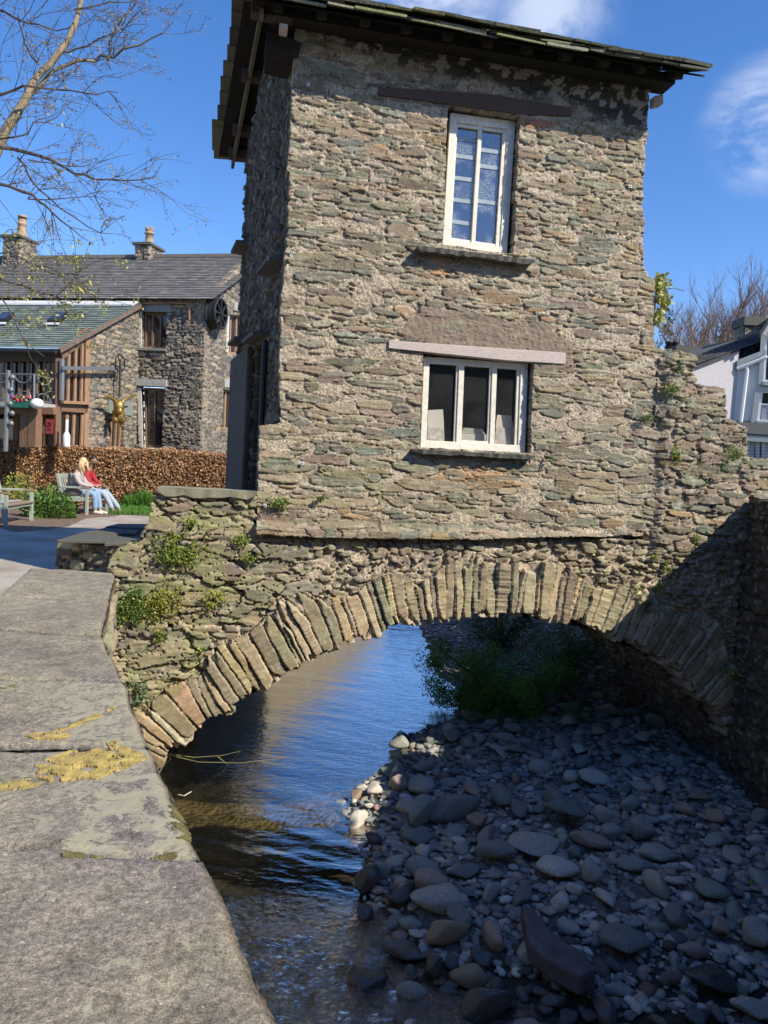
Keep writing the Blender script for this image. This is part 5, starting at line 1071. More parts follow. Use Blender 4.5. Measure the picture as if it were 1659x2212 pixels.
# timber frame and glazing of the lean-to: side (x 130-190) and front (x < 130)
gl = tag(empty('glazing', tuple(LF)), None, None); gl.parent = mill; bpy.context.view_layer.update(); gl.matrix_parent_inverse = mill.matrix_world.inverted()
m = MB()
m.prism([ls(132, 758, -.1), ls(192, 712, -.1), ls(190, 962, -.1), ls(130, 962, -.1)], ME * .01)
m.prism([lf(-400, 770, .1), lf(128, 765, .1), lf(128, 965, .1), lf(-400, 965, .1)], MN * .01)
m.build('pane', M_GLASSD, gl)
def tb(fn, a, b, w_, nrm, matr, name='timber', off=0.0, d=.05, par=gl):
    m = MB(); m.bar(fn(a[0], a[1], off), fn(b[0], b[1], off), w_, d, nrm); return m.build(name, matr, par)
tb(ls, (131, 765), (191, 717), .30, ME, M_OAK); tb(ls, (127, 775), (124, 965), .22, ME, M_OAK); tb(ls, (190, 720), (185, 965), .22, ME, M_OAKL)
tb(ls, (128, 877), (188, 882), .28, ME, M_OAK); tb(ls, (128, 868), (188, 871), .08, ME, M_OAKL, d=.3)
for x, yt in ((149, 755), (164, 742), (178, 732)): tb(ls, (x, yt), (x - 3, 868), .09, ME, M_OAKL)
for x in (145, 160, 178): tb(ls, (x, 896), (x - 3, 965), .09, ME, M_OAKL)
tb(lf, (-400, 766), (127, 768), .34, MN, M_BROWNW, d=.2); tb(lf, (-400, 880), (127, 880), .30, MN, M_OAK); tb(lf, (122, 770), (120, 965), .2, MN, M_OAK)
for x in (8, 26, 43, 62, 79, 98, 108): tb(lf, (x, 780), (x - 1, 872), .07, MN, M_OAK)
for x in (36, 50, 88, 95): tb(lf, (x, 885), (x - 1, 965), .18, MN, M_OAK)
m = MB(); m.prism([lf(50, 895, .02), lf(88, 898, .02), lf(86, 965, .02), lf(48, 965, .02)], MN * .05); m.build('door', mat('dark_red_door', (.06, .016, .012), .5, .2, 5), gl)
m = MB(); m.prism([lf(102, 893, .02), lf(122, 895, .02), lf(121, 965, .02), lf(101, 965, .02)], MN * .05); m.build('door', mat('rust_red_door', (.20, .055, .03), .6, .2, 5), gl)
# balcony
bal = empty('balcony', tuple(lf(60, 880, -1))); bal.parent = mill; bpy.context.view_layer.update(); bal.matrix_parent_inverse = mill.matrix_world.inverted()
BO = -1.0
m = MB(); m.prism([lf(-300, 866, BO), lf(76, 868, BO), lf(76, 880, BO), lf(-300, 878, BO)], MN * .9)
m.prism([lf(76, 868, BO), lf(118, 877, -.1), lf(118, 886, -.1), lf(76, 880, BO)], MN * .08 - ME * .02); m.build('balcony_slab', M_LSTONE, bal)
m = MB()
def bl(px, py): return lf(px, py, BO + .05)
m.tube([bl(-300, 806), bl(74, 809)], .025, 6); m.tube([bl(-300, 860), bl(74, 863)], .02, 6); m.tube([bl(74, 809), lf(117, 820, -.1)], .025, 6); m.tube([bl(74, 863), lf(116, 871, -.1)], .02, 6)
for x in (-20, 27, 74): m.tube([bl(x, 808), bl(x - 1, 868)], .03, 6)
m.tube([lf(115, 820, -.1), lf(113, 876, -.1)], .03, 6)
def arc(fn, cx, cy, r, a0, a1, rr_=.018):
    m.tube([fn(cx + r * math.cos(a), cy + r * 1.0 * math.sin(a)) for a in np.linspace(a0, a1, 12)], rr_, 5)
for cx in (3, 50, -44): arc(bl, cx, 810, 17, 0, math.pi); arc(bl, cx, 862, 17, math.pi, 2 * math.pi)
arc(lambda x, y: lf(x, y + (x - 74) * .2, BO + (x - 74) / 42 * .9), 95, 812, 15, 0, math.pi); arc(lambda x, y: lf(x, y + (x - 74) * .2, BO + (x - 74) / 42 * .9), 94, 862, 15, math.pi, 2 * math.pi)
m.build('railing', M_GREYM, bal)
for x in (76, 60):
    m = MB(); m.bar(lf(x, 880, BO + .1), lf(x - 2, 966, BO + .1), .26, .26, MN); m.build('post', M_OAK, bal)
m = MB(); m.bar(lf(-300, 886, BO + .1), lf(120, 888, BO + .3), .18, .2, MN); m.build('beam', M_OAK, bal)
# skylights
for (x, y) in ((115, 690), (0, 689)):
    s_ = empty('skylight', (0, 0, 0)); s_.parent = mill; s_.matrix_parent_inverse = mill.matrix_world.inverted()
    a = mp_(-26, zle, LFd - .3); b_ = mp_(0, zle, LFd - .3); d_ = mp_(-26, ZE - .05, -.02); nr = np.cross(b_ - a, d_ - a); nr /= np.linalg.norm(nr)
    def rf(px, py): return hit(px, py, a + nr * .08, nr)
    P = [rf(x - 12, y + 8), rf(x + 14, y + 8), rf(x + 32, y - 8), rf(x + 8, y - 8)]
    m = MB(); m.prism(P, nr * .10); m.build('frame', M_IRON, s_); m = MB(); c_ = sum(P) / 4; m.prism([c_ + (p - c_) * .8 + nr * .1 for p in P], nr * .01); m.build('pane', M_GLASSD, s_)
    m = MB(); m.prism([rf(x - 22, y + 12), rf(x + 12, y + 12), rf(x + 14, y + 8), rf(x - 14, y + 8)], nr * .02); m.build('flashing', bpy.data.materials['pale_lead'], s_)
# chimneys
def chimney(px0, px1, ytop, ybase, off, pots, label, dpt=.9):
    a = hit(px0, ybase, mp_(0, 0, off), MN); b_ = hit(px1, ybase, mp_(0, 0, off), MN); zt = hit((px0 + px1) / 2, ytop, mp_(0, 0, off), MN)[2]; w_ = np.linalg.norm(b_ - a)
    o = empty('chimney', tuple(a)); o.parent = mill; bpy.context.view_layer.update(); o.matrix_parent_inverse = mill.matrix_world.inverted(); o['label'] = label
    z0 = ZRG - 1.0; L2 = w_ + dpt
    def mpc(U, V, H):
        k = U[..., None] <= w_; p1 = a + ME * U[..., None] + UP * (V[..., None] - a[2]) - MN * H[..., None]; p2 = a + ME * (w_ + H[..., None]) + MN * (U[..., None] - w_) + UP * (V[..., None] - a[2]); return np.where(k, p1, p2)
    masonry('stack', 0, L2, z0, zt, .03, stones_rows(0, L2, z0, zt, .06, .13, (1.5, 3.5), .02, 7, .02, .1, .05), mpc, None, pal=PAL_MILL, mortar=(.12, .11, .1), back=0, seed=17, mat=M_STONE_FAR, parent=o, depth=.05, gap=.04)
    m = MB(); m.prism([a - UP * (a[2] - z0) + MN * .04 + ME * .03, b_ - UP * (b_[2] - z0) + MN * .04 - ME * .03, b_ - UP * (b_[2] - z0) + MN * dpt - ME * .03, a - UP * (a[2] - z0) + MN * dpt + ME * .03], UP * (zt - z0)); m.build('core', M_WALLP, o)
    m = MB(); e = .1; m.prism([a + UP * (zt - a[2]) - ME * e - MN * e, b_ + UP * (zt - b_[2]) + ME * e - MN * e, b_ + UP * (zt - b_[2]) + ME * e + MN * (dpt + e), a + UP * (zt - a[2]) - ME * e + MN * (dpt + e)], UP * .09); m.build('cap_slab', M_SLATE, o)
    for (fx, hh, kind) in pots:
        c_ = a + ME * w_ * fx + MN * dpt / 2 + UP * (zt + .09 - a[2]); m = MB()
        if kind == 0: m.lathe([(.20, 0), (.21, .05), (.16, .1), (.145, hh * .7), (.19, hh * .72), (.19, hh * .78), (.15, hh * .8), (.15, hh * .9), (.17, hh * .92), (.17, hh), (.12, hh), (.11, hh * .8)], c_, 8)
        else: m.lathe([(.24, 0), (.22, .1), (.17, .25), (.18, .3), (.16, .34), (.155, .5), (.18, .52), (.18, .58), (.155, .6), (.15, .8), (.18, .82), (.17, .88), (.12, hh - .1), (.13, hh), (.09, hh)], c_, 12)
        if kind == 0:
            for k in range(4): a_ = k * math.pi / 2 + .78; m.prism([c_ + V3(math.cos(a_ - .3) * .17, math.sin(a_ - .3) * .17, hh), c_ + V3(math.cos(a_ + .3) * .17, math.sin(a_ + .3) * .17, hh), c_ + V3(math.cos(a_) * .17, math.sin(a_) * .17, hh + .12)], V3(-math.cos(a_), -math.sin(a_), 0) * .04)
        m.build('chimney_pot', mat('terracotta_pot', (.38, .27, .17), .85, .2, 5), o, True)
chimney(292, 322, 529, 556, 3.9, [(.5, .62, 0)], 'narrow stack with tall tapering square pot')
chimney(6, 42, 513, 562, 3.4, [(.62, .60, 1)], 'broad stack with ribbed round pot')
# drain on the front
m = MB(); m.tube([mf(300, 655, -.12), mf(360, 654, -.12), mf(402, 655, -.12), mf(409, 662, -.12), mf(409, 690, -.12), mf(404, 694, -.12)], .028, 6); m.tube([ls(300, 655, .06), ls(198, 716, .06)], .025, 6); m.build('copper_pipe', mat('copper_brown_pipe', (.30, .18, .10), .5, .2, 5), mill)
# iron wheel on the gable
wh = empty('mill_wheel', tuple(mg_(478, 678))); wh.parent = mill; bpy.context.view_layer.update(); wh.matrix_parent_inverse = mill.matrix_world.inverted()
c_ = mg_(477, 678, -.35); m = MB(); R_ = .46
m.tube([c_ + (MN * math.cos(a) + UP * math.sin(a)) * R_ for a in np.linspace(0, 6.283, 25)], .045, 6, cap=False)
m.tube([c_ - ME * .3 + (MN * math.cos(a) + UP * math.sin(a)) * R_ for a in np.linspace(0, 6.283, 25)], .045, 6, cap=False)
n_ = 24
for k in range(n_): a = 6.283 * k / n_; a2 = 6.283 * (k + 1) / n_; m.add([c_ + (MN * math.cos(x) + UP * math.sin(x)) * R_ - ME * e for x, e in ((a, 0), (a2, 0), (a2, .3), (a, .3))], [(0, 1, 2, 3)])
m.build('rim', M_IRON, wh); m = MB()
for k in range(8): a = 6.283 * k / 8; m.bar(c_, c_ + (MN * math.cos(a) + UP * math.sin(a)) * R_, .06, .05, ME)
m.build('spoke', M_IRON, wh); m = MB(); m.tube([c_ - ME * .4, c_ + ME * .06], .09, 10); m.build('hub', M_IRON, wh)
# hoist arm with wheel and hanging rod
ho = tag(empty('hoist_bracket', tuple(ls(133, 800))), 'grey steel hoist arm with small pulley wheel and hanging rod on the lean-to', 'hoist')
m = MB(); m.tube([ls(134, 775, .15), ls(133, 865, .15)], .07, 8); m.build('mast', M_GREYM, ho)
m = MB(); m.bar(ls(134, 795, .25), ls(262, 796, .25), .10, .06, ME); m.build('arm', M_GREYM, ho)
c_ = ls(259, 785, .3); m = MB(); m.tube([c_ + (MN * math.cos(a) + UP * math.sin(a)) * .26 for a in np.linspace(0, 6.283, 21)], .02, 5, cap=False)
for k in range(3): a = 3.1416 * k / 3; m.tube([c_ - (MN * math.cos(a) + UP * math.sin(a)) * .26, c_ + (MN * math.cos(a) + UP * math.sin(a)) * .26], .014, 5)
m.build('pulley', M_IRON, ho); m = MB(); m.tube([ls(260, 776, .3), ls(258, 858, .3)], .03, 6); m.build('rod', M_IRON, ho)
# golden ram sculpture
M_GOLD = mat('gilded_metal', (.36, .25, .08), .5, .25, 12, .6, .02, metal=.75)
rm = tag(empty('ram_sculpture', tuple(ls(256, 885))), 'golden ram head sculpture with curling horns above the narrow window', 'sculpture')
G_ = lambda px, py, o=.35: ls(px, py, o)
m = MB(); m.ball(G_(256, 896), (.20, .20, .26), 12, 8); m.ball(G_(257, 878, .5), (.16, .16, .2), 10, 7); m.ball(G_(258, 888, .62), (.10, .09, .12), 8, 6); m.ball(G_(249, 905, .45), (.10, .1, .14), 8, 6); m.ball(G_(264, 905, .45), (.10, .1, .14), 8, 6); m.ball(G_(262, 916, .4), (.05, .05, .10), 8, 6)
m.build('body', M_GOLD, rm, True)
for pts in ([(253, 876), (248, 866), (240, 859), (229, 856), (217, 857)], [(261, 876), (266, 866), (274, 860), (284, 856), (295, 855)]):
    m = MB(); m.tube([G_(*p, .42) for p in pts], [.07, .06, .05, .035, .012], 8); m.build('horn', M_GOLD, rm, True)
# hanging things at the lean-to
fb = tag(empty('flower_trough', tuple(lf(38, 874, BO - .3))), 'green plastic trough of red, white and purple flowers hung on the balcony', 'planter')
m = MB(); P = [lf(12, 867, BO - .3), lf(65, 868, BO - .3), lf(63, 881, BO - .3), lf(14, 879, BO - .3)]; m.prism(P, MN * .22); m.build('trough', mat('green_plastic', (.02, .16, .12), .4, .1, 6), fb)
m = MB(); fl_ = MB()
for i in range(150):
    x = rnd.uniform(13, 64); y = rnd.uniform(856, 868); p = lf(x, y, BO - .2 + rnd.uniform(-.1, .1)); r_ = rnd.uniform(.015, .035)
    if i % 3 == 0: fl_.ball(p, r_ * 1.2, 5, 4, rnd.choice([(.6, .03, .03), (.75, .7, .7), (.18, .05, .3), (.6, .05, .1)]))
    else: m.add([p + V3(rnd.gauss(0, .04), rnd.gauss(0, .04), rnd.gauss(0, .04)) for _ in range(3)], [(0, 1, 2)])
m.build('foliage', mat('planter_leaf', (.06, .14, .03), .7, .3, 5), fb); fl_.build('blossom', mat_vc('petals', 5, .7, .1, .01, .1), fb)
o = MB(); p = lf(80, 872, BO - .2); o.ball(p, (.17, .17, .14), 12, 8); lo = tag(empty('globe_lantern', tuple(p)), 'white globe lantern hanging under the balcony corner', 'lantern'); o.build('globe', M_MARK, lo, True); o = MB(); o.tube([p + UP * .13, p + UP * .26], .03, 6); o.build('hook', M_IRON, lo)
lp = tag(empty('light_pole', tuple(lf(15, 960, BO - .6))), 'slim pale steel pole strung with clear bulbs before the lean-to', 'pole')
m = MB(); m.tube([lf(18, 800, BO - .6), lf(12, 975, BO - .6)], .06, 8); m.build('pole', M_GREYM, lp)
for (x, y) in ((27, 815), (24, 842), (22, 872), (26, 893), (24, 915)):
    m = MB(); p = lf(x, y, BO - .6); m.ball(p, .075, 8, 6); m.tube([p, p - ME * .14 + UP * .03], .03, 5); m.build('bulb', M_GREYM, lp, True)
sgn = tag(empty('notice', tuple(lf(107, 915))), 'small red notice with a ring symbol on the timber post', 'sign')
p = lf(107, 921, -.2); m = MB(); m.box(p, (.22, .02, .40), (ME, MN, UP)); m.build('board', mat('dull_red_sign', (.35, .06, .07), .5, .1, 5), sgn)
m = MB(); c_ = p - MN * .02 + UP * .05; m.tube([c_ + (ME * math.cos(a) + UP * math.sin(a)) * .055 for a in np.linspace(0, 6.283, 17)], .008, 4, cap=False); m.tube([c_ - (ME + UP) * .035, c_ + (ME + UP) * .035], .007, 4); m.box(c_ - UP * .13, (.12, .006, .02), (ME, MN, UP)); m.build('symbol', mat('dark_red_print', (.12, .01, .015), .5, .1, 5), sgn)
bt = tag(empty('gas_bottle', tuple(ls(141, 940))), 'white bottle-shaped heater standing behind the lower glazing', 'heater'); m = MB(); c_ = ls(143, 966, .4); c_ = V3(c_[0], c_[1], c_[2]); m.lathe([(.09, 0), (.10, .03), (.10, .30), (.07, .38), (.04, .42), (.04, .5), (.035, .74), (.02, .75)], c_, 12); m.build('casing', M_MARK, bt, True)
# ================================================================== HEDGE, PLANTS, BENCHES, PEOPLE
def leafmat(name, cols, rough=.6, trans=.25):
    m, t, b = newmat(name); a = NN(t, 'ShaderNodeVertexColor', layer_name='Col'); t.links.new(a.outputs[0], b.inputs['Base Color']); b.inputs['Roughness'].default_value = rough
    if trans:
        o = t.nodes['Material Output']; tl = NN(t, 'ShaderNodeBsdfTranslucent'); t.links.new(a.outputs[0], tl.inputs[0]); mx = NN(t, 'ShaderNodeMixShader'); mx.inputs[0].default_value = trans
        t.links.new(b.outputs[0], mx.inputs[1]); t.links.new(tl.outputs[0], mx.inputs[2]); t.links.new(mx.outputs[0], o.inputs[0])
    return m
M_LEAF = leafmat('leaf', None)
def leaves(name, C, size, cols, seed, parent=None, matr=None, updir=.3, aspect=.55, fold=False):
    """C: (n,3) centres; one leaf-shaped quad each"""
    rs = np.random.RandomState(seed); n = len(C); d = rs.normal(size=(n, 3)); d[:, 2] += updir; d /= np.linalg.norm(d, axis=1)[:, None]
    e = rs.normal(size=(n, 3)); e -= (e * d).sum(1)[:, None] * d; e /= np.linalg.norm(e, axis=1)[:, None]
    s = size * rs.uniform(.6, 1.3, (n, 1)); L_ = d * s; W2 = e * s * aspect * .5
    v = np.stack([C, C + L_ * .5 + W2, C + L_, C + L_ * .5 - W2], 1).reshape(-1, 3)
    cc = np.array(cols)[rs.randint(0, len(cols), n)] * rs.uniform(.7, 1.25, (n, 1)); cc = np.repeat(cc, 4, 0)
    q = np.arange(4 * n)
    me = bpy.data.meshes.new(name); me.vertices.add(len(v)); me.vertices.foreach_set('co', v.astype(np.float32).ravel()); me.loops.add(4 * n); me.loops.foreach_set('vertex_index', q.astype(np.int32)); me.polygons.add(n); me.polygons.foreach_set('loop_start', np.arange(0, 4 * n, 4, dtype=np.int32)); me.update(calc_edges=True)
    ca = me.color_attributes.new('Col', 'FLOAT_COLOR', 'POINT'); ca.data.foreach_set('color', np.concatenate([cc, np.ones((len(cc), 1))], 1).astype(np.float32).ravel())
    return link(name, me, matr or M_LEAF, parent)
# hedge
H0 = atZ(-160, 1081, 0); H1 = atZ(560, 1107, 0); hd = H1 - H0; HL = np.linalg.norm(hd); hd /= HL; hn = np.cross(UP, hd)
if hn[1] < 0: hn = -hn
HT = 1.68
hedge = tag(empty('beech_hedge', tuple(H0)), 'clipped beech hedge with dry copper-brown leaves behind the benches', 'hedge')
rs = np.random.RandomState(3); n = 42000
a = rs.rand(n) * HL; face = rs.rand(n); dpt = np.where(face < .72, rs.exponential(.09, n), rs.rand(n) * 1.1); z = np.where(face < .72, rs.rand(n) * HT, HT - rs.exponential(.06, n))
bul = (fbm(a * .8, z * 1.2, 2, 3) - .5) * .5; topw = (fbm(a * .6, a * 0, 4, 2) - .5) * .14 + (fbm(a * 5, dpt * 3, 4, 2) - .5) * .12
C = H0[None] + hd[None] * a[:, None] + hn[None] * (dpt + bul * .5 + .05)[:, None] + np.array([0, 0, 1.])[None] * (z + topw * (z / HT))[:, None]
HC = [(.54, .31, .15), (.42, .21, .09), (.55, .32, .17), (.32, .17, .08), (.64, .42, .26), (.26, .19, .07)]
leaves('foliage', C, .075, HC, 5, hedge, updir=0, aspect=.7)
m = MB(); m.prism([H0 + hn * .35, H1 + hn * .35, H1 + hn * .95, H0 + hn * .95], UP * (HT - .18)); m.build('twig_core', mat('hedge_twigs', (.06, .038, .022), .95, .5, 18, .8, .05), hedge)
m = MB(); r = random.Random(8)
for i in range(900):
    p = H0 + hd * r.uniform(0, HL) + hn * r.uniform(.0, .3) + UP * r.uniform(.05, HT - .2); m.tube([p, p + V3(r.gauss(0, .15), r.gauss(0, .1), r.uniform(.1, .4))], .006, 3, cap=False)
m.build('twig', mat('grey_brown_twig', (.17, .12, .085), .9, .2, 8, 0), hedge)
# far leafy green tops behind the hedge gap
def clump(name, c, rx, ry, rz, n, size, cols, seed, label, cat, group=None, updir=.6, stem=True, aspect=.5):
    o = tag(empty(name, tuple(c)), label, cat, group); rs = np.random.RandomState(seed); d = rs.normal(size=(n, 3)); d /= np.linalg.norm(d, axis=1)[:, None]; r_ = rs.rand(n, 1) ** .4
    P = d * r_ * np.array([rx, ry, rz]); P[:, 2] = np.abs(P[:, 2]) * (1 + .3 * rs.rand(n)); k = fbm(P[:, 0] / rx * 2 + seed, P[:, 1] / ry * 2 + P[:, 2], 2, 2); P = P * (.7 + .6 * k[:, None])
    leaves('foliage', P + np.array(c), size, cols, seed, o, updir=updir, aspect=aspect)
    if stem:
        m = MB(); r = random.Random(seed)
        for i in range(max(4, n // 120)):
            q = P[r.randrange(n)]; m.tube([np.array(c), np.array(c) + q * .5 + V3(0, 0, rz * .1), np.array(c) + q], [.012, .009, .004] if rz > .15 else [.004, .003, .002], 4, cap=False)
        m.build('stem', M_STEM, o)
    return o
M_STEM = mat('green_brown_stem', (.12, .12, .05), .8, .2, 9, 0)
GR = [(.10, .22, .035), (.14, .27, .05), (.07, .16, .03), (.20, .30, .07)]; YG = [(.34, .36, .06), (.42, .40, .08), (.24, .30, .05)]; GRS = [(.07, .20, .03), (.12, .28, .04)]
def gz_(px, py): return atZ(px, py, 0)
clump('herb_clump', gz_(104, 1118), .62, .35, .60, 1500, .10, GR, 21, 'bright green leafy mound growing between the two benches', 'shrub', updir=.4)
clump('herb_clump', gz_(148, 1108), .22, .25, .35, 500, .08, GR, 22, 'small green tuft just left of the occupied bench', 'shrub')
clump('yellow_shrub', gz_(44, 1098), .55, .3, .85, 1100, .075, YG + GR[:1], 23, 'yellow-green leaved shrub against the hedge above the left bench', 'shrub')
clump('daffodil_leaves', gz_(120, 1090), .5, .2, .55, 700, .22, GRS, 24, 'tall strappy green leaves in front of the hedge left of the occupied bench', 'plant', updir=3, aspect=.12, stem=False)
clump('daffodil_leaves', gz_(300, 1098), .55, .25, .36, 900, .2, GRS, 25, 'low strappy green leaves at the hedge foot right of the occupied bench', 'plant', updir=3, aspect=.12, stem=False)
clump('yellow_shrub', gz_(430, 1090), 1.2, .2, .75, 900, .07, YG + HC[:2], 26, 'sparse yellow-leaved shrub in the hedge right of the people', 'shrub')
clump('hedge_sapling', gz_(455, 1080), .5, .3, 1.75, 350, .07, GR + YG, 27, 'thin young green shoots growing up through the right end of the hedge', 'sapling')
# grass
rs = np.random.RandomState(31); n = 9000; e0 = gz_(240, 1113); e1 = gz_(420, 1108)
GX = rs.rand(n); GY = rs.rand(n); g0 = gz_(235, 1113); g1 = gz_(480, 1112); g2_ = gz_(480, 1102); g3 = gz_(240, 1094)
C = (g0[None] * (1 - GX[:, None]) + g1[None] * GX[:, None]) * (1 - GY[:, None]) + (g3[None] * (1 - GX[:, None]) + g2_[None] * GX[:, None]) * GY[:, None]
go_ = leaves('grass', C, .12, GRS, 33, None, updir=2.5, aspect=.12); tag(go_, 'short green grass strip between the path and the hedge', 'grass', kind='stuff')
# ---- benches
M_BENCH = mat('grey_green_bench_paint', (.27, .31, .26), .65, .15, 14, .3, .003, col2=(.38, .42, .36)); M_BWORN = mat('worn_bench_wood', (.25, .16, .11), .8, .25, 14, .3, .003)
def make_bench():
    t = empty('park_bench')
    # x: the way the bench faces, y: its length; the front legs stand at x = 0
    Ln = 1.45; 
    for s in (0, 1):
        y = s * Ln
        m = MB(); m.box((0, y, .31), (.07, .07, .62)); m.build('leg', M_BENCH, t, bevel=.008)
        m = MB(); m.bar((-.55, y, 0), (-.60, y, .45), .07, .07, (0, 1, 0)); m.bar((-.60, y, .44), (-.74, y, .98), .07, .07, (0, 1, 0)); m.build('leg', M_BENCH, t, bevel=.008)
        m = MB(); m.bar((-.66, y, .66), (-.16, y, .665), .08, .045, (0, 0, 1)); m.build('armrest', M_BENCH, t, bevel=.008)
        m = MB(); m.bar((-.17, y, .665), (.06, y, .655), .082, .047, (0, 0, 1)); m.build('armrest_end', M_BWORN, t, bevel=.01)
        m = MB(); m.bar((-.58, y, .37), (0, y, .39), .04, .09, (0, 0, 1)); m.build('side_rail', M_BENCH, t)
    m = MB(); m.bar((0, 0, .385), (0, Ln, .385), .04, .09, (0, 0, 1))
    for s, sg in ((0, 1), (1, -1)): m.prism([(-.02, s * Ln + sg * .03, .35), (-.02, s * Ln + sg * .16, .35), (-.02, s * Ln + sg * .07, .31), (-.02, s * Ln + sg * .03, .2)], (.04, 0, 0))
    m.build('front_rail', M_BENCH, t)
    for i in range(5):
        m = MB(); m.bar((.01 - i * .125, 0, .44 - .012 * abs(i - 2)), (.01 - i * .125, Ln, .44 - .012 * abs(i - 2)), .095, .025, (0, 0, 1)); m.build('seat_slat', M_BWORN if i < 2 else M_BENCH, t)
    m = MB(); m.bar((-.73, 0, .93), (-.73, Ln, .93), .09, .035, (1, 0, 0)); m.bar((-.63, 0, .55), (-.63, Ln, .55), .06, .035, (1, 0, 0)); m.build('back_rail', M_BENCH, t)
    for i in range(11):
        y = .12 + i * (Ln - .24) / 10; m = MB(); m.bar((-.635, y, .55), (-.725, y, .90), .045, .018, (.96, 0, .25)); m.build('back_slat', M_BENCH, t)
    return t
BA = R(2)
b1 = make_bench(); fl1 = gz_(187, 1113); b1.location = (fl1[0], fl1[1], 0); b1.rotation_euler = (0, 0, BA); tag(b1, 'grey-green wooden bench with two people sitting on it before the hedge', 'bench', 'park benches along the path')
b2 = copy_tree(b1); fl2 = gz_(12, 1138); b2.location = (fl2[0], fl2[1], 0); b2.rotation_euler = (0, 0, BA + .09); tag(b2, 'empty grey-green wooden bench cut by the left edge of the picture', 'bench', 'park benches along the path')
# ---- people
def skin_mesh(name, nodes, edges, matr, parent=None, sub=2, root=0):
    """nodes: (x,y,z,r)"""
    me = bpy.data.meshes.new(name); me.from_pydata([n_[:3] for n_ in nodes], edges, []); o = bpy.data.objects.new(name, me); COL.objects.link(o)
    sk = o.modifiers.new('s', 'SKIN'); sk.use_smooth_shade = True
    L_ = me.skin_vertices[0].data if me.skin_vertices else None
    if L_ is None:
        bpy.context.view_layer.objects.active = o; 
        me.update(); L_ = me.skin_vertices[0].data
    for i, n_ in enumerate(nodes): L_[i].radius = (n_[3], n_[4] if len(n_) > 4 else n_[3]); L_[i].use_root = (i == root)
    ss = o.modifiers.new('ss', 'SUBSURF'); ss.levels = sub; ss.render_levels = sub
    dg = bpy.context.evaluated_depsgraph_get(); me2 = bpy.data.meshes.new_from_object(o.evaluated_get(dg)); bpy.data.objects.remove(o)
    me2.name = name; me2.materials.clear(); return link(name, me2, matr, parent, True)
M_SKIN = mat('skin', (.55, .33, .24), .55, .08, 10, 0); M_SKIN2 = mat('brown_skin', (.30, .17, .11), .55, .08, 10, 0)
M_JACK = mat('pale_taupe_jacket', (.42, .37, .35), .85, .1, 8, .3, .01); M_JEAN = mat('light_blue_denim', (.22, .34, .50), .85, .12, 20, .3, .004); M_JEAN2 = mat('washed_blue_denim', (.33, .40, .48), .85, .12, 20, .3, .004)
M_RED = mat('deep_red_jumper', (.36, .02, .03), .85, .12, 12, .3, .005); M_BLOND = mat('blond_hair', (.66, .46, .24), .6, .25, 30, .5, .01, sc3=(1, 1, .2)); M_DARKH = mat('black_hair', (.02, .015, .012), .6, .3, 30, .3, .01)
M_SHOEW = mat('cream_trainers', (.62, .55, .47), .7, .08, 10, 0); M_SHOED = mat('dark_brown_shoes', (.07, .055, .05), .7, .2, 10, 0)
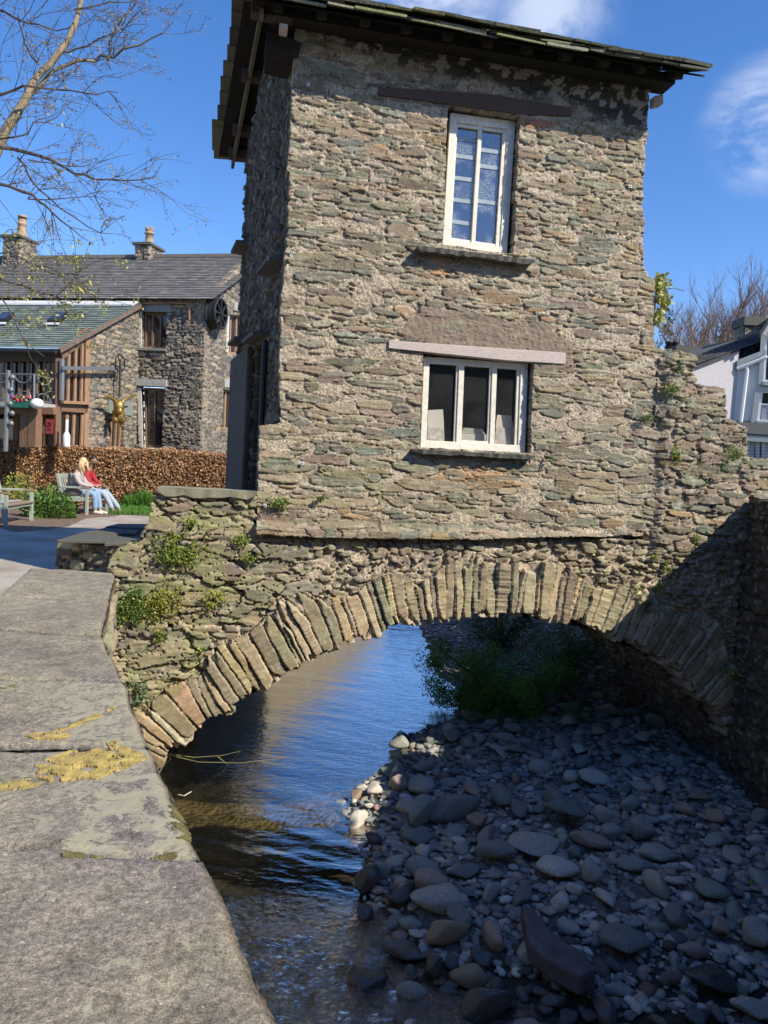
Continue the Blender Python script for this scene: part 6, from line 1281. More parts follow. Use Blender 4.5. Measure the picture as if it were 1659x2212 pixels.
def person(label, yb, lean, female, knee_x, foot_x, mats, head_turn, foot_sp, sc_=1.0):
    """seated on bench b1; local frame of the bench: x forward, y along"""
    skin, top, trou, shoe, hair = mats
    t = tag(empty('person', (0, 0, 0)), label, 'person')
    sx = -.42; hipz = .53; shx = sx + .02 + lean; shz = 1.02 * sc_; nx = shx + .05; nz = shz + .07; hx = nx + .07 + lean * .3; hz = nz + .17
    sw_ = .17 if female else .20; hw = .11
    # continuous body: pelvis, spine, neck, head, arms with hands, legs with feet
    nodes = [(sx, 0, hipz, .13), (sx - .01, 0, hipz + .2, .115), (shx, 0, shz - .1, .13), (nx - .02, 0, nz - .02, .055), (nx + .015, 0, nz + .05, .05), (hx - .015, 0, hz - .05, .07), (hx - .015, 0, hz + .03, .092), (hx - .01, 0, hz + .08, .07)]
    edges = [(0, 1), (1, 2), (2, 3), (3, 4), (4, 5), (5, 6), (6, 7)]
    hands = []
    for s in (-1, 1):
        i = len(nodes); ex = shx + .10; ez = shz - .26; wx = sx + .42; wz = hipz + .17
        nodes += [(shx, s * sw_, shz - .04, .055), (ex, s * (sw_ + .05), ez, .045), (wx - .03, s * .10, wz, .028), (wx + .03, s * .06, wz + .0, .03)]
        edges += [(2, i), (i, i + 1), (i + 1, i + 2), (i + 2, i + 3)]
        hands.append((wx + .05, s * .05, wz))
        j = len(nodes); fx = foot_x if not isinstance(foot_x, tuple) else foot_x[0 if s < 0 else 1]
        nodes += [(sx + .03, s * hw, hipz, .09), (knee_x, s * (hw + .01), hipz - .0, .062), (fx - .02, s * foot_sp, .10, .04), (fx + .06, s * foot_sp, .045, .028)]
        edges += [(0, j), (j, j + 1), (j + 1, j + 2), (j + 2, j + 3)]
    fing = []
    skin_mesh('body', nodes, edges, skin, t)
    for hx_, hy_, hz_ in hands:
        m_nodes = []; 
        for k in range(5):
            a = (k - 2) * .016; L_ = [.045, .06, .065, .06, .05][k]
            if k == 0: pts = [(hx_ - .03, hy_ * .8, hz_ + .02), (hx_ - .005, hy_ * .55, hz_ + .035), (hx_ + .01, hy_ * .4, hz_ + .03)]
            else: pts = [(hx_ - .01, hy_ + a, hz_ + .012), (hx_ + L_ * .5, hy_ * .8 + a, hz_ + .01), (hx_ + L_ * .85, hy_ * .5 + a, hz_ - .02)]
            mm = MB(); mm.tube(pts, [.010, .009, .007], 6); fing.append(mm)
    allf = MB()
    for mm in fing: allf.add(mm.v, mm.f)
    allf.build('finger', skin, t, True)
    # face
    m = MB(); ct = V3(hx - .01, 0, hz + .02); fd = V3(math.cos(head_turn), math.sin(head_turn), 0); sd_ = V3(-fd[1], fd[0], 0)
    m.ball(ct, (.082, .072, .108), 12, 9); m.prism([ct + fd * .07 + UP * .02, ct + fd * .105 - UP * .022, ct + fd * .07 - UP * .03 + sd_ * .015, ct + fd * .07 - UP * .03 - sd_ * .015], UP * .004)
    for s in (-1, 1): m.ball(ct + sd_ * s * .075 - UP * .005, (.014, .01, .026), 6, 5)
    m.ball(ct + fd * .055 - UP * .075, (.03, .03, .028), 8, 6)
    m.build('head', skin, t, True)
    m = MB()
    for s in (-1, 1): m.ball(ct + fd * .073 + sd_ * s * .03 + UP * .012, (.008, .008, .006), 6, 4)
    m.build('eye', M_DARKH, t); m = MB(); m.ball(ct + fd * .076 - UP * .05, (.01, .02, .006), 6, 4); m.build('mouth', mat('lips', (.3, .1, .09), .5, .05, 5, 0), t)
    # clothes
    k_ = 1.0 if female else 1.0
    nd = [(sx - .01, 0, hipz + .02, .165, .15), (sx - .02, 0, hipz + .2, .145, .15), (shx - .01, 0, shz - .1, .155, .15), (nx - .03, 0, nz - .045, .085)]; ed = [(0, 1), (1, 2), (2, 3)]
    for s in (-1, 1):
        i = len(nd); nd += [(shx, s * sw_, shz - .05, .078), (shx + .10, s * (sw_ + .055), shz - .26, .066), (sx + .36, s * .12, hipz + .17, .048)]; ed += [(2, i), (i, i + 1), (i + 1, i + 2)]
    skin_mesh('jacket' if female else 'jumper', nd, ed, top, t)
    nd = [(sx, 0, hipz + .02, .15, .13)]; ed = []
    for s in (-1, 1):
        fx = foot_x if not isinstance(foot_x, tuple) else foot_x[0 if s < 0 else 1]
        i = len(nd); nd += [(sx + .05, s * hw, hipz, .115), (knee_x, s * (hw + .01), hipz + .0, .085), ((knee_x + fx) / 2, s * (hw + foot_sp) / 2, .32, .072), (fx - .02, s * foot_sp, .11, .072 if female else .062)]; ed += [(0, i), (i, i + 1), (i + 1, i + 2), (i + 2, i + 3)]
    skin_mesh('jeans', nd, ed, trou, t)
    for s in (-1, 1):
        fx = foot_x if not isinstance(foot_x, tuple) else foot_x[0 if s < 0 else 1]
        skin_mesh('shoe', [(fx - .05, s * foot_sp, .065, .052), (fx + .06, s * foot_sp, .05, .052, .045), (fx + .18, s * foot_sp * 1.1, .035, .045, .034)], [(0, 1), (1, 2)], shoe, t)
    if female:
        m = MB(); m.ball(ct - fd * .016 + UP * .022, (.097, .09, .108), 14, 10)
        m.build('hair', hair, t, True); m = MB()
        rr = random.Random(2)
        for k in range(46):
            a = rr.uniform(.75, 5.5); p = ct + fd * math.cos(a) * .07 - fd * .01 + sd_ * math.sin(a) * .085 + UP * rr.uniform(-.02, .05); q = p + V3(rr.gauss(.015, .015) * fd[0], math.sin(a) * .02, -rr.uniform(.16, .30)); m.tube([p, (p + q) / 2 + sd_ * math.sin(a) * .02, q + fd * .02], [.022, .024, .008], 5)
        m.build('long_hair', hair, t, True)
        skin_mesh('hood', [(nx - .06, -.09, nz - .02, .035), (nx - .09, 0, nz - .04, .045), (nx - .06, .09, nz - .02, .035)], [(0, 1), (1, 2)], top, t)
    else:
        m = MB(); m.ball(ct - fd * .02 + UP * .04, (.092, .083, .092), 14, 10); m.build('hair', hair, t, True)
        m = MB(); m.ball(ct + fd * .045 - UP * .07, (.042, .05, .036), 10, 8); m.build('beard', hair, t, True)
    M_ = Matrix.Translation((fl1[0], fl1[1], 0)) @ Matrix.Rotation(BA, 4, 'Z') @ Matrix.Translation((0, yb, 0))
    t.matrix_world = M_
    return t
person('person with long blond hair, pale taupe jacket and blue jeans, sitting nearer', .42, .02, True, .06, (.10, .16), (M_SKIN, M_JACK, M_JEAN, M_SHOEW, M_BLOND), -.35, .09)
person('person with dark hair and beard, red jumper and washed jeans, sitting behind the blond one', .98, .06, False, .10, (.36, .46), (M_SKIN2, M_RED, M_JEAN2, M_SHOED, M_DARKH), -.9, .11, 1.04)
bgm = tag(empty('shoulder_bag', (0, 0, 0)), 'grey soft bag lying on the bench beside the blond person', 'bag')
pB = Matrix.Translation((fl1[0], fl1[1], 0)) @ Matrix.Rotation(BA, 4, 'Z') @ Matrix.Translation((-.38, .14, .56)); bgm.matrix_world = pB
m = MB(); m.ball((0, 0, 0), (.22, .11, .13), 14, 10); o = m.build('pouch', mat('grey_bag_cloth', (.20, .17, .165), .9, .15, 6, .5, .02), None, True); o.parent = bgm
m = MB(); m.tube([(-.18, 0, .04), (-.1, 0, .17), (.1, 0, .17), (.18, 0, .04)], .012, 6); o = m.build('strap', M_IRON, None); o.parent = bgm

# ---- plants on the bridge and house walls
LG = [(.20, .30, .05), (.30, .36, .07), (.13, .22, .04), (.36, .36, .09)]; LGD = [(.09, .17, .04), (.13, .22, .05)]
def wall_plant(px, py, w_, h_, cols, seed, label, size=.028, dens=1.0, off=-.05, name='wall_plant', updir=.5, aspect=.6):
    c = F(px, py, off); k = np.linalg.norm(c - CAMP) / FPX; rx = w_ * k / 2; rz = h_ * k / 2; rs = np.random.RandomState(seed); n = max(int(900 * dens * rx * rz / .02), 40)
    A_ = rs.normal(0, .45, (n, 2)); P = c[None] + FD[None] * (A_[:, :1] * rx) + UP[None] * (A_[:, 1:] * rz) - FN[None] * (rs.rand(n, 1) * .06)
    kk = fbm(P[:, 0] * 14, P[:, 2] * 14, seed, 2) > .42; P = P[kk]
    if len(P) < 12: P = c[None] + rs.normal(0, .02, (14, 3))
    o = tag(empty(name, tuple(c)), label, 'plant', 'small plants rooted in the wall joints'); leaves('foliage', P, size, cols, seed, o, updir=updir, aspect=aspect)
    m = MB(); r = random.Random(seed)
    for _ in range(6): q = P[r.randrange(len(P))]; m.tube([c + FN * .04, q], .003, 3, cap=False)
    m.build('stem', M_STEM, o); return o
WP = [(385, 1190, 95, 75, LG, 'largest yellow-green stonecrop spread left of the house corner', 1.3), (415, 1132, 60, 26, LG, 'green stonecrop just under the parapet capping'), (355, 1300, 80, 70, [(.42, .38, .09), (.30, .33, .07)], 'yellowing stonecrop hanging above the left arch stones'), (290, 1318, 95, 60, LG + LGD, 'dark and yellow stonecrop at the left end of the spandrel wall', 1.4), (298, 1283, 50, 22, LGD, 'dense green rosette plant above the left stonecrop'), (462, 1298, 55, 50, [(.40, .40, .08), (.30, .34, .07)], 'bright yellow-green tuft right of the yellowing stonecrop'),
      (520, 1168, 38, 26, LG, 'green tuft on the brown stone beside the house corner'), (540, 1206, 36, 24, LG, 'tiny green tuft above the arch shoulder'), (345, 1375, 32, 30, LG, 'small tuft over the big pale spandrel stone'), (602, 1088, 44, 34, LG + LGD, 'round-leaved green tuft low on the house wall near its left corner'), (690, 1076, 20, 14, LGD, 'very small green sprig right of the round-leaved tuft'), (238, 1388, 22, 60, LGD + LG, 'trailing green weed beside the coping edge'), (435, 1408, 24, 20, LG, 'small sprig between two left arch stones'),
      (290, 1498, 58, 56, [(.16, .24, .13), (.22, .30, .18), (.10, .17, .08)], 'grey-green ivy leaves in the hollow below the spandrel at left', 1.3), (1178, 985, 34, 22, LGD, 'green tuft at the right end of the lower sill'), (1462, 800, 22, 30, LGD, 'narrow green fern in the upper stepped wall'), (1448, 845, 44, 30, LG + LGD, 'mixed green tuft under the first step stone'), (1466, 885, 34, 46, LGD, 'dark green fern clump below the mixed tuft'), (1395, 905, 40, 18, LGD, 'flat green tuft left of the fern clump'), (1585, 985, 60, 40, LG + LGD, 'green cushion fern on top of the lowest step'), (1552, 1005, 32, 36, LGD, 'dark fern beside the cushion fern'), (1505, 1010, 28, 24, LG, 'small light tuft left of the ferns'), (1455, 985, 24, 34, LG, 'pale grassy tuft in the wall right of the lower window'), (1518, 1060, 30, 30, LGD, 'green tuft above the shadow corner'), (1440, 1225, 22, 34, LG, 'light green tuft on the edge of the diagonal shadow'), (1425, 1268, 24, 20, LG, 'small tuft on the shadow edge below'), (1392, 1308, 40, 30, LGD, 'dark leafy tuft where the shadow meets the arch'), (1378, 1275, 26, 22, LG, 'tiny sprig at the top of the right arch stones'), (1500, 1165, 20, 16, LG, 'sprig at the upper part of the shadow edge'), (1410, 1205, 14, 12, LG, 'tiny sprig under the ledge')]
for i, wpn in enumerate(WP): wall_plant(wpn[0], wpn[1], wpn[2], wpn[3], wpn[4], 200 + i, wpn[5], dens=wpn[6] if len(wpn) > 6 else 1.0, updir=1.2 if 'fern' in wpn[5] else .5, aspect=.3 if 'fern' in wpn[5] else .6)
# capping slab of the bridge parapet
ragged_slab('capping_slab', (338, 1052), (553, 1062), .085, -.08, .35, mat('lichened_capping', (.25, .24, .17), .85, .25, 9, .7, .01), stone_bridge, n=11, seed=5)
# ivy on its iron bracket at the right corner of the house
iv = tag(empty('iron_bracket', tuple(F(1412, 650, .4))), 'iron lamp bracket smothered in pale yellow-green ivy at the right corner', 'bracket')
m = MB(); pf = lambda x, y: F(x, y, .4); m.tube([pf(1409, 715), pf(1412, 660), pf(1414, 640)], .022, 6); m.tube([pf(1414, 650), pf(1424, 654), pf(1430, 645), pf(1430, 632), pf(1424, 628)], .018, 6); m.build('pole', M_GREYM, iv)
rs = np.random.RandomState(77); P = []
for (x, y, w_, h_, n) in ((1424, 615, 22, 20, 260), (1432, 640, 16, 22, 160), (1436, 660, 12, 14, 70), (1420, 690, 16, 18, 110)):
    for _ in range(n): P.append(F(x + rs.normal(0, w_ / 2.3), y + rs.normal(0, h_ / 2.3), .4 + rs.normal(0, .06)))
leaves('ivy', np.array(P), .06, [(.42, .44, .13), (.5, .5, .2), (.28, .33, .09)], 78, iv, aspect=.8)
m = MB(); m.tube([pf(1438, 625), pf(1455, 622), pf(1478, 628)], .005, 4); m.tube([pf(1432, 605), pf(1438, 592)], .005, 4); m.build('tendril', M_STEM, iv)
# bush on the far gravel beyond the arch
def bush(px, py, z, w_, h_, n, size, cols, seed, label, name='bush'):
    c = atZ(px, py, z); o = tag(empty(name, tuple(c)), label, 'bush'); rs = np.random.RandomState(seed); cl = [(float(np.clip(rs.normal(0, .40), -.62, .7)) * w_, rs.normal(0, .35) * w_ * .7, abs(rs.normal(.42, .22)) * h_, rs.uniform(.14, .30)) for _ in range(60)]
    P = []; 
    for (a, b_, d_, r_) in cl: q = rs.normal(size=(n // 60, 3)); q /= np.linalg.norm(q, axis=1)[:, None]; P.append(q * r_ * rs.rand(n // 60, 1) ** .4 + np.array([a, b_, d_]))
    P = np.concatenate(P); P[:, 2] = np.abs(P[:, 2]); leaves('foliage', P + c, size, cols, seed, o, updir=.5, aspect=.45)
    m = MB(); r = random.Random(seed)
    for (a, b_, d_, r_) in cl: m.tube([c, c + V3(a * .4, b_ * .4, d_ * .6), c + V3(a, b_, d_)], [.018, .012, .006], 5, cap=False)
    m.build('branch', M_STEM, o); return o
bush(1065, 1548, -1.95, 1.45, .95, 30000, .04, [(.12, .30, .05), (.17, .38, .07), (.09, .22, .04)], 91, 'dense dark green bush at the waterside seen through the arch')
bush(1245, 1500, -1.8, 1.1, 1.2, 16000, .04, [(.06, .13, .03), (.08, .16, .035)], 92, 'second darker green bush behind the waterside one, under the arch crown')
bush(1080, 1400, -1.7, .9, .9, 2500, .06, [(.06, .11, .03), (.10, .12, .05)], 93, 'low shaded scrub on the far bank behind the bushes')
for i, (x_, y_, s_) in enumerate(((4.35, 11.9, 1.0), (4.4, 13.3, 1.1), (4.4, 14.9, 1.1), (4.3, 16.6, 1.2), (4.0, 18.4, 1.2))):  # row added out of view so the far gravel falls in shade
    o = tag(empty('shade_shrub', (x_, y_, .6)), ['nearest', 'second', 'third', 'fourth', 'farthest'][i] + ' unseen shrub added on the right bank to shade the far gravel', 'shrub', 'added shade shrubs on the right bank'); rs = np.random.RandomState(600 + i); q = rs.normal(size=(2600, 3)); q /= np.linalg.norm(q, axis=1)[:, None]; q *= rs.rand(2600, 1) ** .4 * np.array([.5, 1.0, .9]); q[:, 2] += .8
    leaves('foliage', q + np.array([x_, y_, .75]), .13, [(.05, .10, .025), (.07, .13, .03)], 610 + i, o, aspect=.7)
    m = MB(); m.tube([(x_, y_, .4), (x_, y_, 1.9)], .06, 6); m.build('stem', M_STEM, o)
# weeds among the stones
for i, (px, py, lab) in enumerate(((1405, 1770, 'small green weed among the stones at the right'), (1590, 1920, 'yellow-green weed among the stones near the right edge'), (1200, 1830, 'little grass tuft at the foot of the largest flat boulder'), (1575, 1460, 'broad-leaved plant growing from the dark right wall'))):
    c = atZ(px, py, -1.82) if i < 3 else F(px, py, -.1); o = tag(empty('weed', tuple(c)), lab, 'plant'); rs = np.random.RandomState(300 + i); P = c[None] + rs.normal(0, .05, (60, 3)); leaves('foliage', P, .06, LG, 310 + i, o, updir=1)
# thin bare twigs hanging over the water at left
tw = MB(); q0 = atZ(362, 1628, WZ + .35)
for pts in ([(362, 1628), (420, 1636), (480, 1632), (520, 1622)], [(362, 1630), (430, 1646), (520, 1648), (620, 1636), (680, 1620)], [(470, 1634), (490, 1650), (470, 1662)]):
    tw.tube([atZ(x, y, WZ + .3 - .1 * i) for i, (x, y) in enumerate(pts)], [.007, .005, .004, .003, .002][:len(pts)], 4)
tag(tw.build('fallen_twig', M_STEM), 'long thin bare twig reaching over the water from the left springing', 'twig')
tw = MB(); tw.tube([F(383, 1716, -3.0) if 0 else atZ(385, 1716, -.2), atZ(398, 1719, -.2), atZ(413, 1710, -.2)], .003, 4); tag(tw.build('straw', M_PALEST), 'short pale straw sticking out beside the coping edge', 'straw')
# ================================================================== RIGHT SIDE: WHITE HOUSE, COTTAGE, WOOD
WH = 22.0
wa = R(24.0)   # the white front faces the viewer, swinging away to the left
A_w = atY(1588, 860, WH)
WE = V3(math.cos(-wa), math.sin(-wa), 0); WN = V3(-math.sin(-wa), math.cos(-wa), 0)
WB = V3(A_w[0], A_w[1], 0)
def wf(px, py, off=0.0): return hit(px, py, WB + WN * off, WN)
M_RENDW = mat('white_roughcast', (.66, .67, .66), .9, .04, 30, .4, .01); M_LILAC = mat('lilac_grey_roughcast', (.44, .43, .46), .9, .06, 14, .6, .02); M_GREYP = mat('pale_grey_paint', (.42, .46, .44), .6, .06, 9, .1)
M_SLD = mat_vc('dark_slate_far', fine=8, bs=.15, bd=.01, var=.2)
white = tag(empty('white_house', tuple(WB)), 'white rendered house with grey window surrounds at the right edge of the picture', 'house')
def pr(name, pts, vec, matr, parent, bevel=0): m = MB(); m.prism(pts, vec); return m.build(name, matr, parent, bevel=bevel)
ztop = wf(1600, 792)[2]
m = MB(); P = [wf(1588, 800), wf(1640, 776), wf(1660, 690), wf(1760, 560)]
pr('front_wall', [V3(*(WB[:2]), 0), V3(*WB[:2], wf(1592, 796)[2]), wf(1655, 770), wf(1656, 705), wf(1700, 620), WB + WE * 9 + UP * 9, WB + WE * 9], WN * 6, M_RENDW, white)
# bargeboard, gutter, downpipe
pr('bargeboard', [wf(1647, 722, -.35), wf(1653, 724, -.35), wf(1705, 640, -.35), wf(1700, 632, -.35)], WN * .1, M_MARK, white)
m = MB(); mm = [((1640, 722), (1720, 600))]
m.prism([wf(1640, 718, -.5), wf(1644, 722, -.5), wf(1720, 615, -.5), wf(1716, 606, -.5)], WN * 5, (.10, .10, .11)); m.prism([wf(1592, 793, -.15), wf(1655, 764, -.15), wf(1655, 754, -.15), wf(1592, 778, -.15)], WN * .5, (.42, .46, .43)); m.build('roof', M_SLD, white)
m = MB(); m.tube([wf(1592, 797, -.12), wf(1654, 772, -.12)], .055, 6); m.build('gutter', M_MARK, white)
m = MB(); m.tube([wf(1612, 792, -.1), wf(1614, 800, -.1), wf(1600, 914, -.1)], .05, 6); m.build('downpipe', M_MARK, white)
# windows
def wwin(pts, nm, arch=False, shut=False):
    P = [wf(*p, -.02) for p in pts]; o = empty(nm, tuple(P[0])); o.parent = white; bpy.context.view_layer.update(); o.matrix_parent_inverse = white.matrix_world.inverted()
    def q(a, b): return (P[0] * (1 - a) + P[3] * a) * (1 - b) + (P[1] * (1 - a) + P[2] * a) * b
    def rc(m, a0, a1, b0, b1, d, z=0): m.prism([q(a0, b0) - WN * z, q(a1, b0) - WN * z, q(a1, b1) - WN * z, q(a0, b1) - WN * z], -WN * d)
    m = MB(); rc(m, 0, .16, 0, 1, .1); rc(m, .84, 1, 0, 1, .1); rc(m, .16, .84, 0, .10, .1); rc(m, .16, .84, .93, 1, .14); m.build('surround', M_GREYP, o)
    m = MB(); rc(m, .16, .24, .1, .93, .05); rc(m, .76, .84, .1, .93, .05); rc(m, .24, .76, .44, .48, .05); rc(m, .24, .76, .1, .14, .05); rc(m, .24, .76, .89, .93, .05); m.build('sash', M_MARK, o)
    m = MB(); rc(m, .16, .84, .1, .93, .01, .005); m.build('pane', M_GLASSD, o)
    if shut:
        m = MB()
        for i in range(14): rc(m, .26, .74, .50 + i * .028, .515 + i * .028, .02, .012)
        m.build('blind', M_MARK, o)
wwin([(1644, 718), (1638, 832), (1700, 838), (1704, 715)], 'window'); wwin([(1632, 838), (1622, 914), (1700, 920), (1704, 838)], 'window', shut=True)
# slate canopy over the ground floor bay
m = MB(); a = wf(1575, 938, -1.1); b_ = wf(1800, 952, -1.1); c_ = wf(1800, 917, -.05); d_ = wf(1590, 914, -.05); m.prism([a, b_, c_, d_], UP * .06, (.05, .055, .06)); m.build('canopy_roof', M_SLD, white)
m = MB(); m.bar(wf(1577, 944, -1.05), wf(1800, 958, -1.05), .16, .08, WN); m.build('canopy_fascia', M_GREYP, white)
bw = empty('bay_window', tuple(wf(1640, 980, -.9))); bw.parent = white; bpy.context.view_layer.update(); bw.matrix_parent_inverse = white.matrix_world.inverted()
pr('bay_wall', [wf(1582, 946, -.9), wf(1800, 960, -.9), wf(1800, 1120, -.9), wf(1570, 1120, -.9)], WN * .85, M_GREYP, bw)
for (x0, x1) in ((1608, 1622), (1631, 1642), (1644, 1656)):
    m = MB(); m.prism([wf(x0, 952, -.93), wf(x1, 953, -.93), wf(x1 - 2, 1010, -.93), wf(x0 - 2, 1010, -.93)], WN * .02); m.build('pane', M_GLASSD, bw)
    m = MB()
    for i in range(13): y = 955 + i * 3.2; m.bar(wf(x0 + 1, y, -.95), wf(x1 - 1, y + .3, -.95), .022, .02, WN)
    m.build('shutter_louvre', M_MARK, bw)
# lilac cottage gable to the left of it
lil = tag(empty('lilac_cottage', tuple(WB - WE * 3)), 'low lilac-grey rendered cottage gable with dark slate roof left of the white house', 'house')
LOF = -.0
def lc(px, py, off=0.0): return hit(px, py, WB + WN * off + V3(0, 0, 0), np.array(LN))
LE = V3(math.cos(.30), math.sin(.30), 0); LN = V3(-math.sin(.30), math.cos(.30), 0)
LP = wf(1590, 850); 
def lc(px, py, off=0.0): return hit(px, py, LP + LN * off, LN)
pr('gable_wall', [lc(1592, 1010), lc(1597, 757), lc(1560, 772), lc(1498, 795), lc(1440, 815), lc(1430, 1010)], LN * 5, M_LILAC, lil)
slate_roof('roof', lc(1436, 812, -.15), lc(1650, 738, -.15), lc(1650, 716, .9), lc(1436, 790, .9), 7, lil, [(.075, .072, .07), (.055, .055, .055), (.10, .095, .09), (.085, .08, .07)], 15, wd=.3, matr=M_SLD); pr('roof_underlay', [lc(1436, 818, 1.0), lc(1650, 742, 1.0), lc(1650, 722, 1.0), lc(1436, 798, 1.0)], LN * 4, M_SLATE, lil)
m = MB(); m.prism([lc(1440, 820, -.13), lc(1500, 796, -.13), lc(1598, 758, -.13), lc(1598, 754, -.13), lc(1500, 791, -.13), lc(1440, 815, -.13)], LN * .1, (.05, .05, .05)); m.build('verge', M_SLD, lil)
def far_chimney(px0, px1, ytop, ybot, Y, cap, label, cat='chimney', pots=0):
    a = atY(px0, ybot, Y); b_ = atY(px1, ybot, Y); zt = atY((px0 + px1) / 2, ytop, Y)[2]; w_ = b_[0] - a[0]
    o = tag(empty('stone_chimney', tuple(a)), label, cat)
    z0 = a[2] - 2.5
    masonry('stack', 0, w_ * 2, z0, zt, .05, stones_rows(0, w_ * 2, z0, zt, .09, .2, (1.5, 3.5), .02, 7, .02, .1, .05), lambda U, V, H: np.where((U <= w_)[..., None], np.stack([a[0] + U, a[1] + 0 * U - H, V], -1), np.stack([a[0] - H, a[1] + (U - w_), V], -1)), None, pal=PAL_MILL, mortar=(.14, .13, .12), back=0, seed=int(px0), mat=M_STONE_FAR, parent=o, depth=.05, gap=.05)
    m = MB(); m.prism([V3(a[0] + .03, a[1] + .03, z0), V3(b_[0] - .03, a[1] + .03, z0), V3(b_[0] - .03, a[1] + w_, z0), V3(a[0] + .03, a[1] + w_, z0)], UP * (zt - z0)); m.build('core', M_WALLP, o)
    m = MB(); m.prism([V3(a[0] - .08, a[1] - .1, zt), V3(b_[0] + .08, a[1] - .1, zt), V3(b_[0] + .08, a[1] + w_ + .1, zt), V3(a[0] - .08, a[1] + w_ + .1, zt)], UP * cap); m.build('cap_slab', M_SLATE, o)
    return o
far_chimney(1606, 1652, 704, 745, 24.5, .28, 'tall dry stone chimney with thick slab cap rising behind the white house')
far_chimney(1461, 1520, 762, 782, 26.0, .22, 'broad low stone chimney with mossy cap above the cottage roof')
for i, (x, w_) in enumerate(((1444, 12), (1456, 14))):
    p = atY(x, 764, 27); m = MB(); m.lathe([(.13, 0), (.12, .35), (.15, .37), (.15, .42), (.10, .42)], V3(p[0], p[1], p[2]), 10); o = m.build('chimney_pot', M_IRON, None, True); tag(o, ['left one of two dark squat chimney pots behind the stepped wall', 'right one of two dark squat chimney pots behind the stepped wall'][i], 'chimney pot')
bl_ = atY(1440, 775, 27); m = MB(); m.box((bl_[0] + .3, bl_[1] + .3, bl_[2] - 3), (2.2, .6, 6)); o = m.build('chimney_block', M_WALLP); tag(o, 'pale rendered block carrying the two dark chimney pots', 'chimney')

# ---- hill and wood
mh_, t, b = newmat('woodland_floor'); n = noise(t, .25, 6, .65); r_ = ramp(t, n.outputs[0], [(.3, (.07, .045, .025)), (.55, (.13, .085, .045)), (.75, (.07, .075, .03))]); t.links.new(r_.outputs[0], b.inputs['Base Color']); b.inputs['Roughness'].default_value = 1
def hz(X, Y):
    return -.5 + 13.0 * sstep(45, 120, Y) * sstep(-5, 45, X + (Y - 60) * .15) * (.8 + .4 * fbm(X * .03, Y * .03, 2, 3)) + 2 * fbm(X * .06, Y * .06, 3, 3) * sstep(40, 70, Y)
tag(grid('hill', -30, 160, 40, 200, 2.0, hz, mh_), None, None, kind='structure')
M_BARK = mat('grey_pink_bark', (.22, .165, .13), .9, .2, 4, 0); M_TWIGP = mat('reddish_far_twig', (.33, .235, .205), .9, .15, 3, 0)
def bare_tree(base, H_, seed, label, spread=.45, twigs=1.0, group='bare trees of the hillside wood', nlimb=9):
    r = random.Random(seed); t = tag(empty('bare_tree', tuple(base)), label, 'tree', group); base = np.array(base, float); tr = MB(); tg = MB()
    top = base + V3(r.gauss(0, .05) * H_, r.gauss(0, .05) * H_, H_ * .8); pts = [base + (top - base) * k + V3(r.gauss(0, .012), r.gauss(0, .012), 0) * H_ * k for k in np.linspace(0, 1, 7)]
    tr.tube(pts, [H_ * .018 * (1 - .85 * k) for k in np.linspace(0, 1, 7)], 6, cap=False); tr.build('trunk', M_BARK, t)
    br = MB()
    def grow(p, d, L_, rad, lev):
        n = 4; q = [p]; 
        for i in range(n): d = d + V3(r.gauss(0, .10), r.gauss(0, .10), r.uniform(.0, .13)); d /= np.linalg.norm(d); q.append(q[-1] + d * L_ / n)
        (br if lev < 2 else tg).tube(q, [rad * (1 - .65 * i / n) for i in range(n + 1)], 4 if lev < 2 else 3, cap=False)
        if lev < 3:
            for k in range([4, 5, 5][lev] if lev else 5):
                a = r.uniform(.25, 1); j = min(int(a * n), n - 1); s = q[j] + (q[j + 1] - q[j]) * (a * n - j); dd = d + V3(r.gauss(0, .55), r.gauss(0, .55), r.uniform(-.05, .45)); dd /= np.linalg.norm(dd); grow(s, dd, L_ * r.uniform(.42, .62), rad * .45, lev + 1)
    for k in range(nlimb):
        a = r.uniform(.28, 1.0); j = min(int(a * 6), 5); s = pts[j] + (pts[j + 1] - pts[j]) * (a * 6 - j); az = r.uniform(0, 6.28); dd = V3(math.cos(az) * spread, math.sin(az) * spread, 1); dd /= np.linalg.norm(dd); grow(s, dd, H_ * r.uniform(.28, .42) * (1.15 - .4 * a), H_ * .0065, 0)
    br.build('limb', M_BARK, t); tg.build('twigs', M_TWIGP, t); return t
def conifer(base, H_, W2, seed, label, kind=0):
    r = random.Random(seed); t = tag(empty('conifer', tuple(base)), label, 'tree', 'evergreens of the hillside wood'); base = np.array(base, float); m = MB(); m.tube([base, base + UP * H_ * .97], [H_ * .018, .02], 6); m.build('trunk', M_BARK, t)
    P = []; rs = np.random.RandomState(seed)
    if kind == 0:
        for i in range(60):
            z = rs.uniform(.12, 1); rad = W2 * (1 - z) ** .8 + .1; az = rs.uniform(0, 6.28); n = 34; k = rs.rand(n, 1) ** .7; P.append(base + np.concatenate([np.cos(az) * k * rad, np.sin(az) * k * rad, z * H_ - k * rad * .25], 1) + rs.normal(0, .14, (n, 3)))
    else:
        for i in range(26):
            az = rs.uniform(0, 6.28); k = rs.uniform(.2, 1) * W2; z = H_ * rs.uniform(.55, 1) * (1 - .18 * k / W2); n = 90; q = rs.normal(size=(n, 3)) * np.array([.8, .8, .3]) * W2 * .26; P.append(base + V3(math.cos(az) * k, math.sin(az) * k, z) + q)
    leaves('crown', np.concatenate(P), .32, [(.035, .055, .02), (.05, .07, .025), (.06, .07, .03)], seed, t, updir=.2, aspect=.4); return t
def hillp(px, Y): p = atY(px, 900, Y); return V3(p[0], Y, float(hz(np.array([p[0]]), np.array([float(Y)]))[0]))
def topz(px, py, Y): return atY(px, py, Y)[2]
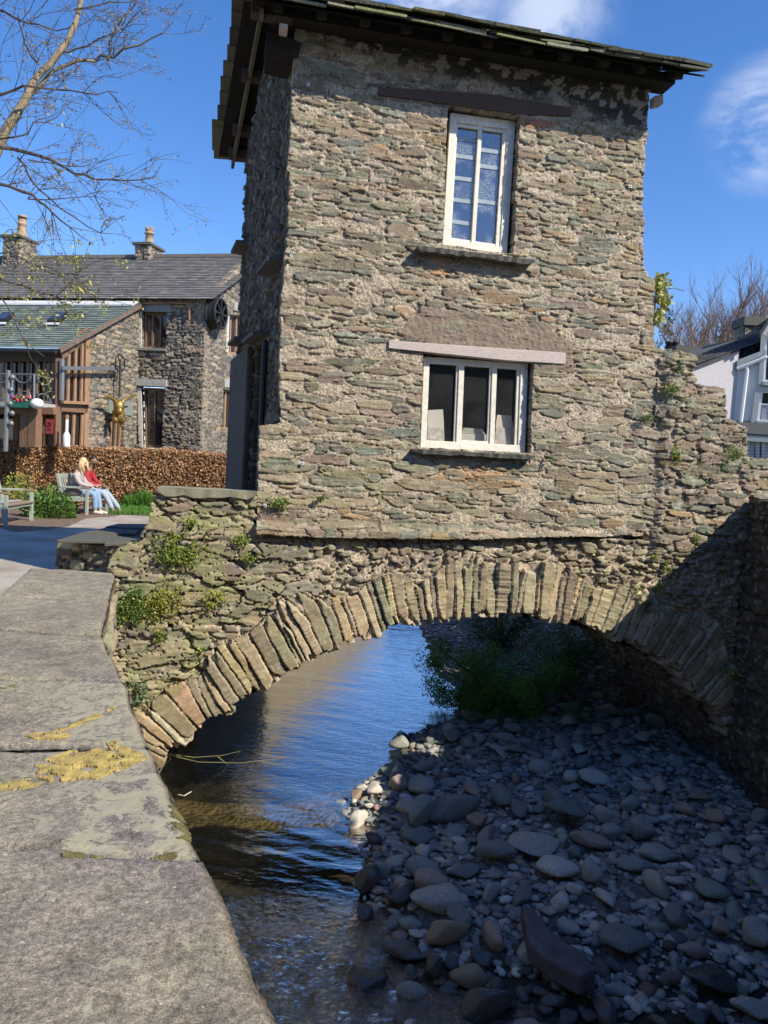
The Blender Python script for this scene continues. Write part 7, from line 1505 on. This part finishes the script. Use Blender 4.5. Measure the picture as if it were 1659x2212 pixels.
BT = [(1482, 700, 55, 'slim pinkish bare tree nearest the stepped wall'), (1448, 668, 70, 'bare tree right of the ivy bracket, thin and upright'), (1520, 645, 62, 'bare tree with two forked trunks in the middle of the wood'), (1560, 605, 58, 'tall spreading bare tree left of the tallest one'), (1600, 590, 56, 'tallest bare tree, fan-shaped against the sky above the cottage roof'), (1645, 600, 60, 'broad bare tree behind the white house gable'), (1500, 690, 80, 'faint bare tree between the two evergreens'), (1580, 650, 76, 'slender bare tree behind the fan-shaped one'), (1690, 590, 64, 'bare tree cut by the right edge of the picture'), (1420, 700, 62, 'brown bare tree partly hidden by the stepped wall'), (1540, 660, 68, 'pinkish bare tree leaning beside the round evergreen'), (1625, 640, 50, 'light-limbed bare tree in front of the stone chimney')]
for i, (px, py, Y, lab) in enumerate(BT):
    b_ = hillp(px, Y); bare_tree(b_, max(topz(px, py, Y) - b_[2], 4) * .95, 400 + i, lab, .5)
for i, (px, py, Y, w_, k, lab) in enumerate(((1503, 712, 85, 2.6, 0, 'pointed dark fir in the middle of the wood'), (1428, 672, 80, 3.6, 0, 'dark fir directly behind the ivy bracket'), (1590, 690, 78, 5.5, 1, 'round dark pine behind the bare trees'), (1655, 698, 74, 3, 1, 'light green topped pine behind the chimney'), (1545, 725, 95, 3, 0, 'small fir between pointed fir and round pine'))):
    b_ = hillp(px, Y); conifer(b_, topz(px, py, Y) - b_[2], w_, 500 + i, lab, k)
# scrub that fills the wood between the trunks
rs = np.random.RandomState(8); P = []
for i in range(420):
    Y = rs.uniform(48, 110); px = rs.uniform(1380, 1760); b_ = hillp(px, Y); h_ = rs.uniform(1.5, 5.0); q = rs.normal(size=(40, 3)) * np.array([.9, .9, h_ * .3]); q[:, 2] = np.abs(q[:, 2]); P.append(b_ + q)
o = leaves('undergrowth', np.concatenate(P), .26, [(.16, .10, .05), (.22, .13, .06), (.10, .08, .03), (.13, .12, .05), (.28, .17, .08)], 9, None, updir=.6, aspect=.14); tag(o, 'brown scrub and dry bracken filling the hillside wood', 'undergrowth', kind='stuff')
# distant tree line low behind the mill and house, seen in reflections through the arch
# ================================================================== TREE REACHING IN FROM THE UPPER LEFT
birch = tag(empty('spring_tree', (-7.5, 7.5, 0)), 'tree with pale knobbly limbs and sparse new leaves reaching in from the upper left', 'tree')
M_BK = mat('pale_tan_bark', (.30, .25, .17), .85, .3, 18, .6, .01); M_TW = mat('dark_twig', (.085, .07, .06), .85, .2, 8, 0)
lim = MB(); twg = MB(); LV = []; rb_ = random.Random(12)
trunk = MB(); trunk.tube([(-7.4, 7.0, -.1), (-7.3, 7.1, 1.5), (-7.0, 7.2, 2.8), (-6.6, 7.3, 3.8)], [.30, .25, .22, .19], 12); 
def L3(px, py, Y): return atY(px, py, Y)
def limb(pts, w0, w1, Y0, Y1, mb=None, twig=True, dens=1.0, leafy=.5, seed=0):
    n = len(pts); P = [L3(x, y, Y0 + (Y1 - Y0) * i / (n - 1)) for i, (x, y) in enumerate(pts)]
    # subdivide for a crooked look
    Q = [P[0]]
    for a, b_ in zip(P[:-1], P[1:]):
        k = max(2, int(np.linalg.norm(b_ - a) / .14))
        for j in range(1, k + 1): Q.append(a + (b_ - a) * j / k + (V3(rb_.gauss(0, .012), rb_.gauss(0, .02), rb_.gauss(0, .012)) if j < k else 0))
    m_ = len(Q); kk = lambda i: (w0 + (w1 - w0) * i / (m_ - 1)) / 2 * Y0 / FPX * (1 + .12 * rb_.random())
    (mb or lim).tube(Q, [kk(i) for i in range(m_)], 7 if w0 > 6 else 5)
    if twig:
        L_ = sum(np.linalg.norm(Q[i + 1] - Q[i]) for i in range(m_ - 1))
        for _ in range(int(L_ * 8.5 * dens)):
            i = rb_.randrange(m_ - 1); d = Q[i + 1] - Q[i]; d /= np.linalg.norm(d); a_ = rb_.choice((-1, 1)) * rb_.uniform(.5, 1.1)
            dd = V3(d[0] * math.cos(a_) - d[2] * math.sin(a_), rb_.gauss(0, .5), d[0] * math.sin(a_) + d[2] * math.cos(a_)); twig_(Q[i], dd / np.linalg.norm(dd), rb_.uniform(.25, .75) * (1 if w0 > 5 else .7), .0042, 0, leafy)
def twig_(p, d, L_, rad, lev, leafy):
    n = 5; q = [p]
    for i in range(n):
        d = d + V3(rb_.gauss(0, .16), rb_.gauss(0, .16), rb_.gauss(-.02, .14)) + V3(.07, 0, .01); d /= np.linalg.norm(d); q.append(q[-1] + d * L_ / n)
        if rb_.random() < leafy * (.5 + lev * .5): 
            for _ in range(rb_.choice((1, 2, 3))): LV.append(q[-1] + V3(rb_.gauss(0, .012), rb_.gauss(0, .012), rb_.gauss(-.012, .01)))
    twg.tube(q, [rad * (1 - .6 * i / n) for i in range(n + 1)], 3, cap=False)
    if lev < 2:
        for _ in range(rb_.choice((2, 3, 3))):
            i = rb_.randrange(1, n + 1); dd = d + V3(rb_.gauss(0, .6), rb_.gauss(0, .5), rb_.gauss(0, .6)); dd /= np.linalg.norm(dd); twig_(q[i], dd, L_ * rb_.uniform(.35, .6), rad * .6, lev + 1, leafy)
limb([(-260, 760), (-120, 520), (-40, 400), (0, 310), (30, 255), (60, 205), (90, 155), (128, 112), (158, 62), (172, 15), (186, -60)], 34, 7, 7.3, 7.6, dens=.5)
limb([(55, 215), (90, 183), (120, 150), (165, 132), (205, 133)], 9, 6, 7.5, 7.7)
limb([(205, 133), (245, 125), (300, 98), (350, 72), (375, 45)], 6, 1.5, 7.7, 8.0, twg)
limb([(232, 130), (235, 95), (255, 55), (280, 25), (300, -10)], 5, 3, 7.7, 7.9, twg)
limb([(85, 140), (60, 105), (48, 70), (38, 30)], 5, 2, 7.5, 7.3, twg)
limb([(130, 110), (165, 105), (210, 85), (260, 65), (320, 52)], 5, 1.2, 7.6, 8.0, twg)
limb([(-30, 20), (10, 25), (60, 50), (100, 60), (150, 60)], 6, 2, 7.0, 7.2, twg)
limb([(160, 20), (210, 12), (260, 5), (300, -4)], 4, 1.5, 7.5, 7.7, twg)
limb([(-40, 215), (30, 195), (90, 190), (150, 195), (210, 205), (255, 200)], 6, 1.5, 7.2, 7.5, twg, dens=1.2)
limb([(-40, 320), (0, 318), (60, 330), (110, 345), (160, 375), (205, 388), (270, 390), (330, 384), (350, 352)], 9, 1.3, 7.2, 7.7, twg)
limb([(38, 340), (60, 375), (85, 410), (130, 450), (190, 490), (240, 505)], 5, 1.5, 7.3, 7.6, twg)
limb([(-40, 385), (20, 402), (70, 420), (100, 445), (130, 475), (160, 497), (190, 520)], 8, 1.5, 7.0, 7.3, twg)
limb([(0, 300), (60, 290), (100, 265), (140, 235)], 4, 1.2, 7.1, 7.2, twg)
limb([(60, 345), (110, 352), (180, 360), (235, 345)], 3, 1, 7.3, 7.5, twg)
limb([(60, 430), (120, 430), (180, 425), (232, 428)], 3, 1, 7.2, 7.5, twg)
# nearer, leafier low sprays
YL = []
limb([(-40, 560), (20, 545), (80, 575), (130, 590), (190, 600)], 4, 1.2, 6.2, 6.4, twg, dens=1.2, leafy=1.0)
limb([(-40, 610), (0, 640), (30, 690), (55, 740), (95, 770)], 4, 1.5, 6.2, 6.0, twg, dens=1.0, leafy=1.0)
limb([(-30, 590), (60, 620), (120, 640), (170, 655), (200, 640)], 3.5, 1.2, 6.3, 6.5, twg, dens=1.3, leafy=1.0)
lim.v += trunk.v and []
trunk.build('trunk', M_BK, birch, True); lim.build('limb', M_BK, birch, True); twg.build('twigs', M_TW, birch)
LV = np.array(LV); zz = LV[:, 2]; lowm = (LV[:, 1] < 6.9)
LV = LV[::2] if 0 else LV
leaves('young_leaves', LV[lowm][::3], .034, [(.45, .42, .10), (.38, .38, .08), (.30, .33, .07)], 13, birch, updir=-.4, aspect=.45)
leaves('buds', LV[~lowm][::2], .024, [(.30, .27, .10), (.36, .33, .15), (.38, .22, .13), (.20, .20, .08)], 14, birch, updir=-.2, aspect=.45)
